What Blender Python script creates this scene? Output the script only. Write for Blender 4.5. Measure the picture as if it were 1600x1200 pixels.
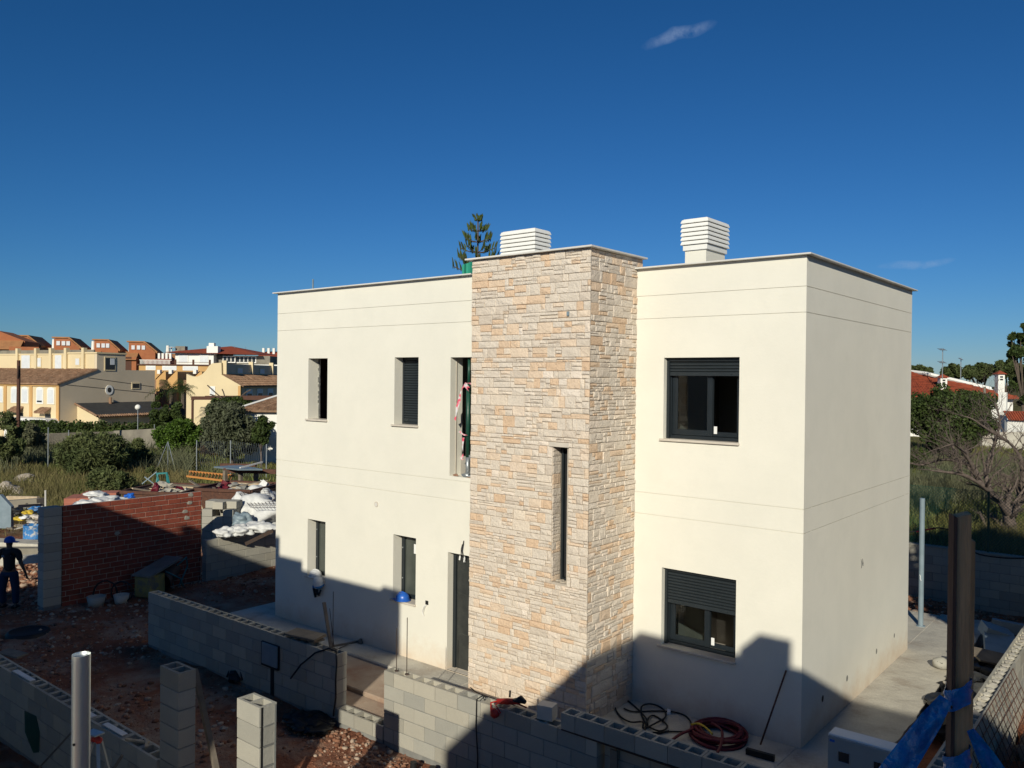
import bpy, bmesh, math, random
import numpy as np
from mathutils import Vector, Matrix, noise
random.seed(7); RNG = np.random.default_rng(7)
scene = bpy.context.scene
for o in list(bpy.data.objects): bpy.data.objects.remove(o)
R = math.radians
# ------------------------------------------------------------- camera
CAM = Vector((3.97, -11.07, 4.94)); FPX = 1290.0
FW = Vector((-0.63322209, 0.77394382, -0.00638341)); RT = Vector((0.77387539, 0.63325208, 0.01042516)); UP = Vector((-0.01211079, -0.00166148, 0.99992528))
cd = bpy.data.cameras.new('camera'); cam = bpy.data.objects.new('camera', cd); scene.collection.objects.link(cam)
m = Matrix((( RT.x, UP.x, -FW.x, CAM.x), (RT.y, UP.y, -FW.y, CAM.y), (RT.z, UP.z, -FW.z, CAM.z), (0, 0, 0, 1)))
cam.matrix_world = m
cd.sensor_width = 36; cd.lens = 36 * FPX / 1600; cd.clip_start = 0.05; cd.clip_end = 3000
scene.camera = cam
# ------------------------------------------------------------- sky, sun, exposure
SUN_EL = R(23.3); SUN_AZ = math.atan2(0.5, -1.0)      # azimuth clockwise from +Y
w = bpy.data.worlds.new('World'); scene.world = w; w.use_nodes = True
wn = w.node_tree; wn.nodes.clear()
sky = wn.nodes.new('ShaderNodeTexSky'); sky.sky_type = 'NISHITA'; sky.sun_disc = False
sky.sun_elevation = SUN_EL; sky.sun_rotation = SUN_AZ; sky.altitude = 0; sky.air_density = 1.0; sky.dust_density = 0.0; sky.ozone_density = 5.0
bg = wn.nodes.new('ShaderNodeBackground'); bg.inputs['Strength'].default_value = 0.05
wo = wn.nodes.new('ShaderNodeOutputWorld')
tc = wn.nodes.new('ShaderNodeTexCoord')
# two faint wisps of cirrus, given by their direction in the sky
def wisp(px0, py0, px1, py1, wid, amt, prev):
    d0 = (FW + RT * (px0 - 800) / FPX + UP * (600 - py0) / FPX).normalized(); d1 = (FW + RT * (px1 - 800) / FPX + UP * (600 - py1) / FPX).normalized()
    ax = (d1 - d0); L = ax.length; ax.normalize(); cen = ((d0 + d1) / 2).normalized(); up = cen.cross(ax).normalized()
    def dot(v):
        n = wn.nodes.new('ShaderNodeVectorMath'); n.operation = 'DOT_PRODUCT'; n.inputs[1].default_value = v
        wn.links.new(tc.outputs['Generated'], n.inputs[0]); return n.outputs['Value']
    def mt(op, a, b):
        n = wn.nodes.new('ShaderNodeMath'); n.operation = op
        for i, x in enumerate((a, b)):
            if x is None: continue
            if isinstance(x, (int, float)): n.inputs[i].default_value = x
            else: wn.links.new(x, n.inputs[i])
        return n.outputs[0]
    ns = wn.nodes.new('ShaderNodeTexNoise'); ns.inputs['Scale'].default_value = 55; ns.inputs['Detail'].default_value = 5; ns.inputs['Roughness'].default_value = .65
    wn.links.new(tc.outputs['Generated'], ns.inputs['Vector'])
    n2 = wn.nodes.new('ShaderNodeTexNoise'); n2.inputs['Scale'].default_value = 22
    wn.links.new(tc.outputs['Generated'], n2.inputs['Vector'])
    u = mt('DIVIDE', mt('SUBTRACT', dot(ax), cen.dot(ax)), L / 2)
    v = mt('DIVIDE', mt('ADD', mt('SUBTRACT', dot(up), cen.dot(up)), mt('MULTIPLY', mt('SUBTRACT', n2.outputs['Fac'], .5), wid * 2.2)), wid)
    r2 = mt('ADD', mt('MULTIPLY', u, u), mt('MULTIPLY', v, v))
    fall = mt('MAXIMUM', mt('SUBTRACT', 1.0, r2), 0.0)
    fac = mt('MULTIPLY', mt('MULTIPLY', fall, mt('MAXIMUM', mt('SUBTRACT', mt('MULTIPLY', ns.outputs['Fac'], 3.2), 1.0), 0.0)), amt)
    mx = wn.nodes.new('ShaderNodeMix'); mx.data_type = 'RGBA'; mx.clamp_factor = True
    wn.links.new(fac, mx.inputs['Factor']); wn.links.new(prev, mx.inputs[6]); mx.inputs[7].default_value = (7.5, 9.5, 13, 1)
    return mx.outputs[2]
def grade(src):       # one tone curve per channel over the whole sky (the camera's rendering of a deep blue sky)
    sp = wn.nodes.new('ShaderNodeSeparateColor'); cb = wn.nodes.new('ShaderNodeCombineColor'); wn.links.new(src, sp.inputs[0])
    for k, (a, g) in enumerate(((.0116, 1.49), (.0332, 1.14), (.0442, 1.17))):
        p = wn.nodes.new('ShaderNodeMath'); p.operation = 'POWER'; p.inputs[1].default_value = g; q = wn.nodes.new('ShaderNodeMath'); q.operation = 'MULTIPLY'; q.inputs[1].default_value = a / .05
        wn.links.new(sp.outputs[k], p.inputs[0]); wn.links.new(p.outputs[0], q.inputs[0]); wn.links.new(q.outputs[0], cb.inputs[k])
    return cb.outputs[0]
c = wisp(1000, 73, 1122, 33, .0080, .30, grade(sky.outputs[0]))
c = wisp(1365, 419, 1495, 406, .005, .30, c)
hs = wn.nodes.new('ShaderNodeHueSaturation'); hs.inputs['Saturation'].default_value = 1.0
wn.links.new(c, hs.inputs['Color']); wn.links.new(hs.outputs[0], bg.inputs['Color']); wn.links.new(bg.outputs[0], wo.inputs['Surface'])
sl = bpy.data.lights.new('sun', 'SUN'); sl.energy = 4.4; sl.angle = R(0.5); sl.color = (1.0, 0.945, 0.79)
so = bpy.data.objects.new('sun', sl); scene.collection.objects.link(so)
sd = Vector((-.5, 1.0, -1.118034 * math.tan(SUN_EL)))
so.rotation_euler = sd.to_track_quat('-Z', 'Y').to_euler(); so.location = (10, -30, 30)
vs = scene.view_settings; vs.view_transform = 'Standard'; vs.look = 'None'; vs.gamma = 1; vs.use_curve_mapping = False; vs.exposure = 0.0
scene.cycles.use_denoising = True; scene.cycles.max_bounces = 6; scene.cycles.diffuse_bounces = 3; scene.cycles.transparent_max_bounces = 12

# ------------------------------------------------------------- helpers
def at(px, py, d): return CAM + (FW + RT * (px - 800) / FPX + UP * (600 - py) / FPX) * d
F2 = Vector((-0.6331, 0.7741)); R2 = Vector((0.7741, 0.6331))
def dl(x, y):
    dx, dy = x - CAM.x, y - CAM.y
    return dx * F2.x + dy * F2.y, dx * R2.x + dy * R2.y
def sstep(a, b, x):
    t = min(1, max(0, (x - a) / (b - a))); return t * t * (3 - 2 * t)
def height(x, y, detail=True):
    D, L = dl(x, y)
    z = -0.25 - 0.3 * sstep(-14.5, -18, x)
    if x > 2.15 and y < 10.4: z += 0.0
    wr = sstep(-0.2, 0.3, L / max(D, 1))
    if D > 22:
        zl = -0.9 * sstep(24, 75, D) - .3 * sstep(70, 140, D)
        zr = 1.35 * sstep(19, 55, D)
        z += zl * (1 - wr) + zr * wr
    if y > 10.9: z += 0.35 * sstep(10.9, 14, y) * wr
    if detail:
        n = noise.noise(Vector((x * .6, y * .6, 0))) * .10 + noise.noise(Vector((x * 2.1, y * 2.1, 3))) * .045 + noise.noise(Vector((x * 6, y * 6, 5))) * .018
        if y > -1.6 and x > -11.5 and x < 1.2 and y < 9: n = min(n, 0)
        z += n * (1 if D < 60 else 2)
    return z
def ground(px, py):
    d = FW + RT * (px - 800) / FPX + UP * (600 - py) / FPX; t = 4.0
    while t < 400:
        q = CAM + d * t
        if q.z < height(q.x, q.y, False): return q
        t += .1 + t * .002
    return CAM + d * t
COL = scene.collection
WL = {}
def link(o, parent=None, loc=(0, 0, 0)):
    COL.objects.link(o); loc = Vector(loc); WL[o.name] = loc
    if parent: o.parent = parent; o.location = loc - WL[parent.name]
    else: o.location = loc
    return o
def thing(name, label, cat, loc=(0, 0, 0), group=None):
    o = bpy.data.objects.new(name, None); o.empty_display_size = .2; link(o, None, loc)
    o['label'] = label; o['category'] = cat
    if group: o['group'] = group
    return o
def tag(o, label, cat, group=None):
    o['label'] = label; o['category'] = cat
    if group: o['group'] = group
    return o
class MB:
    def __init__(s, M=None): s.v = []; s.f = []; s.M = M
    def add(s, vs, fs):
        n = len(s.v)
        s.v += [tuple(s.M @ Vector(q)) if s.M else tuple(q) for q in vs]; s.f += [tuple(i + n for i in f) for f in fs]; return s
    def box(s, x0, y0, z0, x1, y1, z1):
        return s.add([(x0, y0, z0), (x1, y0, z0), (x1, y1, z0), (x0, y1, z0), (x0, y0, z1), (x1, y0, z1), (x1, y1, z1), (x0, y1, z1)],
                     [(0, 3, 2, 1), (4, 5, 6, 7), (0, 1, 5, 4), (1, 2, 6, 5), (2, 3, 7, 6), (3, 0, 4, 7)])
    def cbox(s, x0, y0, z0, x1, y1, z1, b=.006):     # chamfered box
        vs = []; idx = {}
        X = (x0, x1); Y = (y0, y1); Z = (z0, z1)
        for i in (0, 1):
            for j in (0, 1):
                for k in (0, 1):
                    sx, sy, sz = (b if i == 0 else -b), (b if j == 0 else -b), (b if k == 0 else -b)
                    for a in range(3):
                        p = [X[i] + sx, Y[j] + sy, Z[k] + sz]
                        p[a] = (X[i], Y[j], Z[k])[a]
                        idx[(i, j, k, a)] = len(vs); vs.append(p)
        fs = []
        g = lambda i, j, k, a: idx[(i, j, k, a)]
        fs += [(g(0,0,0,0), g(0,0,1,0), g(0,1,1,0), g(0,1,0,0)), (g(1,0,0,0), g(1,1,0,0), g(1,1,1,0), g(1,0,1,0)),
               (g(0,0,0,1), g(1,0,0,1), g(1,0,1,1), g(0,0,1,1)), (g(0,1,0,1), g(0,1,1,1), g(1,1,1,1), g(1,1,0,1)),
               (g(0,0,0,2), g(0,1,0,2), g(1,1,0,2), g(1,0,0,2)), (g(0,0,1,2), g(1,0,1,2), g(1,1,1,2), g(0,1,1,2))]
        for i in (0, 1):
            for j in (0, 1): fs.append((g(i,j,0,0), g(i,j,1,0), g(i,j,1,1), g(i,j,0,1)))
            for k in (0, 1): fs.append((g(i,0,k,0), g(i,1,k,0), g(i,1,k,2), g(i,0,k,2)))
        for j in (0, 1):
            for k in (0, 1): fs.append((g(0,j,k,1), g(1,j,k,1), g(1,j,k,2), g(0,j,k,2)))
        for i in (0, 1):
            for j in (0, 1):
                for k in (0, 1): fs.append((g(i,j,k,0), g(i,j,k,1), g(i,j,k,2)))
        return s.add(vs, fs)
    def obox(s, c, size, rot=(0, 0, 0), taper=1.0):
        from mathutils import Euler
        M = Matrix.Translation(c) @ Euler(rot).to_matrix().to_4x4(); a, b, h = size[0] / 2, size[1] / 2, size[2] / 2; t = taper
        pts = [(-a, -b, -h), (a, -b, -h), (a, b, -h), (-a, b, -h), (-a * t, -b * t, h), (a * t, -b * t, h), (a * t, b * t, h), (-a * t, b * t, h)]
        return s.add([M @ Vector(q) for q in pts], [(0, 3, 2, 1), (4, 5, 6, 7), (0, 1, 5, 4), (1, 2, 6, 5), (2, 3, 7, 6), (3, 0, 4, 7)])
    def beam(s, p0, p1, w, h, up=(0, 0, 1)):
        p0, p1 = Vector(p0), Vector(p1); d = (p1 - p0).normalized(); u = Vector(up)
        sd_ = d.cross(u)
        if sd_.length < 1e-3: sd_ = d.cross(Vector((1, 0, 0)))
        sd_.normalize(); u = sd_.cross(d).normalized()
        pts = [q + sd_ * a * w / 2 + u * b * h / 2 for q in (p0, p1) for a, b in ((-1, -1), (1, -1), (1, 1), (-1, 1))]
        return s.add(pts, [(0, 1, 2, 3), (7, 6, 5, 4), (0, 4, 5, 1), (1, 5, 6, 2), (2, 6, 7, 3), (3, 7, 4, 0)])
    def cyl(s, p0, p1, r0, r1=None, n=12, caps=True):
        r1 = r0 if r1 is None else r1
        return s.tube([p0, p1], [r0, r1], n, caps)
    def tube(s, pts, r, n=6, caps=True):
        pts = [Vector(p) for p in pts]; rs = r if isinstance(r, (list, tuple)) else [r] * len(pts)
        vs = []; prev = None
        for i, p in enumerate(pts):
            d = (pts[min(i + 1, len(pts) - 1)] - pts[max(i - 1, 0)])
            if d.length < 1e-9: d = Vector((0, 0, 1))
            d.normalize()
            if prev is None: a = d.cross(Vector((0, 0, 1)) if abs(d.z) < .9 else Vector((1, 0, 0))).normalized()
            else:
                a = prev - d * prev.dot(d)
                a = a.normalized() if a.length > 1e-6 else d.orthogonal().normalized()
            prev = a; b = d.cross(a)
            for k in range(n):
                t = 2 * math.pi * k / n; vs.append(p + (a * math.cos(t) + b * math.sin(t)) * rs[i])
        fs = [(i * n + k, i * n + (k + 1) % n, (i + 1) * n + (k + 1) % n, (i + 1) * n + k) for i in range(len(pts) - 1) for k in range(n)]
        if caps: fs += [tuple(range(n))[::-1], tuple(range((len(pts) - 1) * n, len(pts) * n))]
        return s.add(vs, fs)
    def lathe(s, c, prof, n=16, sx=1, sy=1):
        c = Vector(c); vs = [c + Vector((r * math.cos(2 * math.pi * k / n) * sx, r * math.sin(2 * math.pi * k / n) * sy, z)) for r, z in prof for k in range(n)]
        fs = [(i * n + k, i * n + (k + 1) % n, (i + 1) * n + (k + 1) % n, (i + 1) * n + k) for i in range(len(prof) - 1) for k in range(n)]
        return s.add(vs, fs)
    def lump(s, c, size, seed=0, amp=.25, sub=2, freq=1.6, rot=0):
        bm = bmesh.new(); bmesh.ops.create_icosphere(bm, subdivisions=sub, radius=1)
        vs = []
        cr, sr = math.cos(rot), math.sin(rot)
        for v in bm.verts:
            k = 1 + amp * noise.noise(v.co * freq + Vector((seed * 7.3, seed * 3.1, seed))) * 2
            q = v.co * k; x, y, z = q.x * size[0], q.y * size[1], q.z * size[2]
            vs.append((c[0] + x * cr - y * sr, c[1] + x * sr + y * cr, c[2] + z))
        fs = [tuple(v.index for v in f.verts) for f in bm.faces]; bm.free()
        return s.add(vs, fs)
    def poly(s, pts): return s.add(pts, [tuple(range(len(pts)))])
    def extr(s, pts, vec):
        n = len(pts); vec = Vector(vec); a = [Vector(p) for p in pts]; b = [p + vec for p in a]
        return s.add(a + b, [tuple(range(n))[::-1], tuple(range(n, 2 * n))] + [(i, (i + 1) % n, n + (i + 1) % n, n + i) for i in range(n)])
    def mesh(s, name, mat, smooth=False):
        me = bpy.data.meshes.new(name); me.from_pydata(s.v, [], s.f); me.materials.append(mat)
        if smooth:
            for p in me.polygons: p.use_smooth = True
        me.update(); return me
    def build(s, name, mat, parent=None, smooth=False, label=None, kind=None):
        me = s.mesh(name, mat, smooth)
        o = bpy.data.objects.new(name, me); link(o, parent, (0, 0, 0) )
        if label: o['label'] = label
        if kind: o['kind'] = kind
        return o
def inst(name, me, loc, parent, rot=0.0):
    o = bpy.data.objects.new(name, me); link(o, parent, loc)
    if rot: o.rotation_euler = (0, 0, rot)
    return o
def nmesh(name, V, Fq, mat, parent=None, kind=None, smooth=False):
    """numpy verts (n,3), faces (m,k)"""
    me = bpy.data.meshes.new(name); V = np.asarray(V, dtype=np.float32); Fq = np.asarray(Fq, dtype=np.int32); k = Fq.shape[1]
    me.vertices.add(len(V)); me.vertices.foreach_set('co', V.ravel())
    me.loops.add(Fq.size); me.loops.foreach_set('vertex_index', Fq.ravel())
    me.polygons.add(len(Fq)); me.polygons.foreach_set('loop_start', np.arange(0, Fq.size, k, dtype=np.int32)); me.polygons.foreach_set('loop_total', np.full(len(Fq), k, dtype=np.int32))
    if smooth: me.polygons.foreach_set('use_smooth', np.ones(len(Fq), dtype=bool))
    me.materials.append(mat); me.update(); me.validate()
    o = bpy.data.objects.new(name, me); link(o, parent)
    if kind: o['kind'] = kind
    return o
# ------------------------------------------------------------- materials
def pbr(name, col, col2=None, rough=.85, vscale=2.0, vdet=6, bump=.15, bscale=60, bdist=.01, orand=0.0, metal=0.0, fine=0.0, spec=.3, stretch=None, stain=None, island=False, trans=0.0, ramp=None):
    m = bpy.data.materials.new(name); m.use_nodes = True; nt = m.node_tree; N = nt.nodes; L = nt.links
    b = N['Principled BSDF']; b.inputs['Roughness'].default_value = rough; b.inputs['Metallic'].default_value = metal; b.inputs['Specular IOR Level'].default_value = spec
    geo = N.new('ShaderNodeNewGeometry'); src = geo.outputs['Position']
    if stretch:
        mp = N.new('ShaderNodeMapping'); mp.inputs['Scale'].default_value = stretch; L.new(src, mp.inputs['Vector']); src = mp.outputs[0]
    def nz(scale, det=6, rg=.6):
        n = N.new('ShaderNodeTexNoise'); n.inputs['Scale'].default_value = scale; n.inputs['Detail'].default_value = det; n.inputs['Roughness'].default_value = rg
        L.new(src, n.inputs['Vector']); return n.outputs['Fac']
    def ramp_(fac, a, bb, lo=.35, hi=.65):
        r = N.new('ShaderNodeValToRGB'); r.color_ramp.elements[0].position = lo; r.color_ramp.elements[1].position = hi
        r.color_ramp.elements[0].color = (*a, 1); r.color_ramp.elements[1].color = (*bb, 1); L.new(fac, r.inputs[0]); return r.outputs[0]
    def mix(f, a, bb, mode='MIX'):
        x = N.new('ShaderNodeMix'); x.data_type = 'RGBA'; x.blend_type = mode
        for i, q in ((0, f), (6, a), (7, bb)):
            if isinstance(q, (int, float)): x.inputs[i].default_value = q
            elif isinstance(q, tuple): x.inputs[i].default_value = (*q[:3], 1)
            else: L.new(q, x.inputs[i])
        return x.outputs[2]
    def math_(op, a, bb=0.0):
        x = N.new('ShaderNodeMath'); x.operation = op
        for i, q in enumerate((a, bb)):
            if isinstance(q, (int, float)): x.inputs[i].default_value = q
            else: L.new(q, x.inputs[i])
        return x.outputs[0]
    col2 = col2 or tuple(k * .8 for k in col)
    c = ramp_(nz(vscale, vdet), col, col2)
    rnd = None
    if orand or island or ramp:
        oi = N.new('ShaderNodeObjectInfo'); rnd = oi.outputs['Random']
        if island: rnd = math_('FRACT', math_('ADD', rnd, geo.outputs['Random Per Island']))
    if ramp:
        r = N.new('ShaderNodeValToRGB'); r.color_ramp.interpolation = 'LINEAR'
        while len(r.color_ramp.elements) < len(ramp): r.color_ramp.elements.new(.5)
        for e, (p, cc) in zip(r.color_ramp.elements, ramp): e.position = p; e.color = (*cc, 1)
        L.new(rnd, r.inputs[0]); c = mix(.75, c, r.outputs[0])
    if orand:
        k = math_('ADD', math_('MULTIPLY', rnd, orand * 2), 1 - orand)
        cb = N.new('ShaderNodeCombineColor'); L.new(k, cb.inputs[0]); L.new(k, cb.inputs[1]); L.new(k, cb.inputs[2])
        c = mix(1.0, c, cb.outputs[0], 'MULTIPLY')
    if fine:
        f = nz(bscale * 1.5, 3); k = math_('ADD', math_('MULTIPLY', f, fine * 2), 1 - fine)
        cb = N.new('ShaderNodeCombineColor'); L.new(k, cb.inputs[0]); L.new(k, cb.inputs[1]); L.new(k, cb.inputs[2]); c = mix(1.0, c, cb.outputs[0], 'MULTIPLY')
    if stain:
        sc, sr, lo, hi = stain
        f = nz(sr, 8, .7); mr = N.new('ShaderNodeMapRange'); mr.inputs[1].default_value = lo; mr.inputs[2].default_value = hi; L.new(f, mr.inputs[0]); c = mix(mr.outputs[0], c, sc)
    L.new(c, b.inputs['Base Color'])
    if bump:
        bn = N.new('ShaderNodeBump'); bn.inputs['Strength'].default_value = bump; bn.inputs['Distance'].default_value = bdist
        h = nz(bscale, 5, .65); h = math_('ADD', h, math_('MULTIPLY', nz(bscale * .17, 4), 1.5)); L.new(h, bn.inputs['Height']); L.new(bn.outputs[0], b.inputs['Normal'])
    if trans:
        tr = N.new('ShaderNodeBsdfTranslucent'); L.new(c, tr.inputs['Color']); ms = N.new('ShaderNodeMixShader'); ms.inputs[0].default_value = trans
        out = N['Material Output']; L.new(b.outputs[0], ms.inputs[1]); L.new(tr.outputs[0], ms.inputs[2]); L.new(ms.outputs[0], out.inputs['Surface'])
    return m
M = {}
M['stucco'] = pbr('stucco', (.78, .752, .66), (.735, .71, .625), rough=.95, vscale=.7, bump=.35, bscale=130, bdist=.004, spec=.1, stain=((.71, .69, .605), 2.1, .48, .85))
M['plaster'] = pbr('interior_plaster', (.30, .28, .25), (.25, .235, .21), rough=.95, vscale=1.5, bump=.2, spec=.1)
M['dark_inside'] = pbr('dark_brown_wall', (.20, .12, .09), (.14, .09, .07), rough=.95, spec=.1)
M['stone'] = pbr('limestone_cladding', (.74, .64, .53), (.64, .56, .47), rough=.92, vscale=14, bump=.85, bscale=34, bdist=.025, spec=.15, island=True, fine=.22, orand=.09,
                 ramp=[(0.0, (.68, .58, .48)), (.28, (.76, .67, .57)), (.50, (.68, .60, .51)), (.68, (.74, .63, .51)), (.76, (.69, .50, .34)), (.88, (.62, .41, .25)), (.93, (.68, .52, .38)), (1.0, (.74, .66, .58))])
M['mortar'] = pbr('pale_mortar', (.48, .42, .35), (.40, .35, .29), rough=.95, vscale=8)
M['block'] = pbr('concrete_block', (.36, .35, .31), (.29, .285, .26), rough=.95, vscale=5, bump=.6, bscale=120, bdist=.006, orand=.16, fine=.22, spec=.1, ramp=[(0, (.41, .38, .31)), (.3, (.36, .35, .31)), (.55, (.44, .40, .32)), (.8, (.33, .32, .28)), (1, (.42, .38, .30))])
M['block_mortar'] = pbr('grey_mortar', (.25, .25, .23), (.18, .18, .17), rough=.95, vscale=6)
M['brick'] = pbr('red_clay_brick', (.29, .075, .045), (.22, .058, .038), rough=.9, vscale=7, bump=.4, bscale=90, bdist=.005, orand=.18, fine=.12, spec=.15)
M['brick_mortar'] = pbr('beige_mortar', (.46, .37, .30), (.38, .30, .24), rough=.95, vscale=9)
M['concrete'] = pbr('poured_concrete', (.56, .525, .445), (.42, .39, .335), rough=.9, vscale=1.6, vdet=12, bump=.9, bscale=28, bdist=.012, fine=.2, spec=.15, stain=((.30, .22, .16), .8, .52, .8))
M['lower_concrete'] = pbr('soiled_concrete', (.42, .33, .25), (.33, .24, .18), rough=.92, vscale=1.4, bump=.6, bscale=40, fine=.15, stain=((.26, .12, .07), 1.1, .5, .75))
M['coping'] = pbr('pale_coping', (.72, .70, .66), (.62, .6, .56), rough=.6, vscale=2, bump=.05)
M['white'] = pbr('white_paint', (.82, .81, .77), (.76, .75, .71), rough=.5, vscale=3, bump=.03, spec=.4)
M['sill'] = pbr('sill_stone', (.62, .56, .48), (.54, .49, .42), rough=.6, vscale=6, bump=.1)
M['alu'] = pbr('anthracite_aluminium', (.014, .020, .025), (.011, .016, .020), rough=.4, vscale=4, bump=.02, spec=.5)
M['slat'] = pbr('shutter_slat', (.018, .025, .030), (.015, .021, .025), rough=.5, vscale=4, bump=.02, spec=.5)
M['galv'] = pbr('galvanised_steel', (.42, .45, .46), (.33, .36, .38), rough=.42, vscale=7, bump=.05, metal=.6, spec=.5)
M['brushed'] = pbr('bare_bright_steel', (.82, .85, .82), (.74, .77, .75), rough=.46, vscale=3, stretch=(6, 6, 1), bump=0, metal=.95, spec=.5)
M['bluegrey'] = pbr('blue_grey_paint', (.22, .28, .32), (.18, .235, .27), rough=.45, vscale=5, bump=.04, spec=.4)
M['steel'] = pbr('dark_steel', (.06, .05, .045), (.09, .055, .04), rough=.6, vscale=20, metal=.5)
M['rust'] = pbr('rusty_steel', (.12, .055, .035), (.075, .038, .028), rough=.85, vscale=14, bump=.3)
M['black'] = pbr('black_rubber', (.014, .014, .015), (.02, .02, .02), rough=.5, bump=0)
M['black_gap'] = pbr('flat_black', (.02, .02, .022), rough=.8, bump=0)
M['redhose'] = pbr('red_hose', (.14, .014, .024), (.10, .010, .018), rough=.45, bump=0)
M['yellow'] = pbr('yellow_plastic', (.62, .45, .05), (.5, .35, .04), rough=.6)
M['red'] = pbr('red_plastic', (.55, .04, .03), (.42, .03, .02), rough=.45)
M['blue'] = pbr('blue_plastic', (.02, .13, .55), (.02, .10, .42), rough=.35, bump=0, spec=.5)
M['bluetarp'] = pbr('blue_sheet', (.0, .20, .56), (.0, .13, .42), rough=.18, vscale=9, bump=.5, bscale=18, bdist=.03, spec=.6)
M['bluebarrel'] = pbr('worn_blue_paint', (.05, .22, .50), (.03, .16, .42), rough=.6, vscale=6, stain=((.5, .5, .48), 9, .52, .6))
M['teal'] = pbr('teal_plastic', (.03, .20, .20), (.02, .15, .16), rough=.5)
M['green'] = pbr('green_enamel', (.012, .07, .045), (.01, .05, .035), rough=.4, spec=.5)
M['greennet'] = pbr('green_net', (.03, .30, .20), (.02, .22, .15), rough=.8)
M['wood'] = pbr('weathered_timber', (.72, .44, .22), (.50, .30, .15), rough=.85, vscale=4, stretch=(12, 12, .8), bump=.5, bscale=22, fine=.15)
M['plank'] = pbr('grey_plank', (.24, .20, .15), (.15, .125, .10), rough=.9, vscale=4, bump=.4, bscale=30)
M['palewood'] = pbr('pale_timber', (.52, .42, .29), (.42, .33, .22), rough=.85, vscale=6, bump=.3)
M['bag'] = pbr('white_woven_bag', (.72, .72, .70), (.58, .58, .57), rough=.75, vscale=5, bump=.5, bscale=14, bdist=.03)
M['paper'] = pbr('white_label', (.8, .8, .78), (.75, .75, .73), rough=.7, bump=0)
M['cabinet'] = pbr('shaded_cabinet_paint', (.30, .33, .33), (.27, .30, .30), rough=.55, bump=0)  # door tone of the white cabinet, its shade put into the colour
M['darkwood'] = pbr('dark_timber', (.14, .085, .06), (.09, .055, .04), rough=.85, vscale=4, stretch=(12, 12, .8), bump=.4, bscale=22)
def dusty_base(m):       # earth splashed on the foot of the rendered walls
    nt = m.node_tree; N = nt.nodes; L = nt.links; b = N['Principled BSDF']; src = b.inputs['Base Color'].links[0].from_socket
    geo = N.new('ShaderNodeNewGeometry'); sp = N.new('ShaderNodeSeparateXYZ'); L.new(geo.outputs['Position'], sp.inputs[0])
    n = N.new('ShaderNodeTexNoise'); n.inputs['Scale'].default_value = 2.6; n.inputs['Detail'].default_value = 10; n.inputs['Roughness'].default_value = .7; L.new(geo.outputs['Position'], n.inputs['Vector'])
    a = N.new('ShaderNodeMath'); a.operation = 'MULTIPLY_ADD'; a.inputs[1].default_value = -.9; a.inputs[2].default_value = .45; L.new(n.outputs['Fac'], a.inputs[0])
    c_ = N.new('ShaderNodeMath'); c_.operation = 'ADD'; L.new(sp.outputs['Z'], c_.inputs[0]); L.new(a.outputs[0], c_.inputs[1])
    r = N.new('ShaderNodeMapRange'); r.inputs[1].default_value = .42; r.inputs[2].default_value = -.05; r.inputs[3].default_value = 0; r.inputs[4].default_value = .55; L.new(c_.outputs[0], r.inputs[0])
    x = N.new('ShaderNodeMix'); x.data_type = 'RGBA'; L.new(r.outputs[0], x.inputs[0]); L.new(src, x.inputs[6]); x.inputs[7].default_value = (.56, .40, .26, 1); L.new(x.outputs[2], b.inputs['Base Color'])
dusty_base(M['stucco']); dusty_base(M['stone'])
def glass(name, tint=(.9, .95, .95), refl=1.0):
    m = bpy.data.materials.new(name); m.use_nodes = True; nt = m.node_tree; N = nt.nodes; L = nt.links
    for n in list(N):
        if n.type != 'OUTPUT_MATERIAL': N.remove(n)
    tr = N.new('ShaderNodeBsdfTransparent'); tr.inputs[0].default_value = (*tint, 1); gl = N.new('ShaderNodeBsdfGlossy'); gl.inputs['Roughness'].default_value = .02
    fr = N.new('ShaderNodeFresnel'); fr.inputs[0].default_value = 1.5; ms = N.new('ShaderNodeMixShader')
    L.new(fr.outputs[0], ms.inputs[0]); L.new(tr.outputs[0], ms.inputs[1]); L.new(gl.outputs[0], ms.inputs[2]); L.new(ms.outputs[0], N['Material Output'].inputs['Surface']); return m
M['glass'] = glass('window_glass', (.75, .8, .8)); M['film'] = pbr('dusty_dark_glass', (.045, .048, .045), (.03, .033, .032), rough=.35, vscale=5, bump=.25, bscale=14, bdist=.02, spec=.5)
M['dustyglass'] = pbr('dusty_green_glass', (.075, .085, .075), (.06, .068, .06), rough=.25, vscale=3, bump=0, spec=.6)
M['leaf_dark'] = pbr('dark_foliage', (.034, .058, .014), (.068, .095, .022), rough=.7, vscale=1.2, bump=0, island=True, orand=.45, trans=.25)
M['leaf_olive'] = pbr('olive_foliage', (.075, .088, .045), (.11, .12, .07), rough=.7, vscale=1.0, bump=0, island=True, orand=.4, trans=.2)
M['leaf_bush'] = pbr('bush_foliage', (.075, .10, .035), (.125, .14, .05), rough=.75, vscale=.8, bump=0, island=True, orand=.45, trans=.2)
M['leaf_ivy'] = pbr('ivy_foliage', (.055, .11, .012), (.09, .15, .02), rough=.6, vscale=1.2, bump=0, island=True, orand=.45, trans=.3)
M['leaf_pine'] = pbr('pine_foliage', (.050, .075, .02), (.075, .09, .03), rough=.8, vscale=.5, bump=0, island=True, orand=.4, trans=.15)
M['leaf_red'] = pbr('reddish_foliage', (.09, .05, .03), (.07, .07, .025), rough=.7, vscale=1.5, bump=0, island=True, orand=.4, trans=.2)
M['dry'] = pbr('dry_grass', (.22, .18, .08), (.15, .14, .05), rough=.85, vscale=.35, bump=0, island=True, orand=.4, trans=.3)
M['grass'] = pbr('green_grass', (.11, .145, .038), (.19, .175, .06), rough=.85, vscale=.25, bump=0, island=True, orand=.4, trans=.3)
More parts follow.
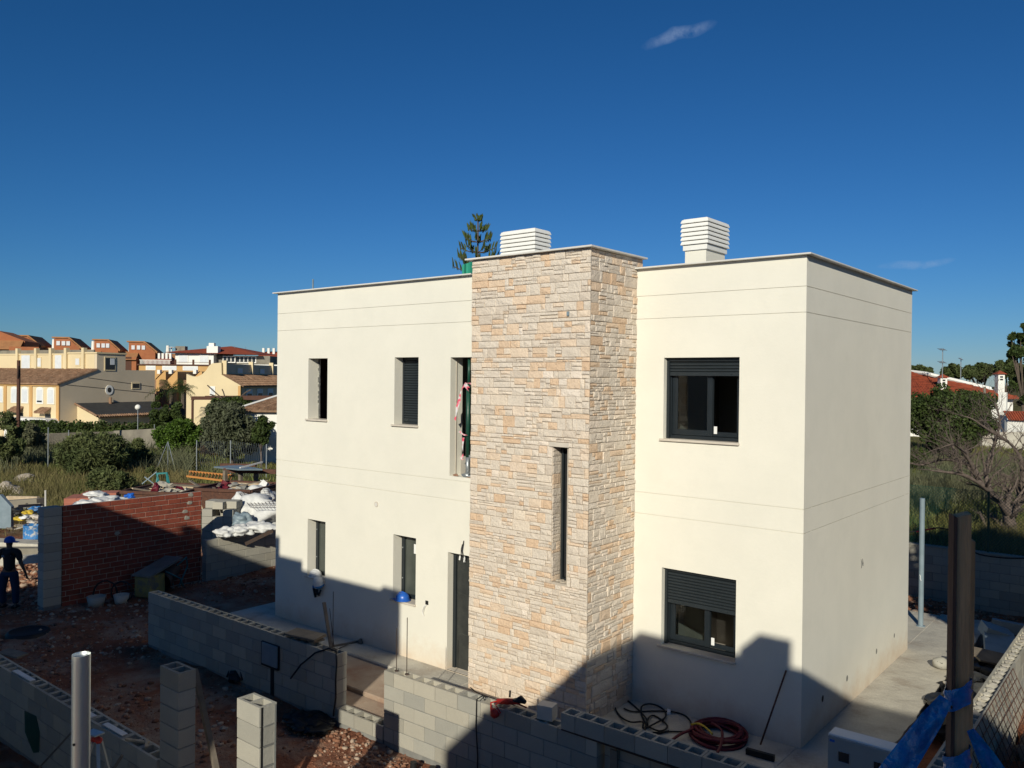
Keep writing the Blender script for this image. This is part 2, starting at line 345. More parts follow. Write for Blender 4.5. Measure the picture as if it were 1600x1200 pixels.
M['silver'] = pbr('silvery_grass', (.13, .15, .085), (.17, .165, .09), rough=.85, vscale=.4, bump=0, island=True, orand=.4, trans=.3)
M['bark'] = pbr('bark', (.13, .10, .075), (.08, .062, .05), rough=.95, vscale=12, bump=.8, bscale=30, bdist=.02)
M['bark_grey'] = pbr('grey_bark', (.16, .125, .105), (.09, .07, .06), rough=.95, vscale=12, bump=.8, bscale=30, bdist=.02)
M['rubble'] = pbr('rubble_stone', (.30, .20, .14), (.22, .12, .08), rough=.95, vscale=6, bump=.5, bscale=50, island=True, orand=.3,
                  ramp=[(0, (.22, .085, .045)), (.5, (.28, .12, .065)), (.72, (.30, .18, .12)), (.88, (.38, .32, .25)), (1, (.22, .12, .08))])
M['rock'] = pbr('pale_rock', (.40, .36, .30), (.30, .25, .20), rough=.95, vscale=8, bump=.8, bscale=30, bdist=.02, orand=.25)
M['cream'] = pbr('cream_render', (.72, .59, .37), (.66, .54, .34), rough=.95, vscale=.4, bump=0)
M['cream_shaded'] = pbr('shaded_cream_render', (.66, .55, .40), (.58, .485, .35), rough=.95, vscale=.3, bump=0)  # cream copy for walls turned from the sun, their shade in the colour
M['ochre'] = pbr('ochre_render', (.60, .36, .15), (.53, .32, .13), rough=.95, vscale=.5, bump=0)
M['orangebrick'] = pbr('orange_brickwork', (.40, .15, .065), (.34, .12, .055), rough=.9, vscale=1.2, bump=0)
M['rooftile'] = pbr('brown_roof_tiles', (.20, .11, .065), (.30, .19, .12), rough=.9, vscale=2.5, bump=0, island=True, orand=.25)
M['redtile'] = pbr('red_roof_tiles', (.30, .065, .03), (.22, .05, .025), rough=.85, vscale=2, bump=0, island=True, orand=.2)
M['orangetile'] = pbr('orange_roof_tiles', (.42, .20, .085), (.34, .16, .07), rough=.9, vscale=1.5, bump=0)
M['whitewall'] = pbr('whitewash', (.82, .81, .76), (.78, .76, .70), rough=.9, vscale=.6, bump=0)
M['greywall'] = pbr('old_concrete_wall', (.26, .235, .185), (.19, .17, .14), rough=.95, vscale=.8, bump=.3, bscale=12, stain=((.12, .11, .09), .7, .5, .7))
M['windowdark'] = pbr('dark_window', (.03, .035, .04), rough=.2, bump=0, spec=.5)
M['winshutter'] = pbr('white_shutter', (.70, .72, .74), (.62, .64, .66), rough=.6, bump=0)
M['tarpgrey'] = pbr('dark_grey_roof_sheet', (.055, .055, .055), (.04, .04, .04), rough=.7, bump=0)
M['skin'] = pbr('skin', (.20, .11, .07), rough=.6, bump=0)
M['shirt'] = pbr('dark_shirt', (.035, .032, .03), (.028, .026, .025), rough=.9, bump=.2)
M['jeans'] = pbr('blue_jeans', (.03, .05, .09), (.022, .038, .07), rough=.9, bump=.2)
M['print'] = pbr('faded_print', (.3, .3, .3), rough=.9, bump=0)
# ------------------------------------------------------------- ground
def ground_material():
    m = pbr('site_ground', (.30, .12, .066), (.19, .078, .048), rough=.97, vscale=1.3, bump=1.0, bscale=16, bdist=.05, fine=.3, spec=.05, stain=((.34, .25, .185), .9, .47, .66))
    nt = m.node_tree; N = nt.nodes; L = nt.links; b = N['Principled BSDF']
    soil = b.inputs['Base Color'].links[0].from_socket
    geo = N.new('ShaderNodeNewGeometry')
    n = N.new('ShaderNodeTexNoise'); n.inputs['Scale'].default_value = .35; n.inputs['Detail'].default_value = 8; L.new(geo.outputs['Position'], n.inputs['Vector'])
    r = N.new('ShaderNodeValToRGB'); e = r.color_ramp.elements; e[0].position = .35; e[0].color = (.065, .07, .022, 1); e[1].position = .68; e[1].color = (.16, .135, .06, 1); L.new(n.outputs['Fac'], r.inputs[0])
    d = N.new('ShaderNodeVectorMath'); d.operation = 'DOT_PRODUCT'; d.inputs[1].default_value = (-.6331, .7741, 0); L.new(geo.outputs['Position'], d.inputs[0])
    off = -(CAM.x * -.6331 + CAM.y * .7741)
    def mt(op, a, bb):
        x = N.new('ShaderNodeMath'); x.operation = op
        for i, q in enumerate((a, bb)):
            if isinstance(q, (int, float)): x.inputs[i].default_value = q
            else: L.new(q, x.inputs[i])
        return x.outputs[0]
    jit = mt('MULTIPLY', mt('SUBTRACT', n.outputs['Fac'], .5), 9)
    D = mt('ADD', mt('ADD', d.outputs['Value'], off), jit)
    def mr(v, lo, hi):
        x = N.new('ShaderNodeMapRange'); x.inputs[1].default_value = lo; x.inputs[2].default_value = hi; L.new(v, x.inputs[0]); return x.outputs[0]
    s = N.new('ShaderNodeSeparateXYZ'); L.new(geo.outputs['Position'], s.inputs[0])
    g = mt('MAXIMUM', mr(D, 27, 31), mr(s.outputs['Y'], 10.75, 11.2))
    mx = N.new('ShaderNodeMix'); mx.data_type = 'RGBA'; L.new(g, mx.inputs[0]); L.new(soil, mx.inputs[6]); L.new(r.outputs[0], mx.inputs[7]); L.new(mx.outputs[2], b.inputs['Base Color'])
    return m
M['ground'] = ground_material()
def axis(lo, a, b, hi, st):
    q = list(np.arange(a, b, st)); s = st; x = q[-1]
    while x < hi: s *= 1.17; x += s; q.append(x)
    s = st; x = a; p = []
    while x > lo: s *= 1.17; x -= s; p.append(x)
    return np.array(p[::-1] + q)
gx = axis(-900, -21, 4.5, 600, .11); gy = axis(-60, -8.5, 11.5, 1100, .11)
V = np.array([(x, y, height(x, y)) for y in gy for x in gx]); nx, ny = len(gx), len(gy)
i = np.arange(nx - 1)[None, :] + (np.arange(ny - 1) * nx)[:, None]; i = i.ravel()
nmesh('ground', V, np.stack([i, i + 1, i + 1 + nx, i + nx], 1), M['ground'], None, 'structure', True)
# slabs of the house platform
sb = MB(); sb.cbox(-11.45, -1.47, -.35, -5.0, 9.2 - 1.0, 0, .02); sb.cbox(-5.0, -2.93, -.35, -.05, 8.3, .0, .012)
sb.build('paving_slab', M['concrete'], kind='structure')
# the side strip on the right, its outer edge broken and uneven
pts = []
yy = -2.93
while yy < 8.5: pts.append((.93 + .045 * noise.noise(Vector((yy * 1.7, 0, 0))) + .02 * noise.noise(Vector((yy * 7, 0, 0))) - .05 * sstep(1, 5, yy), yy)); yy += .12
poly = [(-.049, -2.93, -.35)] + [(x, y, -.35) for x, y in pts] + [(-.049, 8.45, -.35)]
sb = MB(); sb.extr(poly, (0, 0, .347)); sb.build('side_path', M['concrete'], kind='structure')
sb = MB(); sb.cbox(-11.4, -2.42, -.4, -5.003, -1.473, -.045, .015); sb.build('front_path', M['lower_concrete'], kind='structure')
sb = MB(); sb.cbox(-8.0, -2.86, -.4, -5.003, -2.423, -.11, .015); sb.build('path_edge', M['lower_concrete'], kind='structure')
sb = MB(); sb.cbox(-16.5, -12, -.5, 3.2, -7.3, -.16, .02); sb.build('yard_slab', M['concrete'], kind='structure')

# rubble: small stones strewn over the soil, one mesh
def ico():
    bm = bmesh.new(); bmesh.ops.create_icosphere(bm, subdivisions=1, radius=1); v = np.array([q.co[:] for q in bm.verts]); f = np.array([[a.index for a in p.verts] for p in bm.faces]); bm.free(); return v, f
IV, IF = ico()
def strew(name, n, region, rmin, rmax, mat, zoff=0.0, power=3, keep=None):
    Vs, Fs = [], []; k = 0
    while k < n:
        x, y = region(); 
        if keep and not keep(x, y): continue
        s = rmin + (rmax - rmin) * random.random() ** power
        sc = np.array([s * random.uniform(.7, 1.3), s * random.uniform(.7, 1.3), s * random.uniform(.4, .9)])
        a = random.uniform(0, 6.28); c_, s_ = math.cos(a), math.sin(a)
        v = IV * (1 + RNG.uniform(-.28, .28, (len(IV), 1))) * sc
        v = np.stack([v[:, 0] * c_ - v[:, 1] * s_, v[:, 0] * s_ + v[:, 1] * c_, v[:, 2]], 1) + np.array([x, y, height(x, y) + zoff + s * .15])
        Fs.append(IF + len(Vs) * len(IV)); Vs.append(v); k += 1
    nmesh(name, np.concatenate(Vs), np.concatenate(Fs), mat, None, 'stuff')
def reg1():
    return random.uniform(-16.5, -2.2), random.uniform(-6.5, 2.5)
def keep1(x, y):
    if x > -11.6 and y > -3.0: return False
    if y < -6.4: return False
    return noise.noise(Vector((x * .45, y * .45, 9))) > -.15 + random.uniform(-.3, .3)
strew('rubble', 7000, reg1, .008, .055, M['rubble'], keep=keep1, power=4)
strew('gravel', 1900, lambda: (random.uniform(-6.5, -2.5), -3.3 - abs(random.gauss(0, .35))), .005, .045, M['rubble'], power=5, keep=lambda x, y: not (-16 < x < -20))
strew('gravel', 900, lambda: (random.uniform(-1.4, 2.0), random.uniform(8.3, 10.5)), .015, .07, M['rubble'])
strew('gravel', 1500, lambda: (random.uniform(-24, -15.9), random.uniform(-7, 3)), .015, .09, M['rubble'])
# ------------------------------------------------------------- the new house
H = 6.64; ZA, ZB, ZC, ZD = 6.2253, 5.8753, 3.2209, 2.8944; XL = -10.572; YL = -.952; XT0 = -4.86; XR = -2.63; YT = -1.29; DEP = 5.47; G = .009
house = thing('new_house', 'cream rendered two-storey house with flat roof and a stone clad tower on its front', 'house', (-5, 2, 0))
def wall(ax, c, a0, a1, z0, z1, ops, th, inn, grooves=True, mb=None, back=True):
    """ax 'y': wall in plane y=c running along x; inn=+1/-1 inward direction; ops: list of (a0,a1,z0,z1)"""
    mb = mb or MB(); g = .011; rows_off = []
    As = sorted(set([a0, a1] + [o[0] for o in ops] + [o[1] for o in ops])); zs = set([z0, z1] + [o[2] for o in ops] + [o[3] for o in ops])
    if grooves:
        for q in (ZA, ZB, ZC, ZD): zs |= {q - G / 2, q + G / 2}
    Zs = sorted(q for q in zs if z0 <= q <= z1)
    P = (lambda a, d, z: (a, c + inn * d, z)) if ax == 'y' else (lambda a, d, z: (c + inn * d, a, z))
    inop = lambda a, z: any(o[0] < a < o[1] and o[2] < z < o[3] for o in ops)
    isg = lambda z: grooves and any(abs(z - q) < G / 2 for q in (ZA, ZB, ZC, ZD))
    for j in range(len(Zs) - 1):
        zm = (Zs[j] + Zs[j + 1]) / 2; off = g if isg(zm) else 0
        for i in range(len(As) - 1):
            am = (As[i] + As[i + 1]) / 2
            if inop(am, zm): continue
            mb.add([P(As[i], off, Zs[j]), P(As[i + 1], off, Zs[j]), P(As[i + 1], off, Zs[j + 1]), P(As[i], off, Zs[j + 1])], [(0, 1, 2, 3)])
            if back: mb.add([P(As[i], th, Zs[j]), P(As[i + 1], th, Zs[j]), P(As[i + 1], th, Zs[j + 1]), P(As[i], th, Zs[j + 1])], [(3, 2, 1, 0)])
            if off:
                for z in (Zs[j], Zs[j + 1]): mb.add([P(As[i], 0, z), P(As[i + 1], 0, z), P(As[i + 1], off, z), P(As[i], off, z)], [(0, 1, 2, 3)])
    for o in ops:
        for (p, q) in (((o[0], o[2]), (o[0], o[3])), ((o[0], o[3]), (o[1], o[3])), ((o[1], o[3]), (o[1], o[2])), ((o[1], o[2]), (o[0], o[2]))):
            mb.add([P(p[0], 0, p[1]), P(q[0], 0, q[1]), P(q[0], th, q[1]), P(p[0], th, p[1])], [(0, 1, 2, 3)])
    return mb
W1 = (-9.53, -8.93, 4.10, 5.30); W2 = (-7.03, -6.42, 4.10, 5.30); W3 = (-5.65, -4.5, 3.29, 5.29)
W4 = (-9.51, -8.95, .99, 2.12); W5 = (-7.02, -6.44, .97, 2.13); DR = (-5.67, -4.5, .02, 2.0)
W6 = (-2.135, -.935, 4.06, 5.28); W7 = (-2.13, -.945, .95, 2.12)
fl = wall('y', YL, XL, -4.5, -.3, H, [W1, W2, W3, W4, W5, DR], .30, 1); fl.build('front_wall', M['stucco'], house)
fr = wall('y', 0, XR - .3, 0, -.3, H, [W6, W7], .30, 1); fr.build('front_wall', M['stucco'], house)
wall('x', 0, 0, DEP, -.3, H, [], .30, -1).build('side_wall', M['stucco'], house)
wall('x', XL, YL, DEP, -.3, H, [], .30, 1).build('side_wall', M['stucco'], house)
wall('y', DEP, XL, 0, -.3, H, [], .30, -1).build('rear_wall', M['stucco'], house)
ib = MB()
for z0, z1 in ((-.2, -.005), (2.75, 3.0), (5.85, 6.1)): ib.box(XL + .31, YL + .31, z0, XR - .31, DEP - .31, z1); ib.box(XR - .3, .31, z0, -.31, DEP - .31, z1)
ib.build('floor_slab', M['concrete'], house)
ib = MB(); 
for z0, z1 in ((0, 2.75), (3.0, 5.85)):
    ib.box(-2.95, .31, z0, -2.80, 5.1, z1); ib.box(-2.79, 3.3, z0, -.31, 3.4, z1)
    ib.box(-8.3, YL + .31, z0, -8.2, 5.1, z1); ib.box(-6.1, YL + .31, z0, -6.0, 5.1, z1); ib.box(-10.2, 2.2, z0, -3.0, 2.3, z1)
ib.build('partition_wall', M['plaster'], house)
bi = MB(); bi.box(-10.25, YL + .31, 3.05, -10.20, 2.1, 5.8); bi.build('partition_wall', M['dark_inside'], house)  # thin dark sheet lining the room behind the open window
# copings
def coping(x0, y0, x1, y1, z, nm='parapet_coping'):
    b = MB(); b.cbox(x0, y0, z, x1, y1, z + .022, .003); return b.build(nm, M['coping'], house)
e = .08
coping(XL - e, YL - e, XT0 + .0, YL + .32, H + .002); coping(XR + .001, -e, e, .32, H + .002)
coping(-.27, .323, e, DEP + e, H + .002); coping(XL - e, YL + .323, XL + .27, DEP + e, H + .002); coping(XL + .273, DEP - .27, -.273, DEP + e, H + .002)
# ------------------------------------------------------------- stone tower
TH = 6.815
SL = (-3.245, -2.955, 1.96, 3.95)
tb = wall('y', YT, XT0, XR, -.3, TH, [SL], .36, 1, grooves=False)
tb.box(XR - .35, YT + .002, -.3, XR - .001, .17, TH - .001); tb.box(XT0 + .001, YT + .002, -.3, XT0 + .25, .17, TH - .001); tb.box(XT0 + .26, -.05, 6.2, XR - .36, .169, TH - .002)
tb.box(XT0 + .26, YT + .37, -.2, XT0 + 1.0, YT + .5, TH - .1)
tower = tb.build('tower_core', M['mortar'], house)
b = MB(); b.cbox(XT0 - .10, YT - .09, TH, XR + .09, .19, TH + .026, .003); b.build('tower_coping', M['coping'], house)
b = MB(); b.cbox(SL[0] - .04, YT - .035, SL[3], SL[1] + .02, YT + .05, SL[3] + .065, .004); b.build('lintel', M['sill'], house)
stones = []          # (kind, a0, a1, z0, z1, proud)
def clad(a0, a1, z0, z1, holes, kind):
    z = z0
    while z < z1 - .02:
        hb = random.choice((.07, .09, .11, .13, .15, .17)); hb = min(hb, z1 - z)
        if z1 - z - hb < .05: hb = z1 - z
        a = a0
        while a < a1 - .005:
            wd = random.choice((.08, .11, .15, .19, .23, .28, .34)); wd = min(wd, a1 - a)
            if a1 - a - wd < .05: wd = a1 - a
            r = random.random()
            if hb < .12: cuts = [0, 1] if r < .7 else [0, .5, 1]
            else: cuts = [0, 1] if r < .38 else ([0, random.choice((.35, .5, .62)), 1] if r < .93 else [0, .33, .66, 1])
            for q in range(len(cuts) - 1):
                b0, b1 = z + hb * cuts[q], z + hb * cuts[q + 1]
                segs = [(a, a + wd)]
                if wd > .24 and len(cuts) > 2 and random.random() < .55:
                    mid = a + wd * random.uniform(.35, .65); segs = [(a, mid), (mid, a + wd)]
                for s0, s1 in segs:
                    parts = [(s0, s1)]
                    for (h0, h1, hz0, hz1) in holes:
                        if b1 > hz0 + .02 and b0 < hz1 - .02:
                            np_ = []
                            for p0, p1 in parts:
                                if p1 <= h0 or p0 >= h1: np_.append((p0, p1)); continue
                                if h0 - p0 > .03: np_.append((p0, h0))
                                if p1 - h1 > .03: np_.append((h1, p1))
                            parts = np_
                    for p0, p1 in parts: stones.append((kind, p0, p1, b0, b1, random.uniform(.012, .027)))
            a += wd
        z += hb
clad(XT0 - .005, XR + .03, -.02, TH - .004, [SL], 'F')
clad(YT, .0, -.02, TH - .004, [], 'S'); clad(YT + .0, YT + .20, SL[2], SL[3], [], 'J')
clad(.0, .17, H + .04, TH - .004, [], 'S')
def stone_mb(st, mb):
    kind, a0, a1, z0, z1, pr = st; g = .0025; a0 += g; a1 -= g; z0 += g; z1 -= g
    j = lambda s=.006: random.uniform(-s, s); c = min(.009, (z1 - z0) * .2, (a1 - a0) * .2)
    back = [(a0, -.004, z0), (a1, -.004, z0), (a1, -.004, z1), (a0, -.004, z1)]
    mid = [(a0, pr - c * .8 + j(.002), z0), (a1, pr - c * .8 + j(.002), z0), (a1, pr - c * .8 + j(.002), z1), (a0, pr - c * .8 + j(.002), z1)]
    fr = [(a0 + c, pr + j(), z0 + c), (a1 - c, pr + j(), z0 + c), (a1 - c, pr + j(), z1 - c), (a0 + c, pr + j(), z1 - c)]
    cm = [((a0 + a1) / 2 + j(.02), pr + .004 + j(.006), (z0 + z1) / 2 + j(.01))]
    P = {'F': lambda a, d, z: (a, YT - d, z), 'S': lambda a, d, z: (XR + d, a, z), 'J': lambda a, d, z: (SL[0] + d * .5 + .0015, a, z)}[kind]
    vs = [P(*q) for q in back + mid + fr + cm]
    fs = [(k, (k + 1) % 4, 4 + (k + 1) % 4, 4 + k) for k in range(4)] + [(4 + k, 4 + (k + 1) % 4, 8 + (k + 1) % 4, 8 + k) for k in range(4)] + [(8 + k, 8 + (k + 1) % 4, 12) for k in range(4)]
    mb.add(vs, fs)
stones.sort(key=lambda s: -(s[2] - s[1]) * (s[4] - s[3]) * (1 if s[0] == 'F' else .75 if s[0] == 'S' else .3))
for s in stones[:299]:
    mb = MB(); stone_mb(s, mb); mb.build('cladding_stone', M['stone'], house)
mb = MB()
for s in stones[299:]: stone_mb(s, mb)
mb.build('small_cladding_stones', M['stone'], house, kind='stuff')
# ------------------------------------------------------------- windows and door
def sill(x0, x1, z, y, name='sill', ov=.05, depth=.2):
    b = MB(); b.cbox(x0 - ov, y - .04, z - .03, x1 + .015, y + depth, z + .004, .003); return b
def frame_mb(x0, x1, z0, z1, y, w=.055, d=.06):
    b = MB(); b.cbox(x0, y, z0, x0 + w, y + d, z1, .004); b.cbox(x1 - w, y, z0, x1, y + d, z1, .004); b.cbox(x0 + w, y, z1 - w, x1 - w, y + d, z1, .004); b.cbox(x0 + w, y, z0, x1 - w, y + d, z0 + w, .004); return b
def slats(win, x0, x1, ztop, zbot, y):
    n = int((ztop - zbot - .06) / .045); me = None
    b = MB(); b.add([(x0, y, 0), (x1, y, 0), (x1, y - .012, .012), (x0, y - .012, .012), (x1, y - .012, .033), (x0, y - .012, .033), (x1, y, .042), (x0, y, .042)], [(0, 1, 2, 3), (3, 2, 4, 5), (5, 4, 6, 7)])
    me = b.mesh('shutter_slat', M['slat'])
    for k in range(n): inst('shutter_slat', me, (0, 0, ztop - .045 * (k + 1)), win)
    zb = ztop - .045 * n - .06
    b = MB(); b.cbox(x0, y - .016, zb, x1, y + .004, zb + .058, .003)
    for q in (x0 + .12, x1 - .12): b.cyl((q, y - .03, zb + .03), (q, y - .016, zb + .03), .008, n=6)
    b.build('shutter_end_rail', M['slat'], win)
def big_window(W, zsh, handle):
    x0, x1, z0, z1 = W; y = .10
    b = frame_mb(x0 + .002, x1 - .002, z0 + .006, z1 - .002, y + .055, .05, .07); b.box(x0 + .002, y - .01, z0 + .006, x0 + .045, y + .05, z1 - .002); b.box(x1 - .045, y - .01, z0 + .006, x1 - .002, y + .05, z1 - .002)
    win = b.build('window', M['alu'], house)
    xm = (x0 + x1) / 2 + .07
    s1 = frame_mb(x0 + .055, xm + .04, z0 + .06, z1 - .06, y + .075, .085, .03); s1.build('sash', M['alu'], win)
    s2 = frame_mb(xm - .03, x1 - .055, z0 + .06, z1 - .06, y + .11, .07, .03); s2.build('sash', M['alu'], win)
    g = MB(); g.box(x0 + .13, y + .088, z0 + .13, xm - .04, y + .094, z1 - .13); g.build('pane', M['glass'], win)
    if handle:
        g = MB(); g.cbox(xm + .055, y + .098, z0 + .10, xm + .105, y + .108, z0 + .21, .002); g.build('label', M['paper'], win)
    b = MB(); b.cbox(x0 + .046, y - .02, z1 - .05, x1 - .046, y + .05, z1 - .003, .003); b.build('shutter_box', M['slat'], win)
    slats(win, x0 + .045, x1 - .045, z1 - .03, zsh, y + .02)
    sill(x0, x1, z0, 0, depth=.16).build('sill', M['sill'], house)
big_window(W6, 5.00, True); big_window(W7, 1.58, True)
def slim_window(W, kind):
    x0, x1, z0, z1 = W; y = YL + .2
    if kind == 'open':
        b = MB()
        for k in range(26):
            zz = z0 + (z1 - z0) * k / 26; b.box(x0 + .001, YL + .245 + random.uniform(-.02, .01), zz, x0 + .012 + random.random() * .02, YL + .27, zz + (z1 - z0) / 26)
        b.build('rough_mortar_edge', M['block_mortar'], house)
        b = MB(); b.box(x0 + .03, YL + .3, z0, x1, YL + .302, z0 + .01); 
    elif kind == 'shutter':
        win = frame_mb(x0 + .002, x1 - .002, z0 + .006, z1 - .002, y - .01, .04, .05).build('window', M['alu'], house)
        slats(win, x0 + .04, x1 - .04, z1 - .01, z0 + .03, y + .015)
        g = MB(); g.box(x0 + .04, y + .05, z0, x1 - .04, y + .06, z1); g.build('pane', M['film'], win)
    else:
        win = frame_mb(x0 + .002, x1 - .002, z0 + .006, z1 - .002, y, .075, .06).build('window', M['alu'], house)
        b = MB(); b.cyl((x0 + .04, y - .012, z0 + .35), (x0 + .04, y + .004, z0 + .35), .012, n=8); b.cyl((x0 + .04, y - .012, z0 + .9), (x0 + .04, y + .004, z0 + .9), .012, n=8); b.build('bolt', M['galv'], win)
        g = MB(); g.box(x0 + .077, y + .03, z0 + .08, x1 - .077, y + .036, z1 - .077); g.build('pane', M['dustyglass'], win)
        g = MB(); g.box(x0 + .30, y + .022, z1 - .34, x0 + .40, y + .027, z1 - .17); g.build('label', M['paper'], win)
    sill(x0, x1, z0, YL, depth=.24).build('sill', M['sill'], house)
slim_window(W1, 'open'); slim_window(W2, 'shutter'); slim_window(W4, 'glass'); slim_window(W5, 'glass')
# unfinished tall opening beside the tower
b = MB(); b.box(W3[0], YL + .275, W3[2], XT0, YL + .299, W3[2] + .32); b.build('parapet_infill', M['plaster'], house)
b = MB(); b.box(W3[0] + .001, YL + .14, W3[2], W3[0] + .012, YL + .15, W3[3] - .02); b.build('plaster_bead', M['mortar'], house)
# slit window in the tower
b = frame_mb(SL[0] + .03, SL[1] - .001, SL[2] + .002, SL[3] - .002, YT + .18, .035, .06); win = b.build('window', M['alu'], house)
g = MB(); g.box(SL[0] + .08, YT + .21, SL[2] + .05, SL[1] - .03, YT + .216, SL[3] - .05); g.build('pane', M['black_gap'], win)
b = MB()
for k in range(7): b.obox((SL[0] + .04 + k * .035, YT + .05 + random.random() * .08, SL[2] + .012), (.04, .05, .02), (0, 0, random.random()))
b.build('mortar_crumbs', M['mortar'], house)
# front door
x0, x1, z0, z1 = DR; y = YL + .13
d = MB(); d.cbox(x0 + .002, y, z0, x0 + .07, y + .07, z1 - .002, .004); d.cbox(x0 + .07, y, z1 - .07, XT0 - .001, y + .07, z1 - .003, .004); d = d.build('front_door', M['alu'], house)
g = MB(); n = 12; vs = []
g.box(x0 + .071, y + .03, z0, XT0 - .001, y + .045, z1 - .071); g.build('door_panel', M['film'], d)
g = MB()
for k in range(5):
    zz = .35 + k * .33 + random.uniform(-.05, .05); g.tube([(x0 + .1, y + .024, zz), (x0 + .3, y + .018, zz + random.uniform(-.08, .02)), (x0 + .55, y + .024, zz + random.uniform(-.03, .12)), (x0 + .8, y + .024, zz + .06)], .003, 4)
g.build('plastic_film_fold', M['dustyglass'], d)
g = MB(); g.obox((x0 + .16, y - .004, z1 - .09), (.03, .006, .09), (0, .2, 0)); g.obox((x0 + .26, y - .004, z1 - .10), (.045, .006, .11), (0, -.15, 0)); g.build('tape_scrap', M['paper'], d)
b = MB(); b.cbox(x0 - .0, YL - .0, z0 - .015, XT0 - .001, YL + .125, z0 + .004, .003); b.build('threshold', M['sill'], house)
# wall fittings
b = MB(); b.cyl((-7.48, YL + .02, 2.62), (-7.48, YL - .012, 2.62), .047, .05, 16); b.build('wall_vent', M['sill'], house)
b = MB(); b.cyl((-7.48, YL - .0125, 2.615), (-7.48, YL - .0135, 2.615), .033, .033, 16); b.build('vent_grille', M['coping'], house)
b = MB(); b.box(-6.19, YL - .006, 1.02, -6.12, YL - .002, 1.09); b.build('socket_box', M['black'], house)
b = MB(); b.tube([(-6.17, YL - .01, 1.02), (-6.22, YL - .02, .97), (-6.25, YL - .02, .90), (-6.24, YL - .02, .84), (-6.22, YL - .02, .83)], .006, 5); b.tube([(-6.16, YL - .01, 1.02), (-6.20, YL - .03, .95), (-6.22, YL - .03, .87), (-6.205, YL - .02, .83)], .005, 5); b.build('socket_cable', M['white'], house)
b = MB(); b.tube([(-5.30, YL - .01, 2.24), (-5.29, YL - .03, 2.2), (-5.31, YL - .04, 2.08), (-5.30, YL - .02, 1.98), (-5.33, YL - .02, 1.9)], .009, 5); b.tube([(-5.33, YL - .01, 2.18), (-5.35, YL - .02, 2.1), (-5.34, YL - .03, 1.95)], .006, 5); b.build('hanging_cable', M['black'], house)
b = MB(); b.box(-2.99, YT - .045, 5.86, -2.95, YT - .03, 5.92); b.build('cable_box', M['bluegrey'], house)
for (yy, zz, r) in ((.84, .43, .045), (1.93, .42, .042), (3.47, .45, .04), (4.55, .46, .035)):
    b = MB(); k = 12; b.poly([(.003, yy + r * math.cos(t * 2 * math.pi / k), zz + r * 1.15 * math.sin(t * 2 * math.pi / k)) for t in range(k)]); b.cyl((.0015, yy, zz), (.006, yy, zz), r * .8, r * .5, 10, False); b.build('pipe_hole', M['black'] if yy < 1 else M['block_mortar'], house)
b = MB(); b.tube([(.004, 2.55, 2.14), (.02, 2.56, 2.07), (.01, 2.55, 2.0)], .005, 5); b.tube([(.004, 2.62, 2.14), (.02, 2.61, 2.08), (.01, 2.64, 2.02)], .005, 5); b.build('cable_end', M['block_mortar'], house)
# drain pipe stub + antenna rod on the roof
b = MB(); q = Y_ = at(489, 446, 21.2); b.cyl((q.x, q.y, 6.1), (q.x, q.y, q.z + .16), .02, n=8); b.build('roof_pipe', M['bluegrey'], house)
# chimneys with louvred cowls
def chimney(x0, y0, x1, y1, zt, n, cz0):
    sh = MB(); sh.box(x0 + .06, y0 + .06, 6.0, x1 - .06, y1 - .06, cz0 + .02); c = sh.build('chimney', M['stucco'], house)
    core = MB(); core.box(x0 + .1, y0 + .1, cz0 - .02, x1 - .1, y1 - .1, zt - .03); core.build('cowl_core', M['black_gap'], c)  # near-black core, darkens the gaps between the louvres
    base = MB(); base.cbox(x0 + .03, y0 + .03, cz0 - .07, x1 - .03, y1 - .03, cz0 + .02, .004); base.build('cowl_base', M['white'], c)
    p = (zt - cz0 - .03) / n
    def ring(z, h, o0, o1):
        b = MB(); a = [(x0 - o0, y0 - o0), (x1 + o0, y0 - o0), (x1 + o0, y1 + o0), (x0 - o0, y1 + o0)]; t = [(x0 + o1, y0 + o1), (x1 - o1, y0 + o1), (x1 - o1, y1 - o1), (x0 + o1, y1 - o1)]
        b.add([(*q, z) for q in a] + [(*q, z + h) for q in t] + [(*q, z + h * .25) for q in a], [(0, 1, 9, 8), (1, 2, 10, 9), (2, 3, 11, 10), (3, 0, 8, 11), (8, 9, 5, 4), (9, 10, 6, 5), (10, 11, 7, 6), (11, 8, 4, 7), (7, 6, 5, 4), (0, 3, 2, 1)]); return b
    for k in range(n): ring(cz0 + .03 + k * p, p * .8, .0, .016).build('louvre', M['white'], c)
    ring(zt - .03, .03, -.02, .04).build('cowl_cap', M['white'], c)
chimney(-2.94, 2.0, -2.42, 2.86, 7.76, 6, 7.28); chimney(-6.66, 1.5, -5.78, 2.02, 7.86, 6, 7.35)
# ------------------------------------------------------------- the half-built houses behind the camera (they shade the site)
nb = thing('neighbour_house', 'flat roofed house under construction behind the viewpoint, its balcony under the camera', 'house', (9, -15, 0))
b = wall('y', -12, 3.5, 15, -.3, 6.85, [(7.2, 8.4, 4.0, 5.3), (10, 11.2, 4.0, 5.3), (7.2, 8.4, .9, 2.1), (4.6, 5.6, 3.25, 5.3)], .3, -1, grooves=False)
b = wall('x', 3.5, -17.35, -12, -.3, 6.85, [], .3, 1, grooves=False, mb=b); b = wall('x', 15, -17.35, -12, -.3, 6.85, [], .3, -1, grooves=False, mb=b); b = wall('y', -17.35, 3.5, 15, -.3, 6.85, [], .3, 1, grooves=False, mb=b)
b.build('wall', M['stucco'], nb)
b = MB(); b.box(3.51, -17.34, 6.3, 14.9, -12.01, 6.5); b.build('roof', M['concrete'], nb)
b = MB(); b.box(5.41, -12.6, 6.3, 5.87, -12.02, 7.22); b.build('chimney', M['stucco'], nb)
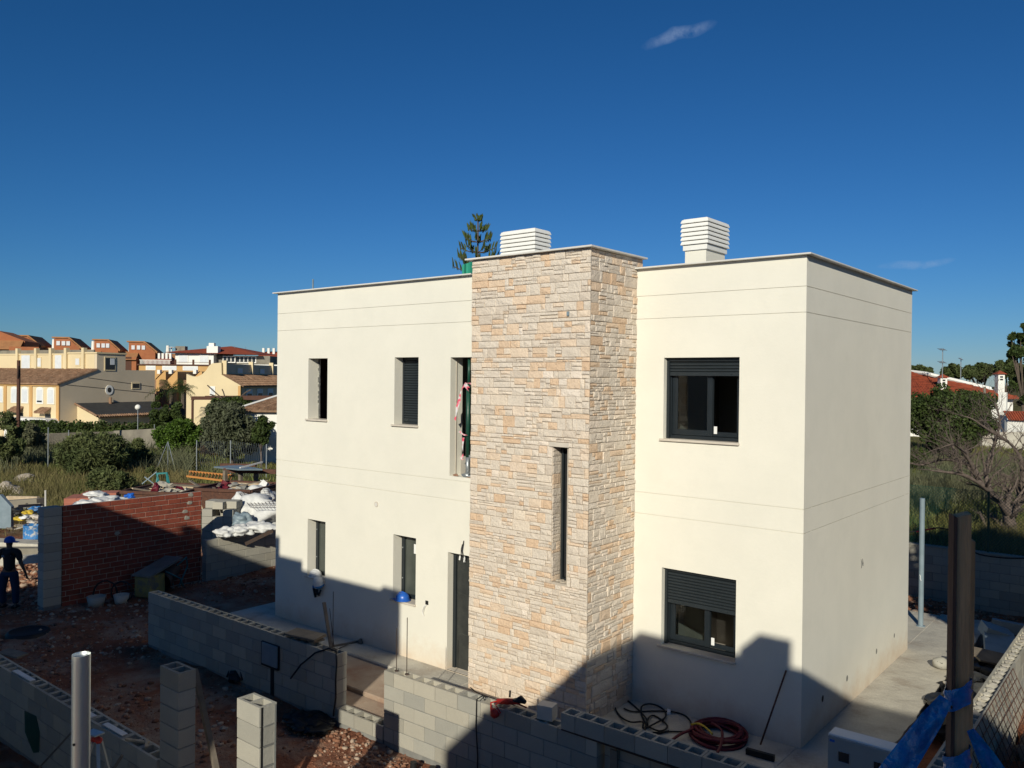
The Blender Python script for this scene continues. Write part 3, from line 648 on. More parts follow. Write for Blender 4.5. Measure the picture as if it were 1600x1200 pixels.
b = MB(); b.cbox(3.42, -11.995, 3.08, 9.5, -8.42, 3.3, .01); b.build('balcony', M['concrete'], nb)
n2 = thing('neighbour_house', 'long flat roofed house under construction behind the viewpoint on the left', 'house', (-8, -15, 0))
b = MB(); b.box(-11.62, -19, -.3, -1.30, -12, 6.40); b.build('wall', M['stucco'], n2)
b = MB(); b.box(-11.62, -12.25, 6.401, -4.15, -12.001, 6.58); b.box(-5.04, -12.24, 6.581, -4.90, -12.02, 6.97); b.box(-1.75, -12.24, 6.401, -1.301, -12.01, 6.48); b.box(-9.55, -12.24, 6.581, -9.1, -12.02, 6.90); b.box(-11.62, -19, 6.401, -11.4, -12.26, 6.58); b.build('parapet', M['stucco'], n2)

# ------------------------------------------------------------- concrete block walls
BM = {}
def block_mesh(L, hollow, wth=.195, hh=.19, mat='block'):
    k = (round(L, 3), hollow, mat, hh, wth)
    if k in BM: return BM[k]
    b = MB()
    if not hollow: b.cbox(0, 0, 0, L, wth, hh, .005)
    else:
        t = .03; n = 2 if L > .3 else 1; dp = .11
        xs = [0, t] ; 
        cw = (L - t * (n + 1)) / n
        holes = [(t + q * (cw + t), t + q * (cw + t) + cw) for q in range(n)]
        b.add([(0, 0, 0), (L, 0, 0), (L, wth, 0), (0, wth, 0), (0, 0, hh), (L, 0, hh), (L, wth, hh), (0, wth, hh)], [(0, 3, 2, 1), (0, 1, 5, 4), (1, 2, 6, 5), (2, 3, 7, 6), (3, 0, 4, 7)])
        b.add([(0, 0, hh), (L, 0, hh), (L, t, hh), (0, t, hh)], [(0, 1, 2, 3)]); b.add([(0, wth - t, hh), (L, wth - t, hh), (L, wth, hh), (0, wth, hh)], [(0, 1, 2, 3)])
        px = 0
        for h0, h1 in holes + [(L, L)]: b.add([(px, t, hh), (h0, t, hh), (h0, wth - t, hh), (px, wth - t, hh)], [(0, 1, 2, 3)]); px = h1
        for h0, h1 in holes:
            a = [(h0, t), (h1, t), (h1, wth - t), (h0, wth - t)]; i_ = [(h0 + .008, t + .008), (h1 - .008, t + .008), (h1 - .008, wth - t - .008), (h0 + .008, wth - t - .008)]
            b.add([(*q, hh) for q in a] + [(*q, hh - dp) for q in i_], [(0, 1, 5, 4), (1, 2, 6, 5), (2, 3, 7, 6), (3, 0, 4, 7), (4, 5, 6, 7)])
    BM[k] = b.mesh('block', M[mat]); return BM[k]
def block_wall(wt, p0, p1, z0, n, half=0, hollow=True, name='block', skip=None, core=True):
    """courses of 0.4 x 0.2 blocks from p0 to p1 (front face line), body to the left of travel"""
    p0, p1 = Vector((*p0, 0)), Vector((*p1, 0)); d = p1 - p0; Ln = d.length; d.normalize(); ang = math.atan2(d.y, d.x)
    for r in range(n):
        s = 0.0; z = z0 + .2 * r; first = (r + half) % 2
        while s < Ln - .03:
            L = .2 if (s == 0 and first) else .4
            L = min(L, Ln - s)
            if Ln - s - L < .08: L = Ln - s
            if not (skip and skip(s + L / 2, r)):
                q = p0 + d * (s + .003) + Vector((-d.y, d.x, 0)) * random.uniform(-.002, .002); q.z = z + .005
                inst(name, block_mesh(L - .007, hollow and r == n - 1), q, wt, ang)
            s += L
    if core:
        b = MB(Matrix.Translation((p0.x, p0.y, 0)) @ Matrix.Rotation(ang, 4, 'Z')); b.box(.008, .009, z0 - .3, Ln - .008, .186, z0 + .2 * (n - 1) - .002 if hollow else z0 + .2 * n - .01); b.build('mortar_bed', M['block_mortar'], wt)
def WY(x): return -3.10 + x * .0145
wa = thing('block_wall', 'low grey block wall with open cores on top, carrying a small meter box, left of the gate gap', 'wall', (-8.5, -3.2, -.2))
block_wall(wa, (-11.33, WY(-11.33)), (-5.80, WY(-5.80)), -.2, 5, 0)
wb = thing('block_wall', 'sunlit low block wall right of the gate gap, in front of the stone tower', 'wall', (-3, -3.1, -.2))
block_wall(wb, (-4.78, WY(-4.78)), (-1.22, WY(-1.22)), -.2, 5, 1)
wl_ = thing('block_wall', 'single low course of hollow blocks across the gate gap', 'wall', (-5.3, -3.2, -.2))
block_wall(wl_, (-5.795, WY(-5.795) - .01), (-4.785, WY(-4.785) - .01), -.2, 1, 0)
wc = thing('block_wall', 'row of hollow lintel blocks over dark niches at the lower right edge', 'wall', (0.2, -3.1, .8))
block_wall(wc, (-1.72, WY(-1.72) - .012), (2.14, WY(2.14) - .012), .803, 1, 1, core=False)
b = MB(); b.box(-1.72, WY(-1.72) - .004, .785, 1.2, WY(-1.7) + .17, .801); b.build('steel_lintel', M['steel'], wc)
nz = thing('block_wall', 'recessed block panel under the lintel row at the bottom edge', 'wall', (.4, -2.95, 0))
block_wall(nz, (-1.2, WY(-1.2) + .12), (2.14, WY(2.1) + .12), -.2, 5, 1, hollow=False)
for k, (x, wd, zt) in enumerate(((-1.02, .09, .74), (-.62, .30, .60), (.12, .28, .62))):
    b = MB(); b.obox((x, WY(x) + .05, (zt - .2) / 2), (wd, .022, zt + .2), (.03, 0, .02)); tag(b.build('plank', M['plank']), ('narrow grey plank propped upright in the niche below the lintel blocks', 'wide grey board leaning in the niche below the lintel blocks', 'grey board at the lower edge leaning beneath the lintel row')[k], 'plank')
wd_ = thing('block_wall', 'shaded block wall with white labels on its top at the lower left corner', 'wall', (-7, -6.5, -.2))
block_wall(wd_, (-10.6, -6.61), (-4.56, -6.61), -.2, 5, 0)
we = thing('block_wall', 'block wall just below the frame beyond the sunlit pillar', 'wall', (0, -6.5, -.2))
block_wall(we, (-2.90, -6.61), (2.5, -6.61), -.2, 4, 0)
for k, (x0, x1) in enumerate(((-8.62, -8.02), (-6.62, -6.2), (-5.9, -5.42))):
    b = MB(); b.obox(((x0 + x1) / 2, -6.545, .806), (x1 - x0, .07, .012), (0, 0, .01)); tag(b.build('metal_profile', M['coping']), ('pale flat strip on the shaded wall top nearest the left edge', 'pale flat strip on the wall top just left of the round post', 'pale flat strip on the wall top just right of the round post')[k], 'strip')
b = MB(); b.obox((-5.15, -6.53, .81), (.28, .035, .02), (0, .1, .6)); b.obox((-5.0, -6.50, .815), (.22, .03, .02), (0, .0, -.5)); tag(b.build('wood_offcuts', M['palewood']), 'thin pale wood offcuts on the wall top beside the round post', 'offcuts')
def pillar(lab, x0, y0, zt, nb_, groove):
    p = thing('block_pillar', lab, 'pillar', (x0 + .2, y0 + .1, -.25))
    for k in range(nb_):
        z = zt - .2 * (k + 1) + .005; o = inst('block', block_mesh(.385, k == 0), (x0, y0, z), p)
    b = MB(); b.box(x0 + .012, y0 + .012, zt - .2 * nb_ - .05, x0 + .373, y0 + .18, zt - .2); b.build('mortar_bed', M['block_mortar'], p)
    if groove:
        b = MB(); b.box(x0 + .3855, y0 + .018, zt - .2 * nb_, x0 + .3875, y0 + .040, zt - .01); b.build('slot', M['black'], p)
        b = MB(); b.box(x0 + .384, y0 + .165, zt - .2 * nb_, x0 + .394, y0 + .185, zt - .02)
        for k in range(1, nb_): b.box(x0 + .384, y0 + .04, zt - .2 * k - .006, x0 + .392, y0 + .165, zt - .2 * k + .006)
        b.build('joint_ridge', M['block_mortar'], p)
    return p
pillar('tall sunlit pillar of stacked hollow blocks in the foreground', -3.31, -6.44, 1.74, 10, True)
pillar('shaded pillar of stacked hollow blocks with a prop leaning behind it', -4.545, -6.59, 1.82, 10, False)
b = MB(); b.beam(at(304, 1046, 9.3), at(345, 1235, 8.9), .055, .05); tag(b.build('timber_prop', M['plank']), 'slanting timber prop against the shaded block pillar', 'prop')
b = MB(); b.beam((-5.05, -6.75, .75), (-5.35, -7.25, -.16), .045, .03); tag(b.build('timber_prop', M['plank']), 'slanting timber prop against the shaded wall, right of the round post', 'prop')
b = MB(); b.beam((-6.35, -6.64, .72), (-6.95, -7.15, -.16), .03, .02); tag(b.build('timber_prop', M['plank']), 'thin slanting prop against the shaded wall, left of the round post', 'prop')
b = MB(); b.add([(-8.1, -6.612, .40), (-7.72, -6.612, .43), (-7.60, -6.612, .25), (-7.62, -6.612, -.02), (-7.8, -6.612, -.08), (-8.08, -6.612, .12)], [tuple(range(6))]); b.extr([(-8.1, -6.616, .40), (-7.72, -6.616, .43), (-7.60, -6.616, .25), (-7.62, -6.616, -.02), (-7.8, -6.616, -.08), (-8.08, -6.616, .12)], (0, .003, 0)); b.build('dark_green_patch', M['green'], wd_)  # flat dark green patch on the wall face
wr = thing('block_wall', 'long block wall with filled cores running along the right side of the house plot', 'wall', (2.05, 3.5, -.2))
block_wall(wr, (2.14, -2.9), (2.14, 10.55), -.2, 6, 0)
b = MB()
for k in range(26):
    yy = .1 + k * .2 + random.uniform(-.02, .02); b.lump((2.04, yy, .992), (.055, .075, .022), k, .3, 1)
for k in range(22): b.lump((2.04 + random.uniform(-.06, .06), random.uniform(-.2, 10), 1.0), (.012, .012, .012), k, .3, 1)
b.build('mortar_fill', M['concrete'], wr)
wk = thing('block_wall', 'block wall along the back of the plot under the chain link fence', 'wall', (-1, 10.7, -.3))
block_wall(wk, (-4.5, 10.62), (1.93, 10.62), -.4, 7, 0, hollow=False)
b = MB(); b.cbox(-4.5, 10.60, 1.0, 1.93, 10.83, 1.035, .004); b.build('wall_cap', M['block'], wk)
wk2 = thing('block_wall', 'grey block wall joining the red brick wall at the left', 'wall', (-15.4, 2, -.3))
block_wall(wk2, (-15.5, 4.4), (-15.5, .27), -.46, 6, 0, hollow=False)
# red brick wall with its grey block pier
bw = thing('brick_wall', 'red hollow brick wall ending in a grey block pier, half in shade', 'wall', (-15.4, -1.5, -.3))
bme = {}
def brick_mesh(L):
    L = round(L, 3)
    if L not in bme: b = MB(); b.cbox(0, 0, 0, .11, L, .107, .004); bme[L] = b.mesh('brick', M['brick'])
    return bme[L]
for r in range(19):
    z = -.30 + r * .12; y = -3.12; s0 = (0, .17, .08, .25)[r % 4]; e1 = .25; k = 0
    while y < e1 - .02:
        L = (s0 if (k == 0 and s0) else .33); L = min(L, e1 - y)
        if e1 - y - L < .06: L = e1 - y
        inst('brick', brick_mesh(L - .014), (-15.5 - .11 + random.uniform(-.003, .003), y, z + .007), bw); y += L; k += 1
b = MB(); b.box(-15.60, -3.12, -.5, -15.509, .25, 1.975)
b.build('mortar_bed', M['brick_mortar'], bw)
b = MB()
for (y, z) in ((-.05, 1.92), (-.08, 1.72), (-.2, 1.52), (-1.9, 1.2), (-.15, 1.35)): b.lump((-15.5, y, z), (.008, .07, .05), int(y * 50), .3, 2)
b.build('mortar_smear', M['block'], bw)
for k in range(11):
    o = inst('pier_block', block_mesh(.385, False, .30), (-15.52 , -3.515, -.22 + k * .2), bw, math.pi / 2)
b = MB(); b.box(-15.79, -3.5, -.5, -15.53, -3.14, 1.96); b.build('mortar_bed', M['block_mortar'], bw)
# steel bars, boards and small things on the walls
def rod(p, zt, lab, lean=(0, 0), r=.006):
    b = MB(); b.cyl((p[0], p[1], p[2] - .1), (p[0] + lean[0], p[1] + lean[1], zt), r, n=6); b.lump((p[0], p[1], p[2]), (.04, .04, .015), 3, .3, 1); tag(b.build('steel_bar', M['steel']), lab, 'steel bar')
rod((-4.63, -3.07, .8), 1.40, 'upright steel bar at the very corner of the sunlit block wall')
rod((-4.42, -3.07, .8), 1.59, 'upright steel bar second from the corner of the sunlit block wall')
rod((-6.03, -3.08, .8), 1.68, 'tall straight steel bar at the end of the shaded wall by the gate gap')
rod((-6.0, -3.06, .8), 1.40, 'shorter leaning steel bar at the end of the shaded wall by the gate gap', (-.14, .0))
b = MB(); b.beam((-6.12, -3.04, .8), (-6.42, -2.95, 1.42), .05, .03); tag(b.build('board', M['plank']), 'narrow board standing tilted on the wall end by the gate gap', 'board')
b = MB(); b.obox((-6.75, -3.05, .87), (.66, .26, .035), (.10, -.02, .12)); b.obox((-6.68, -3.0, .83), (.5, .2, .02), (.05, .02, -.1)); tag(b.build('board', M['plank']), 'short grey board lying across the open block cores', 'board')
b = MB(); b.tube([(-6.75, -3.32, .25), (-6.55, -3.28, .50), (-6.25, -3.24, .74), (-6.02, -3.16, .84), (-5.85, -3.16, .83), (-5.76, -3.22, .68), (-5.72, -3.27, .45), (-5.71, -3.27, .2), (-5.78, -3.25, -.02), (-5.8, -3.24, -.1)], .014, 7); tag(b.build('black_conduit', M['black'], smooth=True), 'black flexible conduit looping over the wall end by the gate gap', 'conduit')
b = MB(); b.tube([(-2.98, -3.04, .83), (-3.0, -3.08, .86), (-3.04, -3.15, .82), (-3.03, -3.17, .5), (-3.0, -3.165, .1), (-3.0, -3.17, -.2)], .009, 5); b.tube([(-3.0, -3.08, .86), (-2.96, -3.09, .81)], .008, 5); tag(b.build('cable', M['black']), 'thin black cable hanging down the sunlit block wall', 'cable')
mb_ = thing('meter_box', 'small grey meter box set into the shaded block wall', 'meter box', (-7.4, -3.22, .4))
b = MB(); b.cbox(-7.66, -3.245, .24, -7.2, -3.20, .63, .005); b.build('recess_frame', M['black'], mb_)
b = MB(); b.cbox(-7.60, -3.275, .29, -7.19, -3.246, .63, .006); b.build('lid', M['bluegrey'], mb_)
b = MB(); b.cbox(-7.44, -3.213, -.25, -7.34, -3.206, .24, .003); b.build('chase', M['black_gap'], mb_)
# cardboard-like block, red tool on the wall
b = MB(); b.obox((-2.04, -2.98, .885), (.20, .17, .17), (.0, .0, .25)); o = tag(b.build('loose_block', M['sill']), 'small brown cube shaped block standing on the shaded wall top', 'block'); b = MB(); b.obox((-2.07, -3.068, .885), (.07, .004, .165), (0, 0, .25)); b.build('label', M['paper'], o)
gr = thing('angle_grinder', 'red and black angle grinder with bundled cord on the shaded wall top', 'power tool', (-2.6, -3.05, .85))
b = MB(); b.tube([(-2.52, -3.0, .88), (-2.62, -3.04, .87), (-2.74, -3.1, .86)], [.035, .04, .032], 10); b.lump((-2.70, -3.2, .75), (.07, .04, .06), 4, .2, 2); b.build('body', M['red'], gr, True)
b = MB(); b.tube([(-2.52, -3.0, .88), (-2.45, -2.98, .92), (-2.38, -2.98, .9)], [.035, .05, .025], 8); b.lathe((-2.49, -3.0, .9), [(.0, .02), (.06, .015), (.06, .0), (0, -.005)], 14); b.tube([(-2.60, -3.02, .92), (-2.61, -3.0, 1.0)], .012, 6); b.build('head', M['black'], gr, True)
b = MB(); b.tube([(-2.74, -3.1, .86), (-2.80, -3.15, .84), (-2.74, -3.22, .80), (-2.64, -3.22, .72), (-2.60, -3.2, .78), (-2.68, -3.2, .86), (-2.60, -3.1, .92), (-2.44, -3.0, .86), (-2.36, -2.98, .84)], .011, 6); b.build('cord', M['red'], gr, True)
# electric cabinet on the right wall corner
cb = thing('electric_cabinet', 'white electric meter cabinet with two small dark windows at the lower right', 'cabinet', (1.66, -2.95, .9))
cx0, cx1, cy0, cy1, cz0, cz1 = 1.335, 2.02, -3.02, -2.80, .82, 1.565
b = MB(); b.cbox(cx0, cy0 + .03, cz0, cx1, cy1, cz1, .006); b.build('body', M['white'], cb)
b = MB(); b.cbox(cx0 + .006, cy0, cz0, cx1 - .006, cy0 + .028, cz1 - .012, .005); dr = b.build('door', M['cabinet'], cb)
for k in (0, 1):
    x = cx0 + .10 + k * .32; b = frame_mb(x, x + .115, cz1 - .235, cz1 - .125, cy0 - .008, .009, .008); b.build('window_frame', M['galv'], dr)
    b = MB(); b.box(x + .01, cy0 - .004, cz1 - .226, x + .105, cy0 - .001, cz1 - .134); b.build('inspection_window', M['windowdark'], dr)
b = MB(); b.box(cx0 + .025, cy0 - .002, cz1 - .062, cx0 + .072, cy0 - .0005, cz1 - .038); b.build('blue_badge', M['blue'], dr)
b = MB(); b.add([(cx0 + .06, cy0 - .001, cz1 - .33), (cx0 + .09, cy0 - .001, cz1 - .33), (cx0 + .075, cy0 - .001, cz1 - .295)], [(0, 1, 2)]); b.build('warning_mark', M['yellow'], dr)
# ------------------------------------------------------------- posts
p = at(1438, 978, 1); q = Vector((-.17, 7.19, 0))
b = MB(); b.cyl((q.x, q.y, -.01), (q.x, q.y, 2.6), .05, n=20, caps=True); b.lathe((q.x, q.y, 0), [(.09, 0), (.085, .012), (.05, .014)], 16); o = tag(b.build('steel_post', M['bluegrey'], smooth=False), 'blue grey round steel post standing on the rear terrace behind the house', 'post')
b = MB(); b.tube([(q.x - .02, q.y - .052, 1.05), (q.x - .005, q.y - .053, 1.02), (q.x - .01, q.y - .053, .98), (q.x + .01, q.y - .053, .93)], .007, 5); b.build('paint_chip', M['paper'], o)
q = at(127, 1022, 3.6)
b = MB(); b.cyl((q.x, q.y, -.16), (q.x, q.y, q.z), .0375, n=32, caps=False); b.poly([(q.x + .0375 * math.cos(t * math.pi / 16), q.y + .0375 * math.sin(t * math.pi / 16), q.z - .012) for t in range(32)]); b.cyl((q.x, q.y, q.z), (q.x, q.y, q.z - .012), .0375, .034, 32, False)
o = tag(b.build('steel_post', M['brushed'], smooth=True), 'tall galvanised round post in the left foreground', 'post')
b = MB()
for dz in (.38, .58, .60): b.cyl((q.x + .017, q.y - .0345, q.z - dz), (q.x + .018, q.y - .037, q.z - dz), .006, n=8)
b.build('screw_hole', M['black'], o)
# tripod beside it
q = at(152, 1155, 7.6); tp = thing('tripod', 'red headed surveying tripod behind the round post', 'tripod', (q.x, q.y, -.16))
b = MB(); b.lump((q.x + .03, q.y, q.z), (.035, .03, .035), 1, .1, 2); b.cyl((q.x - .12, q.y, q.z - .03), (q.x, q.y, q.z), .025, .03, 8); b.build('head', M['red'], tp, True)
b = MB(); b.obox((q.x - .04, q.y - .01, q.z + .05), (.16, .1, .012), (0, 0, .2)); b.build('plate', M['galv'], tp)
for a in (-.3, 1.8, 3.9):
    b = MB(); b.beam((q.x + .04 * math.cos(a), q.y + .04 * math.sin(a), q.z - .03), (q.x + .5 * math.cos(a), q.y + .5 * math.sin(a), -.155), .03, .018); b.build('leg', M['galv'], tp)
    b = MB(); b.beam((q.x + .17 * math.cos(a), q.y + .17 * math.sin(a), q.z - .42), (q.x + .2 * math.cos(a), q.y + .2 * math.sin(a), q.z - .52), .05, .035); b.build('clamp', M['red'], tp)
# timber guard post on the balcony with blue sheet tied round it
gp = thing('guard_post', 'near timber guard post with blue plastic sheet tied round it at the right', 'post', (3.5, -8.7, 3.3))
def onpost(px, py, d): return at(px, py, d)
d0 = 2.3
a0 = at(1503, 800, d0); ang = .55
def postmb(cx, cy, w1, w2, z0, zt0, zt1, ang):
    b = MB(Matrix.Translation((cx, cy, 0)) @ Matrix.Rotation(ang, 4, 'Z')); a, c_ = w1 / 2, w2 / 2
    b.add([(-a, -c_, z0), (a, -c_, z0), (a, c_, z0), (-a, c_, z0), (-a, -c_, zt0), (a, -c_, zt1), (a, c_, zt1 + .004), (-a, c_, zt0 + .002)], [(0, 3, 2, 1), (4, 5, 6, 7), (0, 1, 5, 4), (1, 2, 6, 5), (2, 3, 7, 6), (3, 0, 4, 7)]); return b
postmb(a0.x, a0.y, .038, .034, 3.3, a0.z - .012, a0.z - .003, .55).build('upright', M['wood'], gp)
postmb(a0.x - .0245 * math.cos(.55) + .002, a0.y - .0245 * math.sin(.55) - .002, .010, .037, 3.3, a0.z - .008, a0.z - .014, .55).build('upright', M['darkwood'], gp)
a1 = at(1513, 840, d0 + .06); postmb(a1.x + .004, a1.y, .024, .016, 3.3, a1.z, a1.z - .01, .55).build('upright', M['wood'], gp)
def sheet(pts, mat, nm, par, th=.0): 
    return None
def ribbon(path, widths, seed, mat=M['bluetarp'], n=7, fold=.16):
    """crumpled strip following path; widths across, folded in depth"""
    P = [Vector(p) for p in path]; b = MB(); vs = []; rows = []
    for i, p in enumerate(P):
        d = (P[min(i + 1, len(P) - 1)] - P[max(i - 1, 0)]).normalized(); vdir = (p - CAM).normalized(); sd_ = d.cross(vdir).normalized(); w_ = widths[i]
        for k in range(n):
            t = k / (n - 1) - .5
            f = math.sin(t * 9 + seed + i * .35) * fold * w_ * .5 + noise.noise(Vector((t * 4, i * .5, seed))) * w_ * .35
            vs.append(p + sd_ * t * w_ + vdir * f)
    fs = [(i * n + k, i * n + k + 1, (i + 1) * n + k + 1, (i + 1) * n + k) for i in range(len(P) - 1) for k in range(n - 1)]
    b.add(vs, fs); return b
def lerp_path(pts, d, m=10):
    out = []
    for i in range(len(pts) - 1):
        for k in range(m): t = k / m; out.append(at(pts[i][0] + (pts[i + 1][0] - pts[i][0]) * t, pts[i][1] + (pts[i + 1][1] - pts[i][1]) * t, d))
    out.append(at(*pts[-1], d)); return out
pth = lerp_path([(1478, 1092), (1455, 1125), (1400, 1205), (1360, 1270)], d0 - .03, 8); ribbon(pth, [.035 + .062 * i / len(pth) for i in range(len(pth))], 1.0).build('blue_sheet', M['bluetarp'], gp, True)
pth = lerp_path([(1516, 1140), (1540, 1180), (1580, 1250)], d0 - .02, 8); ribbon(pth, [.02 + .055 * i / len(pth) for i in range(len(pth))], 3.0).build('blue_sheet', M['bluetarp'], gp, True)
def wrap(py0, py1, hgt, seed):
    b = MB(); n = 20; rows = 6; c0 = at(1503, py0, d0)
    for j in range(rows):
        for k in range(n):
            t = 2 * math.pi * k / n; r_ = .033 + .003 * math.sin(5 * t + j * 1.7 + seed) + .003 * math.sin(j * 2.6); z = c0.z - hgt * (j / (rows - 1) - .5) + .02 * math.cos(t - .4)
            b.v.append((a0.x - .004 + r_ * math.cos(t) * 1.0, a0.y - .003 + r_ * math.sin(t), z))
    b.f += [(j * n + k, j * n + (k + 1) % n, (j + 1) * n + (k + 1) % n, (j + 1) * n + k) for j in range(rows - 1) for k in range(n)]
    return b
wrap(1085, 0, .060, 1).build('sheet_wrap', M['bluetarp'], gp, True); wrap(1192, 0, .07, 2).build('sheet_wrap', M['bluetarp'], gp, True)
# ------------------------------------------------------------- things on the house sills and slab
def hard_hat(c, s, mat, lab, rot=0, nm='hard_hat'):
    t = thing(nm, lab, 'hard hat', c); cx, cy, cz = c
    b = MB(Matrix.Translation(c) @ Matrix.Rotation(rot, 4, 'Z')); b.lathe((0, 0, 0), [(.115, .0), (.118, .03), (.11, .07), (.09, .105), (.055, .128), (.02, .136), (0.0, .137)], 20, 1.12, .95); b.build('shell', mat, t, True)
    b = MB(Matrix.Translation(c) @ Matrix.Rotation(rot, 4, 'Z')); b.lathe((0, 0, 0), [(.11, .006), (.14, -.006), (.14, -.002), (.112, .016)], 20, 1.12, .95); b.add([(.10, -.09, .012), (.20, -.06, -.004), (.215, 0, -.006), (.20, .06, -.004), (.10, .09, .012)], [(0, 1, 2, 3, 4)]); b.build('brim', mat, t, True)
    b = MB(Matrix.Translation(c) @ Matrix.Rotation(rot, 4, 'Z')); b.tube([(-.12, 0, .05), (-.10, 0, .095), (-.05, 0, .13), (0, 0, .143), (.06, 0, .130), (.11, 0, .09)], .009, 6); b.build('ridge', mat, t, True); return t
hard_hat((-6.80, YL + .03, .985), 1, M['blue'], 'blue hard hat on the sill of the lower window next to the door', math.pi + .2)
hard_hat((-9.30, YL + .04, 1.0), 1, M['bag'], 'white hard hat standing on the sill of the far left lower window', .3)
h2 = thing('hard_hat', 'white hard hat with blue lining hanging off the far left lower sill', 'hard hat', (-9.05, -1.02, .9))
b = MB(Matrix.Translation((-9.06, YL - .06, .90)) @ Matrix.Rotation(.25, 4, 'X')); b.lathe((0, 0, 0), [(.105, .0), (.11, .06), (.09, .12), (.05, .15), (0, .16)], 18); b.build('shell', M['bag'], h2, True)
b = MB(Matrix.Translation((-9.06, YL - .06, .86)) @ Matrix.Rotation(.25, 4, 'X')); b.lathe((0, 0, 0), [(.11, .045), (.125, .03), (.10, .0), (.06, -.03), (0, -.035)], 18); b.build('lining', M['bluebarrel'], h2, True)
b = MB(); b.tube([(-9.2, YL - .05, .92), (-9.22, YL - .05, .8), (-9.2, YL - .04, .68), (-9.19, YL - .04, .62)], [.03, .035, .03, .02], 8); b.tube([(-9.10, YL - .06, .84), (-9.12, YL - .07, .74), (-9.06, YL - .06, .70), (-9.0, YL - .06, .8)], [.02, .03, .03, .015], 8); tag(b.build('work_gloves', M['black'], smooth=True), 'dark work gloves hanging below the far left lower window', 'gloves')
# green prop with striped tape in the tall opening
px_, py_ = -5.33, YL + .10
gp2 = thing('steel_prop', 'dark green telescopic prop standing in the tall unfinished opening', 'prop', (px_, py_, 3.3))
b = MB(); b.cyl((px_, py_, 3.62), (px_, py_, 4.86), .036, n=14); b.cyl((px_ + .008, py_, 4.8), (px_ + .012, py_, 5.28), .024, n=12); b.build('tube', M['green'], gp2, True)
b = MB(); b.cyl((px_, py_, 3.30), (px_, py_, 3.62), .036, n=12); b.cyl((px_, py_, 3.295), (px_, py_, 3.31), .07, n=12); b.build('foot', M['galv'], gp2, True)
M['tape'] = pbr('red_white_tape', (.72, .70, .70), (.75, .10, .16), rough=.4, vscale=16, vdet=0, bump=0)
def strip(pts, wd, seed=0):
    b = MB(); vs = []
    for i, p in enumerate(pts):
        p = Vector(p); o_ = Vector((wd * math.cos(seed + i * .9), .0, wd * math.sin(seed + i * .9) * .6)); vs += [p - o_ / 2, p + o_ / 2]
    b.add(vs, [(2 * i, 2 * i + 1, 2 * i + 3, 2 * i + 2) for i in range(len(pts) - 1)]); return b
tpz = thing('barrier_tape', 'red and white barrier tape knotted round the green prop and hanging down', 'tape', (px_, py_ - .05, 4.5))
strip([(-5.0, YL - .02, 4.86), (-5.12, YL + .0, 4.83), (-5.22, YL + .02, 4.85), (-5.32, YL + .04, 4.86), (-5.38, YL + .03, 4.80), (-5.42, YL + .01, 4.7), (-5.44, YL, 4.58), (-5.48, YL - .01, 4.45), (-5.50, YL - .01, 4.33), (-5.52, YL - .02, 4.24)], .07, .3).build('long_end', M['tape'], tpz)
strip([(-5.36, YL + .02, 4.80), (-5.29, YL, 4.86), (-5.26, YL + .02, 4.78), (-5.31, YL, 4.82), (-5.24, YL, 4.74)], .07, 1.4).build('knot', M['tape'], tpz)
strip([(-5.50, YL, 4.03), (-5.43, YL + .01, 4.05), (-5.36, YL + .02, 4.00), (-5.29, YL + .02, 4.0)], .06, .2).build('lower_wrap', M['tape'], tpz)
strip([(-5.37, YL + .03, 3.95), (-5.385, YL + .03, 3.8), (-5.37, YL + .03, 3.66), (-5.41, YL + .02, 3.60), (-5.36, YL + .02, 3.58)], .05, .1).build('short_end', M['tape'], tpz)
b = MB()
for k in range(6):
    x = -5.28 + k * .02; b.tube([(x - .05, YL + .1, 3.31), (x + random.uniform(-.03, .05), YL + .08, 3.42), (x + random.uniform(-.02, .07), YL + .06, 3.55), (x + random.uniform(-.03, .06), YL + .08, 3.66)], .006, 5)
b.lump((-5.33, YL + .06, 3.32), (.1, .05, .03), 2, .4, 2); tag(b.build('wire_bundle', M['galv']), 'bundle of cut grey wires at the foot of the green prop', 'wires')
b = MB(); b.lump((-5.55, YL + .05, 3.305), (.06, .04, .02), 2, .4, 2); b.lump((-5.2, YL + .03, 3.30), (.08, .03, .012), 5, .4, 2); tag(b.build('mortar_debris', M['rubble']), 'crumbs of mortar on the floor of the tall unfinished opening', 'debris')
# hoses and broom on the slab, right of the tower
def Zg(px, py, z):
    d = FW + RT * (px - 800) / FPX + UP * (600 - py) / FPX; t = (z - CAM.z) / d.z; return CAM + d * t
def smooth(pts, k=5):
    out = []; P = [Vector(p) for p in pts]
    for i in range(len(P) - 1):
        p0, p1, p2, p3 = P[max(i - 1, 0)], P[i], P[i + 1], P[min(i + 2, len(P) - 1)]
        for j in range(k):
            t = j / k; out.append(.5 * ((2 * p1) + (p2 - p0) * t + (2 * p0 - 5 * p1 + 4 * p2 - p3) * t * t + (3 * p1 - p0 - 3 * p2 + p3) * t ** 3))
    out.append(P[-1]); return out
pp = [(1045, 1142), (1010, 1148), (1012, 1125), (1022, 1118), (1043, 1134), (1030, 1142), (1008, 1130), (1002, 1105), (1018, 1100), (1036, 1108), (1040, 1120), (1028, 1128), (1006, 1138), (1004, 1128), (985, 1128), (968, 1118), (960, 1100), (968, 1090), (985, 1098), (1008, 1120), (1012, 1132)]
b = MB(); b.tube(smooth([Zg(x, y, .015 + .02 * (i % 3)) for i, (x, y) in enumerate(pp)], 4), .013, 6); b.tube(smooth([Zg(x, y, .02) for x, y in ((975, 1107), (990, 1112), (1020, 1111), (1050, 1112), (1070, 1118), (1080, 1130), (1075, 1142), (1045, 1143), (1020, 1145))], 4), .012, 6)
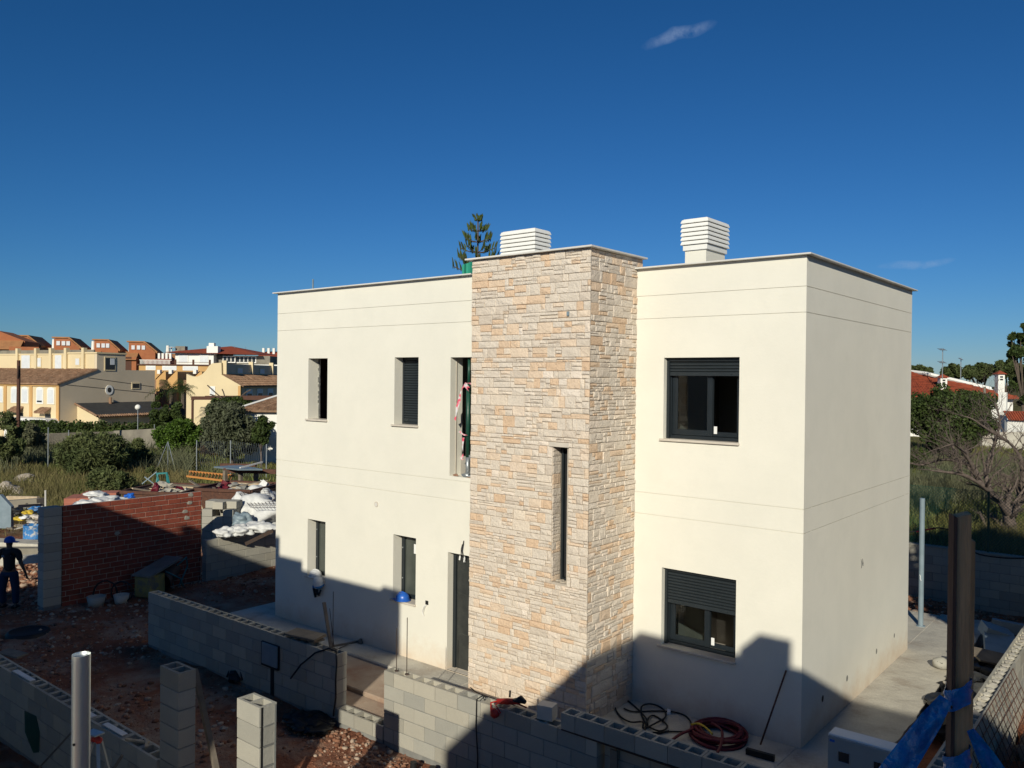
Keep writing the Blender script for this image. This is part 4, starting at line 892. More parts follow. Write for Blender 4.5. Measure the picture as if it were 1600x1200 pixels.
tag(b.build('black_cable', M['black'], smooth=True), 'tangled loops of black cable on the slab beside the stone tower', 'cable')
b = MB(); c_ = Zg(1045, 1113, .01); b.obox((c_.x, c_.y, .02), (.05, .14, .03), (0, 0, .5)); tag(b.build('cable_tag', M['paper']), 'small white block lying beside the black cable', 'socket')
c0 = Zg(1123, 1153, .0); b = MB()
for k in range(8):
    rr = .38 - .034 * (k % 4) ; zz = .03 + .030 * (k // 2); ox, oy = random.uniform(-.03, .03), random.uniform(-.03, .03)
    b.tube([(c0.x + ox + rr * math.cos(t * .3), c0.y + oy + rr * math.sin(t * .3), zz + .02 * math.sin(t * .6 + k)) for t in range(22)], .023, 7)
b.tube(smooth([(c0.x - .3, c0.y + .1, .1), Zg(1085, 1138, .12), Zg(1062, 1148, .08), Zg(1040, 1165, .03), Zg(1035, 1175, .03)], 4), .02, 7)
b.tube(smooth([Zg(1112, 1130, .15), Zg(1128, 1142, .18), Zg(1126, 1165, .12), Zg(1118, 1180, .05)], 4), .02, 7)
hr = tag(b.build('red_hose', M['redhose'], smooth=True), 'coiled dark red hose lying on the slab', 'hose')
b = MB(); b.tube(smooth([Zg(1080, 1132, .15), Zg(1092, 1131, .19), Zg(1104, 1138, .19), Zg(1113, 1147, .17)], 4), .014, 6); b.build('yellow_binding', M['yellow'], hr, True)
br = thing('broom', 'push broom leaning with its long handle on the house wall', 'broom', (-.3, -.5, 0))
b = MB(); b.cyl((-.41, -.37, .06), (-.20, -.03, 1.02), .013, n=8); b.build('handle', M['rust'], br, True)
h0, h1 = Zg(1166, 1172, .05), Zg(1210, 1184, .05); b = MB(); b.beam((h0.x, h0.y, .06), (h1.x, h1.y, .06), .06, .04); b.build('head', M['black'], br)
b = MB(); b.beam((h0.x, h0.y, .025), (h1.x, h1.y, .025), .05, .05); b.build('bristles', M['black'], br)
b = MB(); b.tube(smooth([Zg(735, 1074, .02), Zg(745, 1082, .02), Zg(770, 1091, .02), Zg(800, 1101, .02), Zg(830, 1113, .02)], 4), .008, 5); tag(b.build('thin_cable', M['black']), 'thin dark cable running along the foot of the stone tower', 'cable')
b = MB(); b.beam(Zg(508, 1012, .01) , Zg(560, 1002, .02), .04, .03); b.lump(Zg(563, 1003, .03), (.06, .05, .05), 2, .3, 2); b.tube([Zg(500, 1005, .02), Zg(515, 1012, .02), Zg(530, 1013, .02), Zg(545, 1006, .02)], .01, 5); tag(b.build('floor_scraper', M['plank']), 'grey wooden tool lying on the slab behind the wall end', 'tool')
# right side strip: grey lump with dark marks, red hose
q = Zg(1470, 1045, .0); b = MB(); b.lump((q.x, q.y, .09), (.14, .12, .10), 6, .12, 3, 1.0, .4); o = tag(b.build('cement_lump', M['block'], smooth=True), 'grey rounded concrete lump with dark marks on the edge of the side path', 'lump')
b = MB()
for (dx, dz, L_, a_) in ((-.05, .04, .05, .2), (-.02, .04, .05, 1.2), (.02, .045, .05, .2), (.045, .03, .04, 1.5), (-.03, -.01, .06, .1), (.03, -.012, .05, 1.4)): b.obox((q.x + dx, q.y - .118 + abs(dx) * .3, .09 + dz), (L_, .006, .008), (0, a_, 0))
b.build('dark_mark', M['black'], o)
b = MB(); b.tube(smooth([(1.02, 1.2, -.05), (1.05, 1.45, .02), (1.0, 1.7, -.02), (1.1, 1.95, -.08), (1.22, 1.75, -.12)], 5), .022, 7); tag(b.build('red_hose', M['redhose'], smooth=True), 'short loop of dark red hose beside the side path behind the blue sheet', 'hose')
# clutter in the trench between side path and right wall
def clutter(lab, nm, cat, mat, parts):
    b = MB()
    for kind, *a in parts:
        if kind == 'b': b.obox(*a)
        else: b.lump(*a)
    return tag(b.build(nm, M[mat]), lab, cat)
clutter('plywood board lying tilted among the shaded clutter by the right wall', 'plywood_board', 'board', 'plank', [('b', (1.45, 5.1, .25), (.9, .45, .03), (.3, .25, .9))])
clutter('long grey foam panel leaning in the shaded corner behind the timber post', 'grey_panel', 'panel', 'bluegrey', [('b', (1.35, 6.4, .08), (.5, 1.3, .16), (.12, .1, .2)), ('b', (1.2, 7.0, .18), (.5, .4, .2), (.12, .3, .5))])
clutter('grey hollow profile lying in the shaded far corner', 'long_profile', 'profile', 'bluegrey', [('b', (1.45, 7.8, .12), (.9, .14, .22), (0, .06, .1))])
clutter('pale folded carton beside the timber post on the path edge', 'carton', 'carton', 'sill', [('b', (1.02, 4.6, .16), (.16, .4, .3), (.1, 0, .1)), ('b', (1.1, 3.9, .02), (.3, .2, .02), (.1, .1, .6))])
clutter('dark plastic sheeting crumpled between the side path and the right wall', 'dark_sheeting', 'sheeting', 'black', [('l', (1.4 + .2 * math.sin(k * 2.1), 2.2 + k * .35, -.02 + .05 * math.sin(k)), (.33, .3, .14), k, .45, 3) for k in range(9)])
clutter('grey cement bags slumped between the path and the right wall', 'cement_bags', 'bags', 'block', [('l', (1.3, 4.3, .05), (.3, .2, .12), 3, .3, 3), ('l', (1.6, 3.7, .1), (.26, .22, .1), 5, .3, 3)])
# rebar mesh, red earth and rubbish outside the right wall
rm = thing('rebar_mesh', 'rusty steel mesh sheet leaning on the outside of the right wall', 'mesh', (2.4, .8, 0))
b = MB(); th_ = .42
def mp(u, v): return (2.17 + .45 * (1 - v / 1.15), -1.6 + u, v * .92 + .0)
for k in range(19): b.beam(mp(k * .2, 0.02), mp(k * .2, 1.15), .008, .008)
b.build('cross_bar', M['rust'], rm)
b = MB()
for k in range(10): b.beam(mp(0, .02 + k * .125), mp(3.6, .02 + k * .125), .008, .008)
b.build('long_bar', M['rust'], rm)
b = MB()
for k in range(7):
    b.lump((3.0 + .5 * math.sin(k * 1.9), -.6 + k * .62, -.25), (.75, .6, .45 + .1 * math.sin(k)), k + 3, .25, 3)
tag(b.build('earth_heap', M['ground']), 'heap of red earth outside the right wall at the right edge', 'earth heap')
strew('heap_rubble', 2200, lambda: (random.uniform(2.45, 4.2), random.uniform(-1.5, 4.2)), .012, .07, M['rubble'], zoff=.0, power=3)
for o_ in [o for o in bpy.data.objects if o.name.startswith('heap_rubble')]:
    me = o_.data; n = len(me.vertices); a = np.zeros(n * 3, np.float32); me.vertices.foreach_get('co', a); a = a.reshape(-1, 3)
    hz = .38 * np.exp(-((a[:, 0] - 3.05) / .55) ** 2) ; a[:, 2] += hz * (.8 + .25 * np.sin(a[:, 1] * 3)); me.vertices.foreach_set('co', a.ravel()); me.update()
for k, (mt_, lab, c, sz) in enumerate((('blue', 'blue plastic bag on the earth heap outside the right wall', (2.62, 2.5, .32), (.14, .12, .09)), ('teal', 'dark green bag below the blue one on the earth heap', (2.75, 2.0, .34), (.13, .13, .09)), ('redhose', 'purple red wrapper standing on the rubbish outside the right wall', (2.5, 3.2, .36), (.05, .1, .13)), ('bag', 'pale plaster lumps on the earth heap near the bottom of the mesh', (2.85, .9, .32), (.16, .18, .07)), ('bag', 'crumpled pale sack among the rubbish by the right wall', (2.55, 2.9, .30), (.1, .14, .07)), ('plank', 'dark grey sack slumped against the steel mesh', (2.5, 1.2, .15), (.22, .4, .22)))):
    b = MB(); b.lump(c, sz, k + 2, .4, 3, 2.2); b.lump((c[0] + sz[0] * .7, c[1] - sz[1], c[2] - .03), (sz[0] * .7, sz[1] * .6, sz[2] * .7), k + 12, .4, 2, 2.2); tag(b.build('rubbish', M[mt_], smooth=(mt_ != 'bag')), lab, 'rubbish')
b = MB(); b.beam((2.35, -.9, .25), (3.0, .3, .12), .16, .03); tag(b.build('board', M['plank']), 'dark board on the ground below the earth heap, lower one', 'board')
b = MB(); b.beam((2.6, -1.1, .22), (3.2, .0, .3), .1, .03); tag(b.build('board', M['palewood']), 'paler board on the ground at the right edge below the heap', 'board')
b = MB(); b.tube(smooth([(2.0, 5.0, 1.03), (2.1, 5.0, 1.09), (2.3, 4.95, 1.06), (2.55, 4.9, .9)], 5), .04, 8); tag(b.build('red_pipe', M['redhose'], smooth=True), 'dull red corrugated pipe bent over the right wall top', 'pipe')
b = MB(); b.tube([(2.16, 4.85, 1.0), (2.2, 4.8, .6), (2.22, 4.8, .2)], .012, 5); tag(b.build('black_pipe', M['black']), 'thin black pipe hanging down outside the right wall', 'pipe')
# ------------------------------------------------------------- foliage tools
def leaf_cloud(cen, n, size, rs, aspect=2.2, flat=0.0):
    """cen (k,3) clump centres, rs (k,) radii -> n leaf quads scattered in the clumps"""
    k = len(cen); idx = RNG.choice(k, n, p=rs ** 2 / (rs ** 2).sum()); d = RNG.normal(size=(n, 3)); d /= np.linalg.norm(d, axis=1, keepdims=True)
    c = cen[idx] + d * (rs[idx] * RNG.uniform(.35, 1.0, n) ** .6)[:, None]
    a = RNG.normal(size=(n, 3)); a[:, 2] *= (1 - flat); a /= np.linalg.norm(a, axis=1, keepdims=True); b_ = np.cross(a, RNG.normal(size=(n, 3))); b_ /= np.linalg.norm(b_, axis=1, keepdims=True)
    s = size * RNG.uniform(.6, 1.4, n)[:, None]; a = a * s * aspect / 2; b_ = b_ * s / 2
    V = np.stack([c - a, c + b_ , c + a, c - b_], 1).reshape(-1, 3); F = np.arange(4 * n).reshape(n, 4); return V, F
def clumps(base, rx, ry, rz, k, cr, shape='dome', seed=0):
    r = np.random.default_rng(seed); out = []
    while len(out) < k:
        q = r.uniform(-1, 1, 3)
        if np.linalg.norm(q) > 1 or np.linalg.norm(q) < .35: continue
        if shape == 'dome' and q[2] < -.6: continue
        q = q * (1 + .25 * noise.noise(Vector(q * 2 + seed)))
        out.append([base[0] + q[0] * rx, base[1] + q[1] * ry, base[2] + q[2] * rz])
    return np.array(out), r.uniform(.6, 1.25, k) * cr
def tree(lab, nm, cat, base, cen, rad, k, cr, n, leaf, mat, bark='bark', trunk=.15, group=None, seed=1, shape='dome', limbs=7, aspect=2.2):
    t = thing(nm, lab, cat, base, group); C, rs = clumps(cen, rad[0], rad[1], rad[2], k, cr, shape, seed)
    V, F = leaf_cloud(C, n, leaf, rs, aspect); nmesh('crown', V, F, M[mat], t)
    b = MB(); top = Vector(cen); bs = Vector(base); fork = bs.lerp(top, .45)
    b.tube([bs - Vector((0, 0, .3)), bs.lerp(fork, .5) + Vector((trunk * .5, 0, 0)), fork], [trunk, trunk * .8, trunk * .65], 8)
    r = random.Random(seed)
    for q in range(limbs):
        e_ = Vector(C[r.randrange(len(C))]); mid = fork.lerp(e_, .5) + Vector((0, 0, rad[2] * .1)); b.tube([fork, mid, e_], [trunk * .5, trunk * .3, trunk * .08], 6)
    b.build('trunk', M[bark], t, True); return t
def blades(n, reg, h0, h1, wdt, mat, nm, dens=None, lean=.35):
    P = []; 
    while len(P) < n:
        x, y = reg()
        if dens and dens(x, y) < random.random(): continue
        P.append((x, y, height(x, y) - .02))
    P = np.array(P); a = RNG.uniform(0, 6.28, n); L = RNG.normal(0, lean, (n, 2)); h = RNG.uniform(h0, h1, n); dist = np.hypot(P[:, 0] - CAM.x, P[:, 1] - CAM.y); ww = wdt * (dist / 40) 
    dx = np.stack([np.cos(a) * ww, np.sin(a) * ww, np.zeros(n)], 1); m_ = P + np.stack([L[:, 0] * h * .35, L[:, 1] * h * .35, h * .55], 1); t_ = P + np.stack([L[:, 0] * h, L[:, 1] * h, h], 1)
    V = np.stack([P - dx, P + dx, m_ + dx * .7, m_ - dx * .7, t_], 1).reshape(-1, 3); i5 = np.arange(n) * 5
    F = np.concatenate([np.stack([i5, i5 + 1, i5 + 2], 1), np.stack([i5, i5 + 2, i5 + 3], 1), np.stack([i5 + 3, i5 + 2, i5 + 4], 1)])
    nmesh(nm, V, F, M[mat], None, 'stuff')
def view_reg(px0, px1, d0, d1):
    def f():
        d = d0 + (d1 - d0) * random.random() ** .75; q = at(random.uniform(px0, px1), 600, d); return q.x, q.y
    return f
nf = lambda s, o=0: (lambda x, y: .5 + .9 * noise.noise(Vector((x * s, y * s, o))))
okL = lambda x, y: 1
def dens_soft(lo=27): 
    return lambda x, y: sstep(lo, lo + 8, dl(x, y)[0]) * (.35 + .9 * (noise.noise(Vector((x * .25, y * .25, 2))) + .3))
blades(30000, view_reg(-40, 445, 27, 76), .12, .38, .020, 'grass', 'grass', dens_soft(27))
blades(9000, view_reg(-40, 300, 27, 50), .3, .75, .014, 'dry', 'dry_grass', lambda x, y: nf(.35, 4)(x, y) * sstep(27, 31, dl(x, y)[0]))
blades(6000, view_reg(0, 300, 45, 72), .5, 1.3, .016, 'silver', 'tall_weeds', lambda x, y: sstep(.35, .8, nf(.15, 11)(x, y)))
blades(22000, view_reg(1405, 1640, 21.8, 48), .12, .42, .018, 'grass', 'grass', lambda x, y: 1 if y > 11 else 0)
blades(11000, view_reg(1405, 1640, 27, 40), .35, .95, .016, 'silver', 'tall_grass', lambda x, y: (1 if y > 11 else 0) * sstep(.3, .6, nf(.2, 21)(x, y)))
blades(2500, view_reg(1540, 1640, 22.5, 26), .2, .6, .014, 'dry', 'dry_grass', lambda x, y: 1 if y > 11 else 0)
# ------------------------------------------------------------- bushes and trees on the waste land
def gpt(px, py): q = ground(px, py); return (q.x, q.y, height(q.x, q.y, False))
def bush(lab, px, pyb, wpx, hpx, mat, n, leaf, seed, nm='bush', cat='bush', k=60, group=None, dep=1.0, aspect=3.0, d=None):
    if d: 
        q = at(px, 600, d); g_ = (q.x, q.y, height(q.x, q.y, False)); D = d
    else: g_ = gpt(px, pyb); D = dl(g_[0], g_[1])[0]
    rw = wpx / 2 * D / FPX; rh = hpx * D / FPX
    return tree(lab, nm, cat, g_, (g_[0], g_[1], g_[2] + rh * .48), (rw * .86, rw * .86 * dep, rh * .46), k, rw * .24, n, leaf, mat, 'bark', max(.04, rw * .03), group, seed, 'ball', 6, aspect)
bush('broad dark olive green bush in the middle of the waste land at left', 148, 745, 116, 68, 'leaf_bush', 30000, .065, 3, k=130, aspect=4.5)
bush('low dark end of the big bush at its right side by the tripod frame', 215, 735, 48, 50, 'leaf_bush', 5000, .09, 5, k=40)
bush('tall grey green bush cut by the left edge of the photo', 2, 730, 66, 96, 'leaf_bush', 9000, .09, 8, k=60)
bush('grey scrubby bush just right of the tall bush at the left edge', 48, 712, 60, 50, 'silver', 5000, .09, 9, k=40)
bush('yellowish shrub in front of the broad bush behind the brick wall', 170, 775, 70, 44, 'leaf_bush', 4500, .06, 12, k=40)
bush('small shrub beside the metal tripod frame', 240, 752, 26, 24, 'leaf_bush', 1800, .06, 13, k=16)
bush('dark low shrub behind the orange ladder', 292, 722, 40, 20, 'leaf_bush', 1800, .07, 14, k=16)
g_ = gpt(362, 728); D = dl(g_[0], g_[1])[0]; s_ = D / FPX
tree('large silvery olive tree in front of the white cottage', 'olive_tree', 'tree', g_, (g_[0], g_[1], g_[2] + 52 * s_), (52 * s_, 40 * s_, 40 * s_), 70, 13 * s_, 17000, .10, 'leaf_olive', 'bark_grey', .16, None, 21, 'ball', 12, 3.4)
g2_ = at(408, 690, D - 2); tree('dark leafy outer growth right of the olive tree, against the white wall', 'olive_tree', 'tree', (g2_.x, g2_.y, height(g2_.x, g2_.y)), (g2_.x, g2_.y, at(408, 672, D - 2).z), (20 * s_, 15 * s_, 17 * s_), 20, 7 * s_, 2600, .09, 'leaf_dark', 'bark_grey', .08, None, 22, 'ball', 5, 3)
bush('bright green ivy mass hanging over the end of the low wall', 282, 694, 84, 56, 'leaf_ivy', 16000, .11, 23, nm='ivy', cat='ivy', k=70, aspect=1.6, d=64)
bush('reddish brown shrub between the ivy and the olive tree', 332, 668, 44, 40, 'leaf_red', 4000, .11, 24, k=30, d=64)
# palms and dark trees between the houses
def palm(lab, px, py, d, s, seed, group=None):
    q = at(px, py, d); t = thing('palm_tree', lab, 'palm', (q.x, q.y, height(q.x, q.y)), group); r = random.Random(seed)
    b = MB(); b.tube([(q.x, q.y, height(q.x, q.y)), (q.x, q.y, q.z)], [.22, .18], 8); b.build('trunk', M['bark'], t)
    Vs = MB()
    for k in range(26):
        a = r.uniform(0, 6.28); el = r.uniform(-.1, 1.2); L = s * r.uniform(.8, 1.1); pts = []
        for j in range(7): t_ = j / 6; pts.append(Vector((q.x + math.cos(a) * math.cos(el) * L * t_, q.y + math.sin(a) * math.cos(el) * L * t_, q.z + math.sin(el) * L * t_ - .55 * L * t_ * t_)))
        for j in range(6):
            p0, p1 = pts[j], pts[j + 1]; dd = (p1 - p0); sd_ = dd.cross(Vector((0, 0, 1))).normalized() * .42 * s * .5 * (1 - abs(j / 6 - .4))
            for kk in range(2):
                c_ = p0.lerp(p1, kk / 2); e_ = dd * .55
                for sg in (1, -1): Vs.add([c_, c_ + dd * .18, c_ + sd_ * sg + e_ - Vector((0, 0, .12 * s))], [(0, 1, 2)])
    Vs.build('crown', M['leaf_dark'], t)
palm('palm with spreading fronds beside the grey gable wall', 268, 606, 78, 2.3, 1); palm('second palm just right of the first, nearer the cream gable house', 286, 612, 77, 2.0, 2)
for k, (px, py, w_, h_, d) in enumerate(((264, 655, 52, 74, 75), (290, 655, 36, 52, 72), (249, 650, 26, 84, 76))):
    bush(('dark dense tree crown filling the gap between the two cream houses', 'dark shrub with brownish tips under the second palm', 'narrow dark tree close against the grey gable wall')[k], px, py, w_, h_, 'leaf_dark', 9000, .16, 30 + k, nm='tree', cat='tree', k=35, aspect=1.8, d=d)
# hedge, low wall, lamp, poles on the far side of the waste land
def along(px0, px1, d0, d1, n): return [at(px0 + (px1 - px0) * i / (n - 1), 600, d0 + (d1 - d0) * i / (n - 1)) for i in range(n)]
P = along(18, 262, 78, 74, 46); C = np.array([(p.x + random.uniform(-.2, .2), p.y, z) for p in P for z in (-1.0, -.3, .15 + random.uniform(-.12, .12))]); V, F = leaf_cloud(C, 12000, .16, np.full(len(C), .5), 1.6)
hd = thing('hedge', 'dark clipped hedge in front of the terraced cream house', 'hedge', P[20]); nmesh('foliage', V, F, M['leaf_dark'], hd)
p0, p1 = at(50, 600, 74), at(262, 600, 69); u_ = (p1 - p0); 
lw = thing('garden_wall', 'low weathered concrete wall along the far edge of the waste land', 'wall', p0)
def pxz(py, px, d): return at(px, py, d).z
b = MB(); m_ = p0.lerp(p1, .62)
b.add([(p0.x, p0.y, -2), (m_.x, m_.y, -2), (m_.x, m_.y, pxz(674, 180, 71)), (p0.x, p0.y, pxz(678, 50, 74))], [(0, 1, 2, 3)]); b.extr([(m_.x, m_.y, -2), (p1.x, p1.y, -2), (p1.x, p1.y, pxz(669, 262, 69)), (m_.x, m_.y, pxz(673, 183, 71))], (F2.x * .2, F2.y * .2, 0)); b.extr([(p0.x, p0.y, -2), (m_.x, m_.y, -2), (m_.x, m_.y, pxz(674, 180, 71) - .02), (p0.x, p0.y, pxz(678, 50, 74) - .02)], (F2.x * .19, F2.y * .19, 0)); b.build('wall_face', M['greywall'], lw)
lp = thing('street_lamp', 'globe lamp on a thin pole behind the low wall', 'lamp', at(216, 668, 72)); q = at(215.5, 636.5, 72)
b = MB(); b.lathe((q.x, q.y, q.z), [(0, -.24), (.14, -.2), (.24, -.08), (.25, .02), (.2, .15), (.1, .23), (0, .25)], 14); b.build('globe', M['whitewall'], lp, True); b = MB(); b.cyl((q.x, q.y, -2), (q.x, q.y, q.z - .2), .04, n=6); b.build('pole', M['galv'], lp)
# wire fence with thin posts across the field
fc = thing('wire_fence', 'chain link fence on thin metal posts crossing the waste land at left', 'fence', at(300, 700, 46))
fp = [(75, 668, 730), (107, 672, 722), (185, 652, 682), (241, 663, 700), (307, 688, 740), (360, 688, 744), (416, 694, 748)]
for px, pt, pb in fp:
    g_ = gpt(px, pb); D = dl(g_[0], g_[1])[0]; b = MB(); z1 = at(px, pt, D).z; b.cyl((g_[0], g_[1], g_[2] - .2), (g_[0], g_[1], z1), .033, n=6); b.build('post', M['galv'], fc)
fq = [gpt(px, pb) for px, pt, pb in fp[4:]]; fz = [at(px, pt + 1, dl(*gpt(px, pb)[:2])[0]).z for px, pt, pb in fp[4:]]
b = MB()
for s in range(2):
    A, B_ = fq[s], fq[s + 1]
    for k in range(16):
        t = k / 16
        for sg in (0, 1):
            t1 = t + .16 * (1 if sg else -1)
            if 0 <= t1 <= 1:
                X = lambda t, f: (A[0] + (B_[0] - A[0]) * t, A[1] + (B_[1] - A[1]) * t, (A[2] + (B_[2] - A[2]) * t) * (1 - f) + (fz[s] + (fz[s + 1] - fz[s]) * t) * f)
                b.beam(X(t, 0), X(t1, 1), .005, .005)
b.build('wire_mesh', M['galv'], fc, kind='stuff')
g_ = gpt(262, 742); D = dl(g_[0], g_[1])[0]; tz = at(262, 690, D).z
ts = thing('metal_tripod', 'tall thin metal tripod frame standing in the field behind the brick wall', 'tripod', g_)
for dx, nm in ((-22, 'leg'), (0, 'leg'), (14, 'leg')):
    q = at(262 + dx, 745, D); b = MB(); b.cyl((q.x, q.y, g_[2] - .1), (g_[0], g_[1], tz), .022, n=5); b.build(nm, M['galv'], ts)
# utility pole
q = at(29, 600, 60); up_ = thing('utility_pole', 'dark wooden utility pole in front of the cream terrace at the far left', 'pole', (q.x, q.y, -1.5)); b = MB(); b.cyl((q.x, q.y, -1.8), (q.x, q.y, at(29, 563, 60).z), .16, .12, 8); b.build('shaft', M['rust'], up_)
b = MB(); z_ = at(29, 572, 60).z; b.cyl((q.x + .1, q.y - .1, z_ - .9), (q.x + .25, q.y - .1, z_), .05, n=6); b.build('insulator', M['steel'], up_)
# ------------------------------------------------------------- far houses
def local(px, d, ang):
    q = at(px, 600, d); o = Vector((q.x, q.y, 0)); ca, sa = math.cos(R(ang)), math.sin(R(ang))
    X = Vector((R2.x * ca - F2.x * sa, R2.y * ca - F2.y * sa, 0)); Y = Vector((R2.x * sa + F2.x * ca, R2.y * sa + F2.y * ca, 0))
    return Matrix(((X.x, Y.x, 0, o.x), (X.y, Y.y, 0, o.y), (0, 0, 1, 0), (0, 0, 0, 1))), o
def win(M_, par, x0, x1, z0, z1, y, axis_='y', sgn=-1, surround=None, arch=False, fill='winshutter', nm='window', half=None):
    """window on the plane y=const (axis 'y') or x=const (axis 'x')"""
    P = (lambda a, d, z: (a, y + sgn * d, z)) if axis_ == 'y' else (lambda a, d, z: (y + sgn * d, a, z))
    b = MB(M_); s = .12
    def plate(a0, a1, c0, c1, d0, d1, top=False):
        if top:
            n = 8; r = (a1 - a0) / 2; pts = [(a0, c0)] + [((a0 + a1) / 2 - r * math.cos(math.pi * k / n), c1 + r * .45 * math.sin(math.pi * k / n)) for k in range(n + 1)] + [(a1, c0)]
            v0 = [P(a, d0, z) for a, z in pts]; v1 = [P(a, d1, z) for a, z in pts]; n2 = len(pts); b.add(v0 + v1, [tuple(range(n2, 2 * n2))] + [(i, (i + 1) % n2, n2 + (i + 1) % n2, n2 + i) for i in range(n2)])
        else:
            v = [P(a, d, z) for d in (d0, d1) for a, z in ((a0, c0), (a1, c0), (a1, c1), (a0, c1))]; b.add(v, [(4, 5, 6, 7), (0, 1, 5, 4), (1, 2, 6, 5), (2, 3, 7, 6), (3, 0, 4, 7)])
    plate(x0 - s, x1 + s, z0 - s, z1 + (0 if arch else s), 0, .06, arch); f = b.build(nm, M[surround or 'whitewall'], par)
    b = MB(M_); plate(x0, x1, z0, z1, .05, .075, arch and False); b.build('shutter' if fill == 'winshutter' else 'pane', M[fill], f)
    if half:
        b = MB(M_); plate(x0 + .05, x1 - .05, z0 + .05, z0 + (z1 - z0) * half, .07, .085); b.build('pane', M['windowdark'], f)
    return f
def tile_rows(M_, par, c00, c10, c11, c01, pitch, mat, nm='roof', th=.12, rad=.09):
    """pitched roof sheet with raised tile rows running from the eave (c00-c10) to the ridge (c01-c11)"""
    c00, c10, c11, c01 = [Vector(c) for c in (c00, c10, c11, c01)]
    b = MB(M_); b.add([c00, c10, c11, c01, c00 - Vector((0, 0, th)), c10 - Vector((0, 0, th)), c11 - Vector((0, 0, th)), c01 - Vector((0, 0, th))], [(0, 1, 2, 3), (7, 6, 5, 4), (0, 4, 5, 1), (1, 5, 6, 2), (2, 6, 7, 3), (3, 7, 4, 0)]); rf = b.build(nm, M[mat], par)
    n = int((c10 - c00).length / pitch); nn = (c10 - c00).cross(c01 - c00).normalized(); nn = nn if nn.z > 0 else -nn
    b = MB(M_); Lr = max((c01 - c00).length, .1); m_ = max(2, int(Lr / .38))
    e_ = (c10 - c00).normalized() * pitch * .42
    for i in range(n + 1):
        t = (i + .5) / (n + 1); p = c00.lerp(c10, t); q = c01.lerp(c11, t)
        for j in range(m_):
            a = p.lerp(q, j / m_); c_ = p.lerp(q, (j + 1.05) / m_); l0 = nn * rad; l1 = nn * rad * .55
            b.add([a - e_, a + l0 * 1.15, a + e_, c_ - e_ * .8, c_ + l1, c_ + e_ * .8], [(0, 1, 4, 3), (1, 2, 5, 4), (0, 2, 1)])
    b.build('roof_tiles', M[mat], rf, kind='stuff'); return rf
# cream terrace with the grey shaded gable, far left
Mh, o = local(93, 80, 26); Mh = Mh @ Matrix.Diagonal((1, .90, 1, 1)); h1 = thing('terraced_house', 'cream terraced house with arched white windows and a grey shaded gable wall at the far left', 'house', (o.x, o.y, -1.5))
# local axes: -x runs left along the front, +y runs back along the gable
b = MB(Mh); b.box(-22, 0.0, -2, -.02, 12.4, 4.1); b.box(-22, 4.5, 4.1, -.02, 12.4, 5.40); b.build('wall', M['cream'], h1)
b = MB(Mh); b.extr([(0, 0, -2), (0, 12.4, -2), (0, 12.4, 5.42), (0, 8.25, 5.42), (0, 8.25, 7.1), (0, 4.5, 7.16), (0, 4.5, 5.46), (0, -.02, 4.12)], (-.35, 0, 0)); b.build('gable_wall', M['cream_shaded'], h1)
b = MB(Mh); b.box(-22, 4.5, 5.4, -.36, 8.25, 7.05); b.build('upper_storey', M['cream'], h1)
b = MB(Mh); b.box(-4.4, 4.4, 7.05, .1, 8.35, 7.2); b.box(-22, 4.42, 6.95, -4.4, 4.6, 7.08); b.build('parapet', M['cream'], h1)
tile_rows(Mh, h1, (-22, -.35, 4.02), (.12, -.35, 4.02), (.12, 4.5, 5.5), (-22, 4.5, 5.5), .24, 'rooftile')
for x in (0.0, -4.05, -8.1, -12, -16.2): b = MB(Mh); b.box(x - .38, -.10, -2, x + .02, -.001, 3.85); b.build('pilaster', M['ochre'], h1)
b = MB(Mh); b.box(-22, -.14, 3.72, .03, -.002, 3.9); b.build('cornice', M['ochre'], h1)
for c in (-1.25, -2.9, -5.2, -6.85, -9.2, -10.9, -13.2, -14.9): win(Mh, h1, c - .42, c + .42, 2.1, 3.4, 0, arch=True, half=.16 if c == -2.9 else None)
for c in (-2.0, -6.2):
    tile_rows(Mh, h1, (c - .8, -.8, 1.2), (c + .8, -.8, 1.2), (c + .8, 0, 1.65), (c - .8, 0, 1.65), .2, 'rooftile', nm='porch_roof'); b = MB(Mh); b.box(c - .05, -.06, .5, c + .75, -.002, 1.0); b.build('porch_window', M['windowdark'], h1)
for c, w_, z0, z1 in ((-5.9, .5, 5.5, 6.9), (-2.9, .28, 5.9, 6.55), (-11.2, .7, 5.5, 6.9), (-9, .3, 5.7, 6.6)): win(Mh, h1, c - w_, c + w_, z0, z1, 4.5, surround='cream')
for c in (-7.0, -4.6, -1.9, -9.4, -12.5): b = MB(Mh); b.box(c - .18, 4.25, 5.3, c + .18, 4.7, 7.65); b.build('chimney', M['cream'], h1)
b = MB(Mh); b.box(-22, 8.3, 7.0, -5, 8.5, 7.6); b.build('rear_parapet', M['greywall'], h1)
win(Mh, h1, 5.55, 6.75, 5.45, 6.65, 0, 'x', 1, surround='cream', fill='windowdark'); b = MB(Mh); b.box(.08, 6.15, 5.95, .10, 6.7, 6.6); b.build('shutter', M['winshutter'], h1)
b = MB(Mh); P8 = lambda r, x: [(x, 6.1 + r * math.cos(t * math.pi / 8), 3.35 + r * math.sin(t * math.pi / 8)) for t in range(16)]
b.extr(P8(.5, 0.0), (.05, 0, 0)); w_ = b.build('round_window', M['whitewall'], h1); b = MB(Mh); b.poly(P8(.27, .055)); b.build('pane', M['windowdark'], w_)
win(Mh, h1, 9.2, 10.1, 3.55, 4.0, 0, 'x', 1, surround='cream', fill='windowdark')
for z, y0, y1 in ((4.6, 3.4, 12.3), (3.9, .8, 12.3)): b = MB(Mh); b.beam((.012, y0, z), (.012, y1, z - .95), .02, .04); b.build('wall_cable', M['steel'], h1)
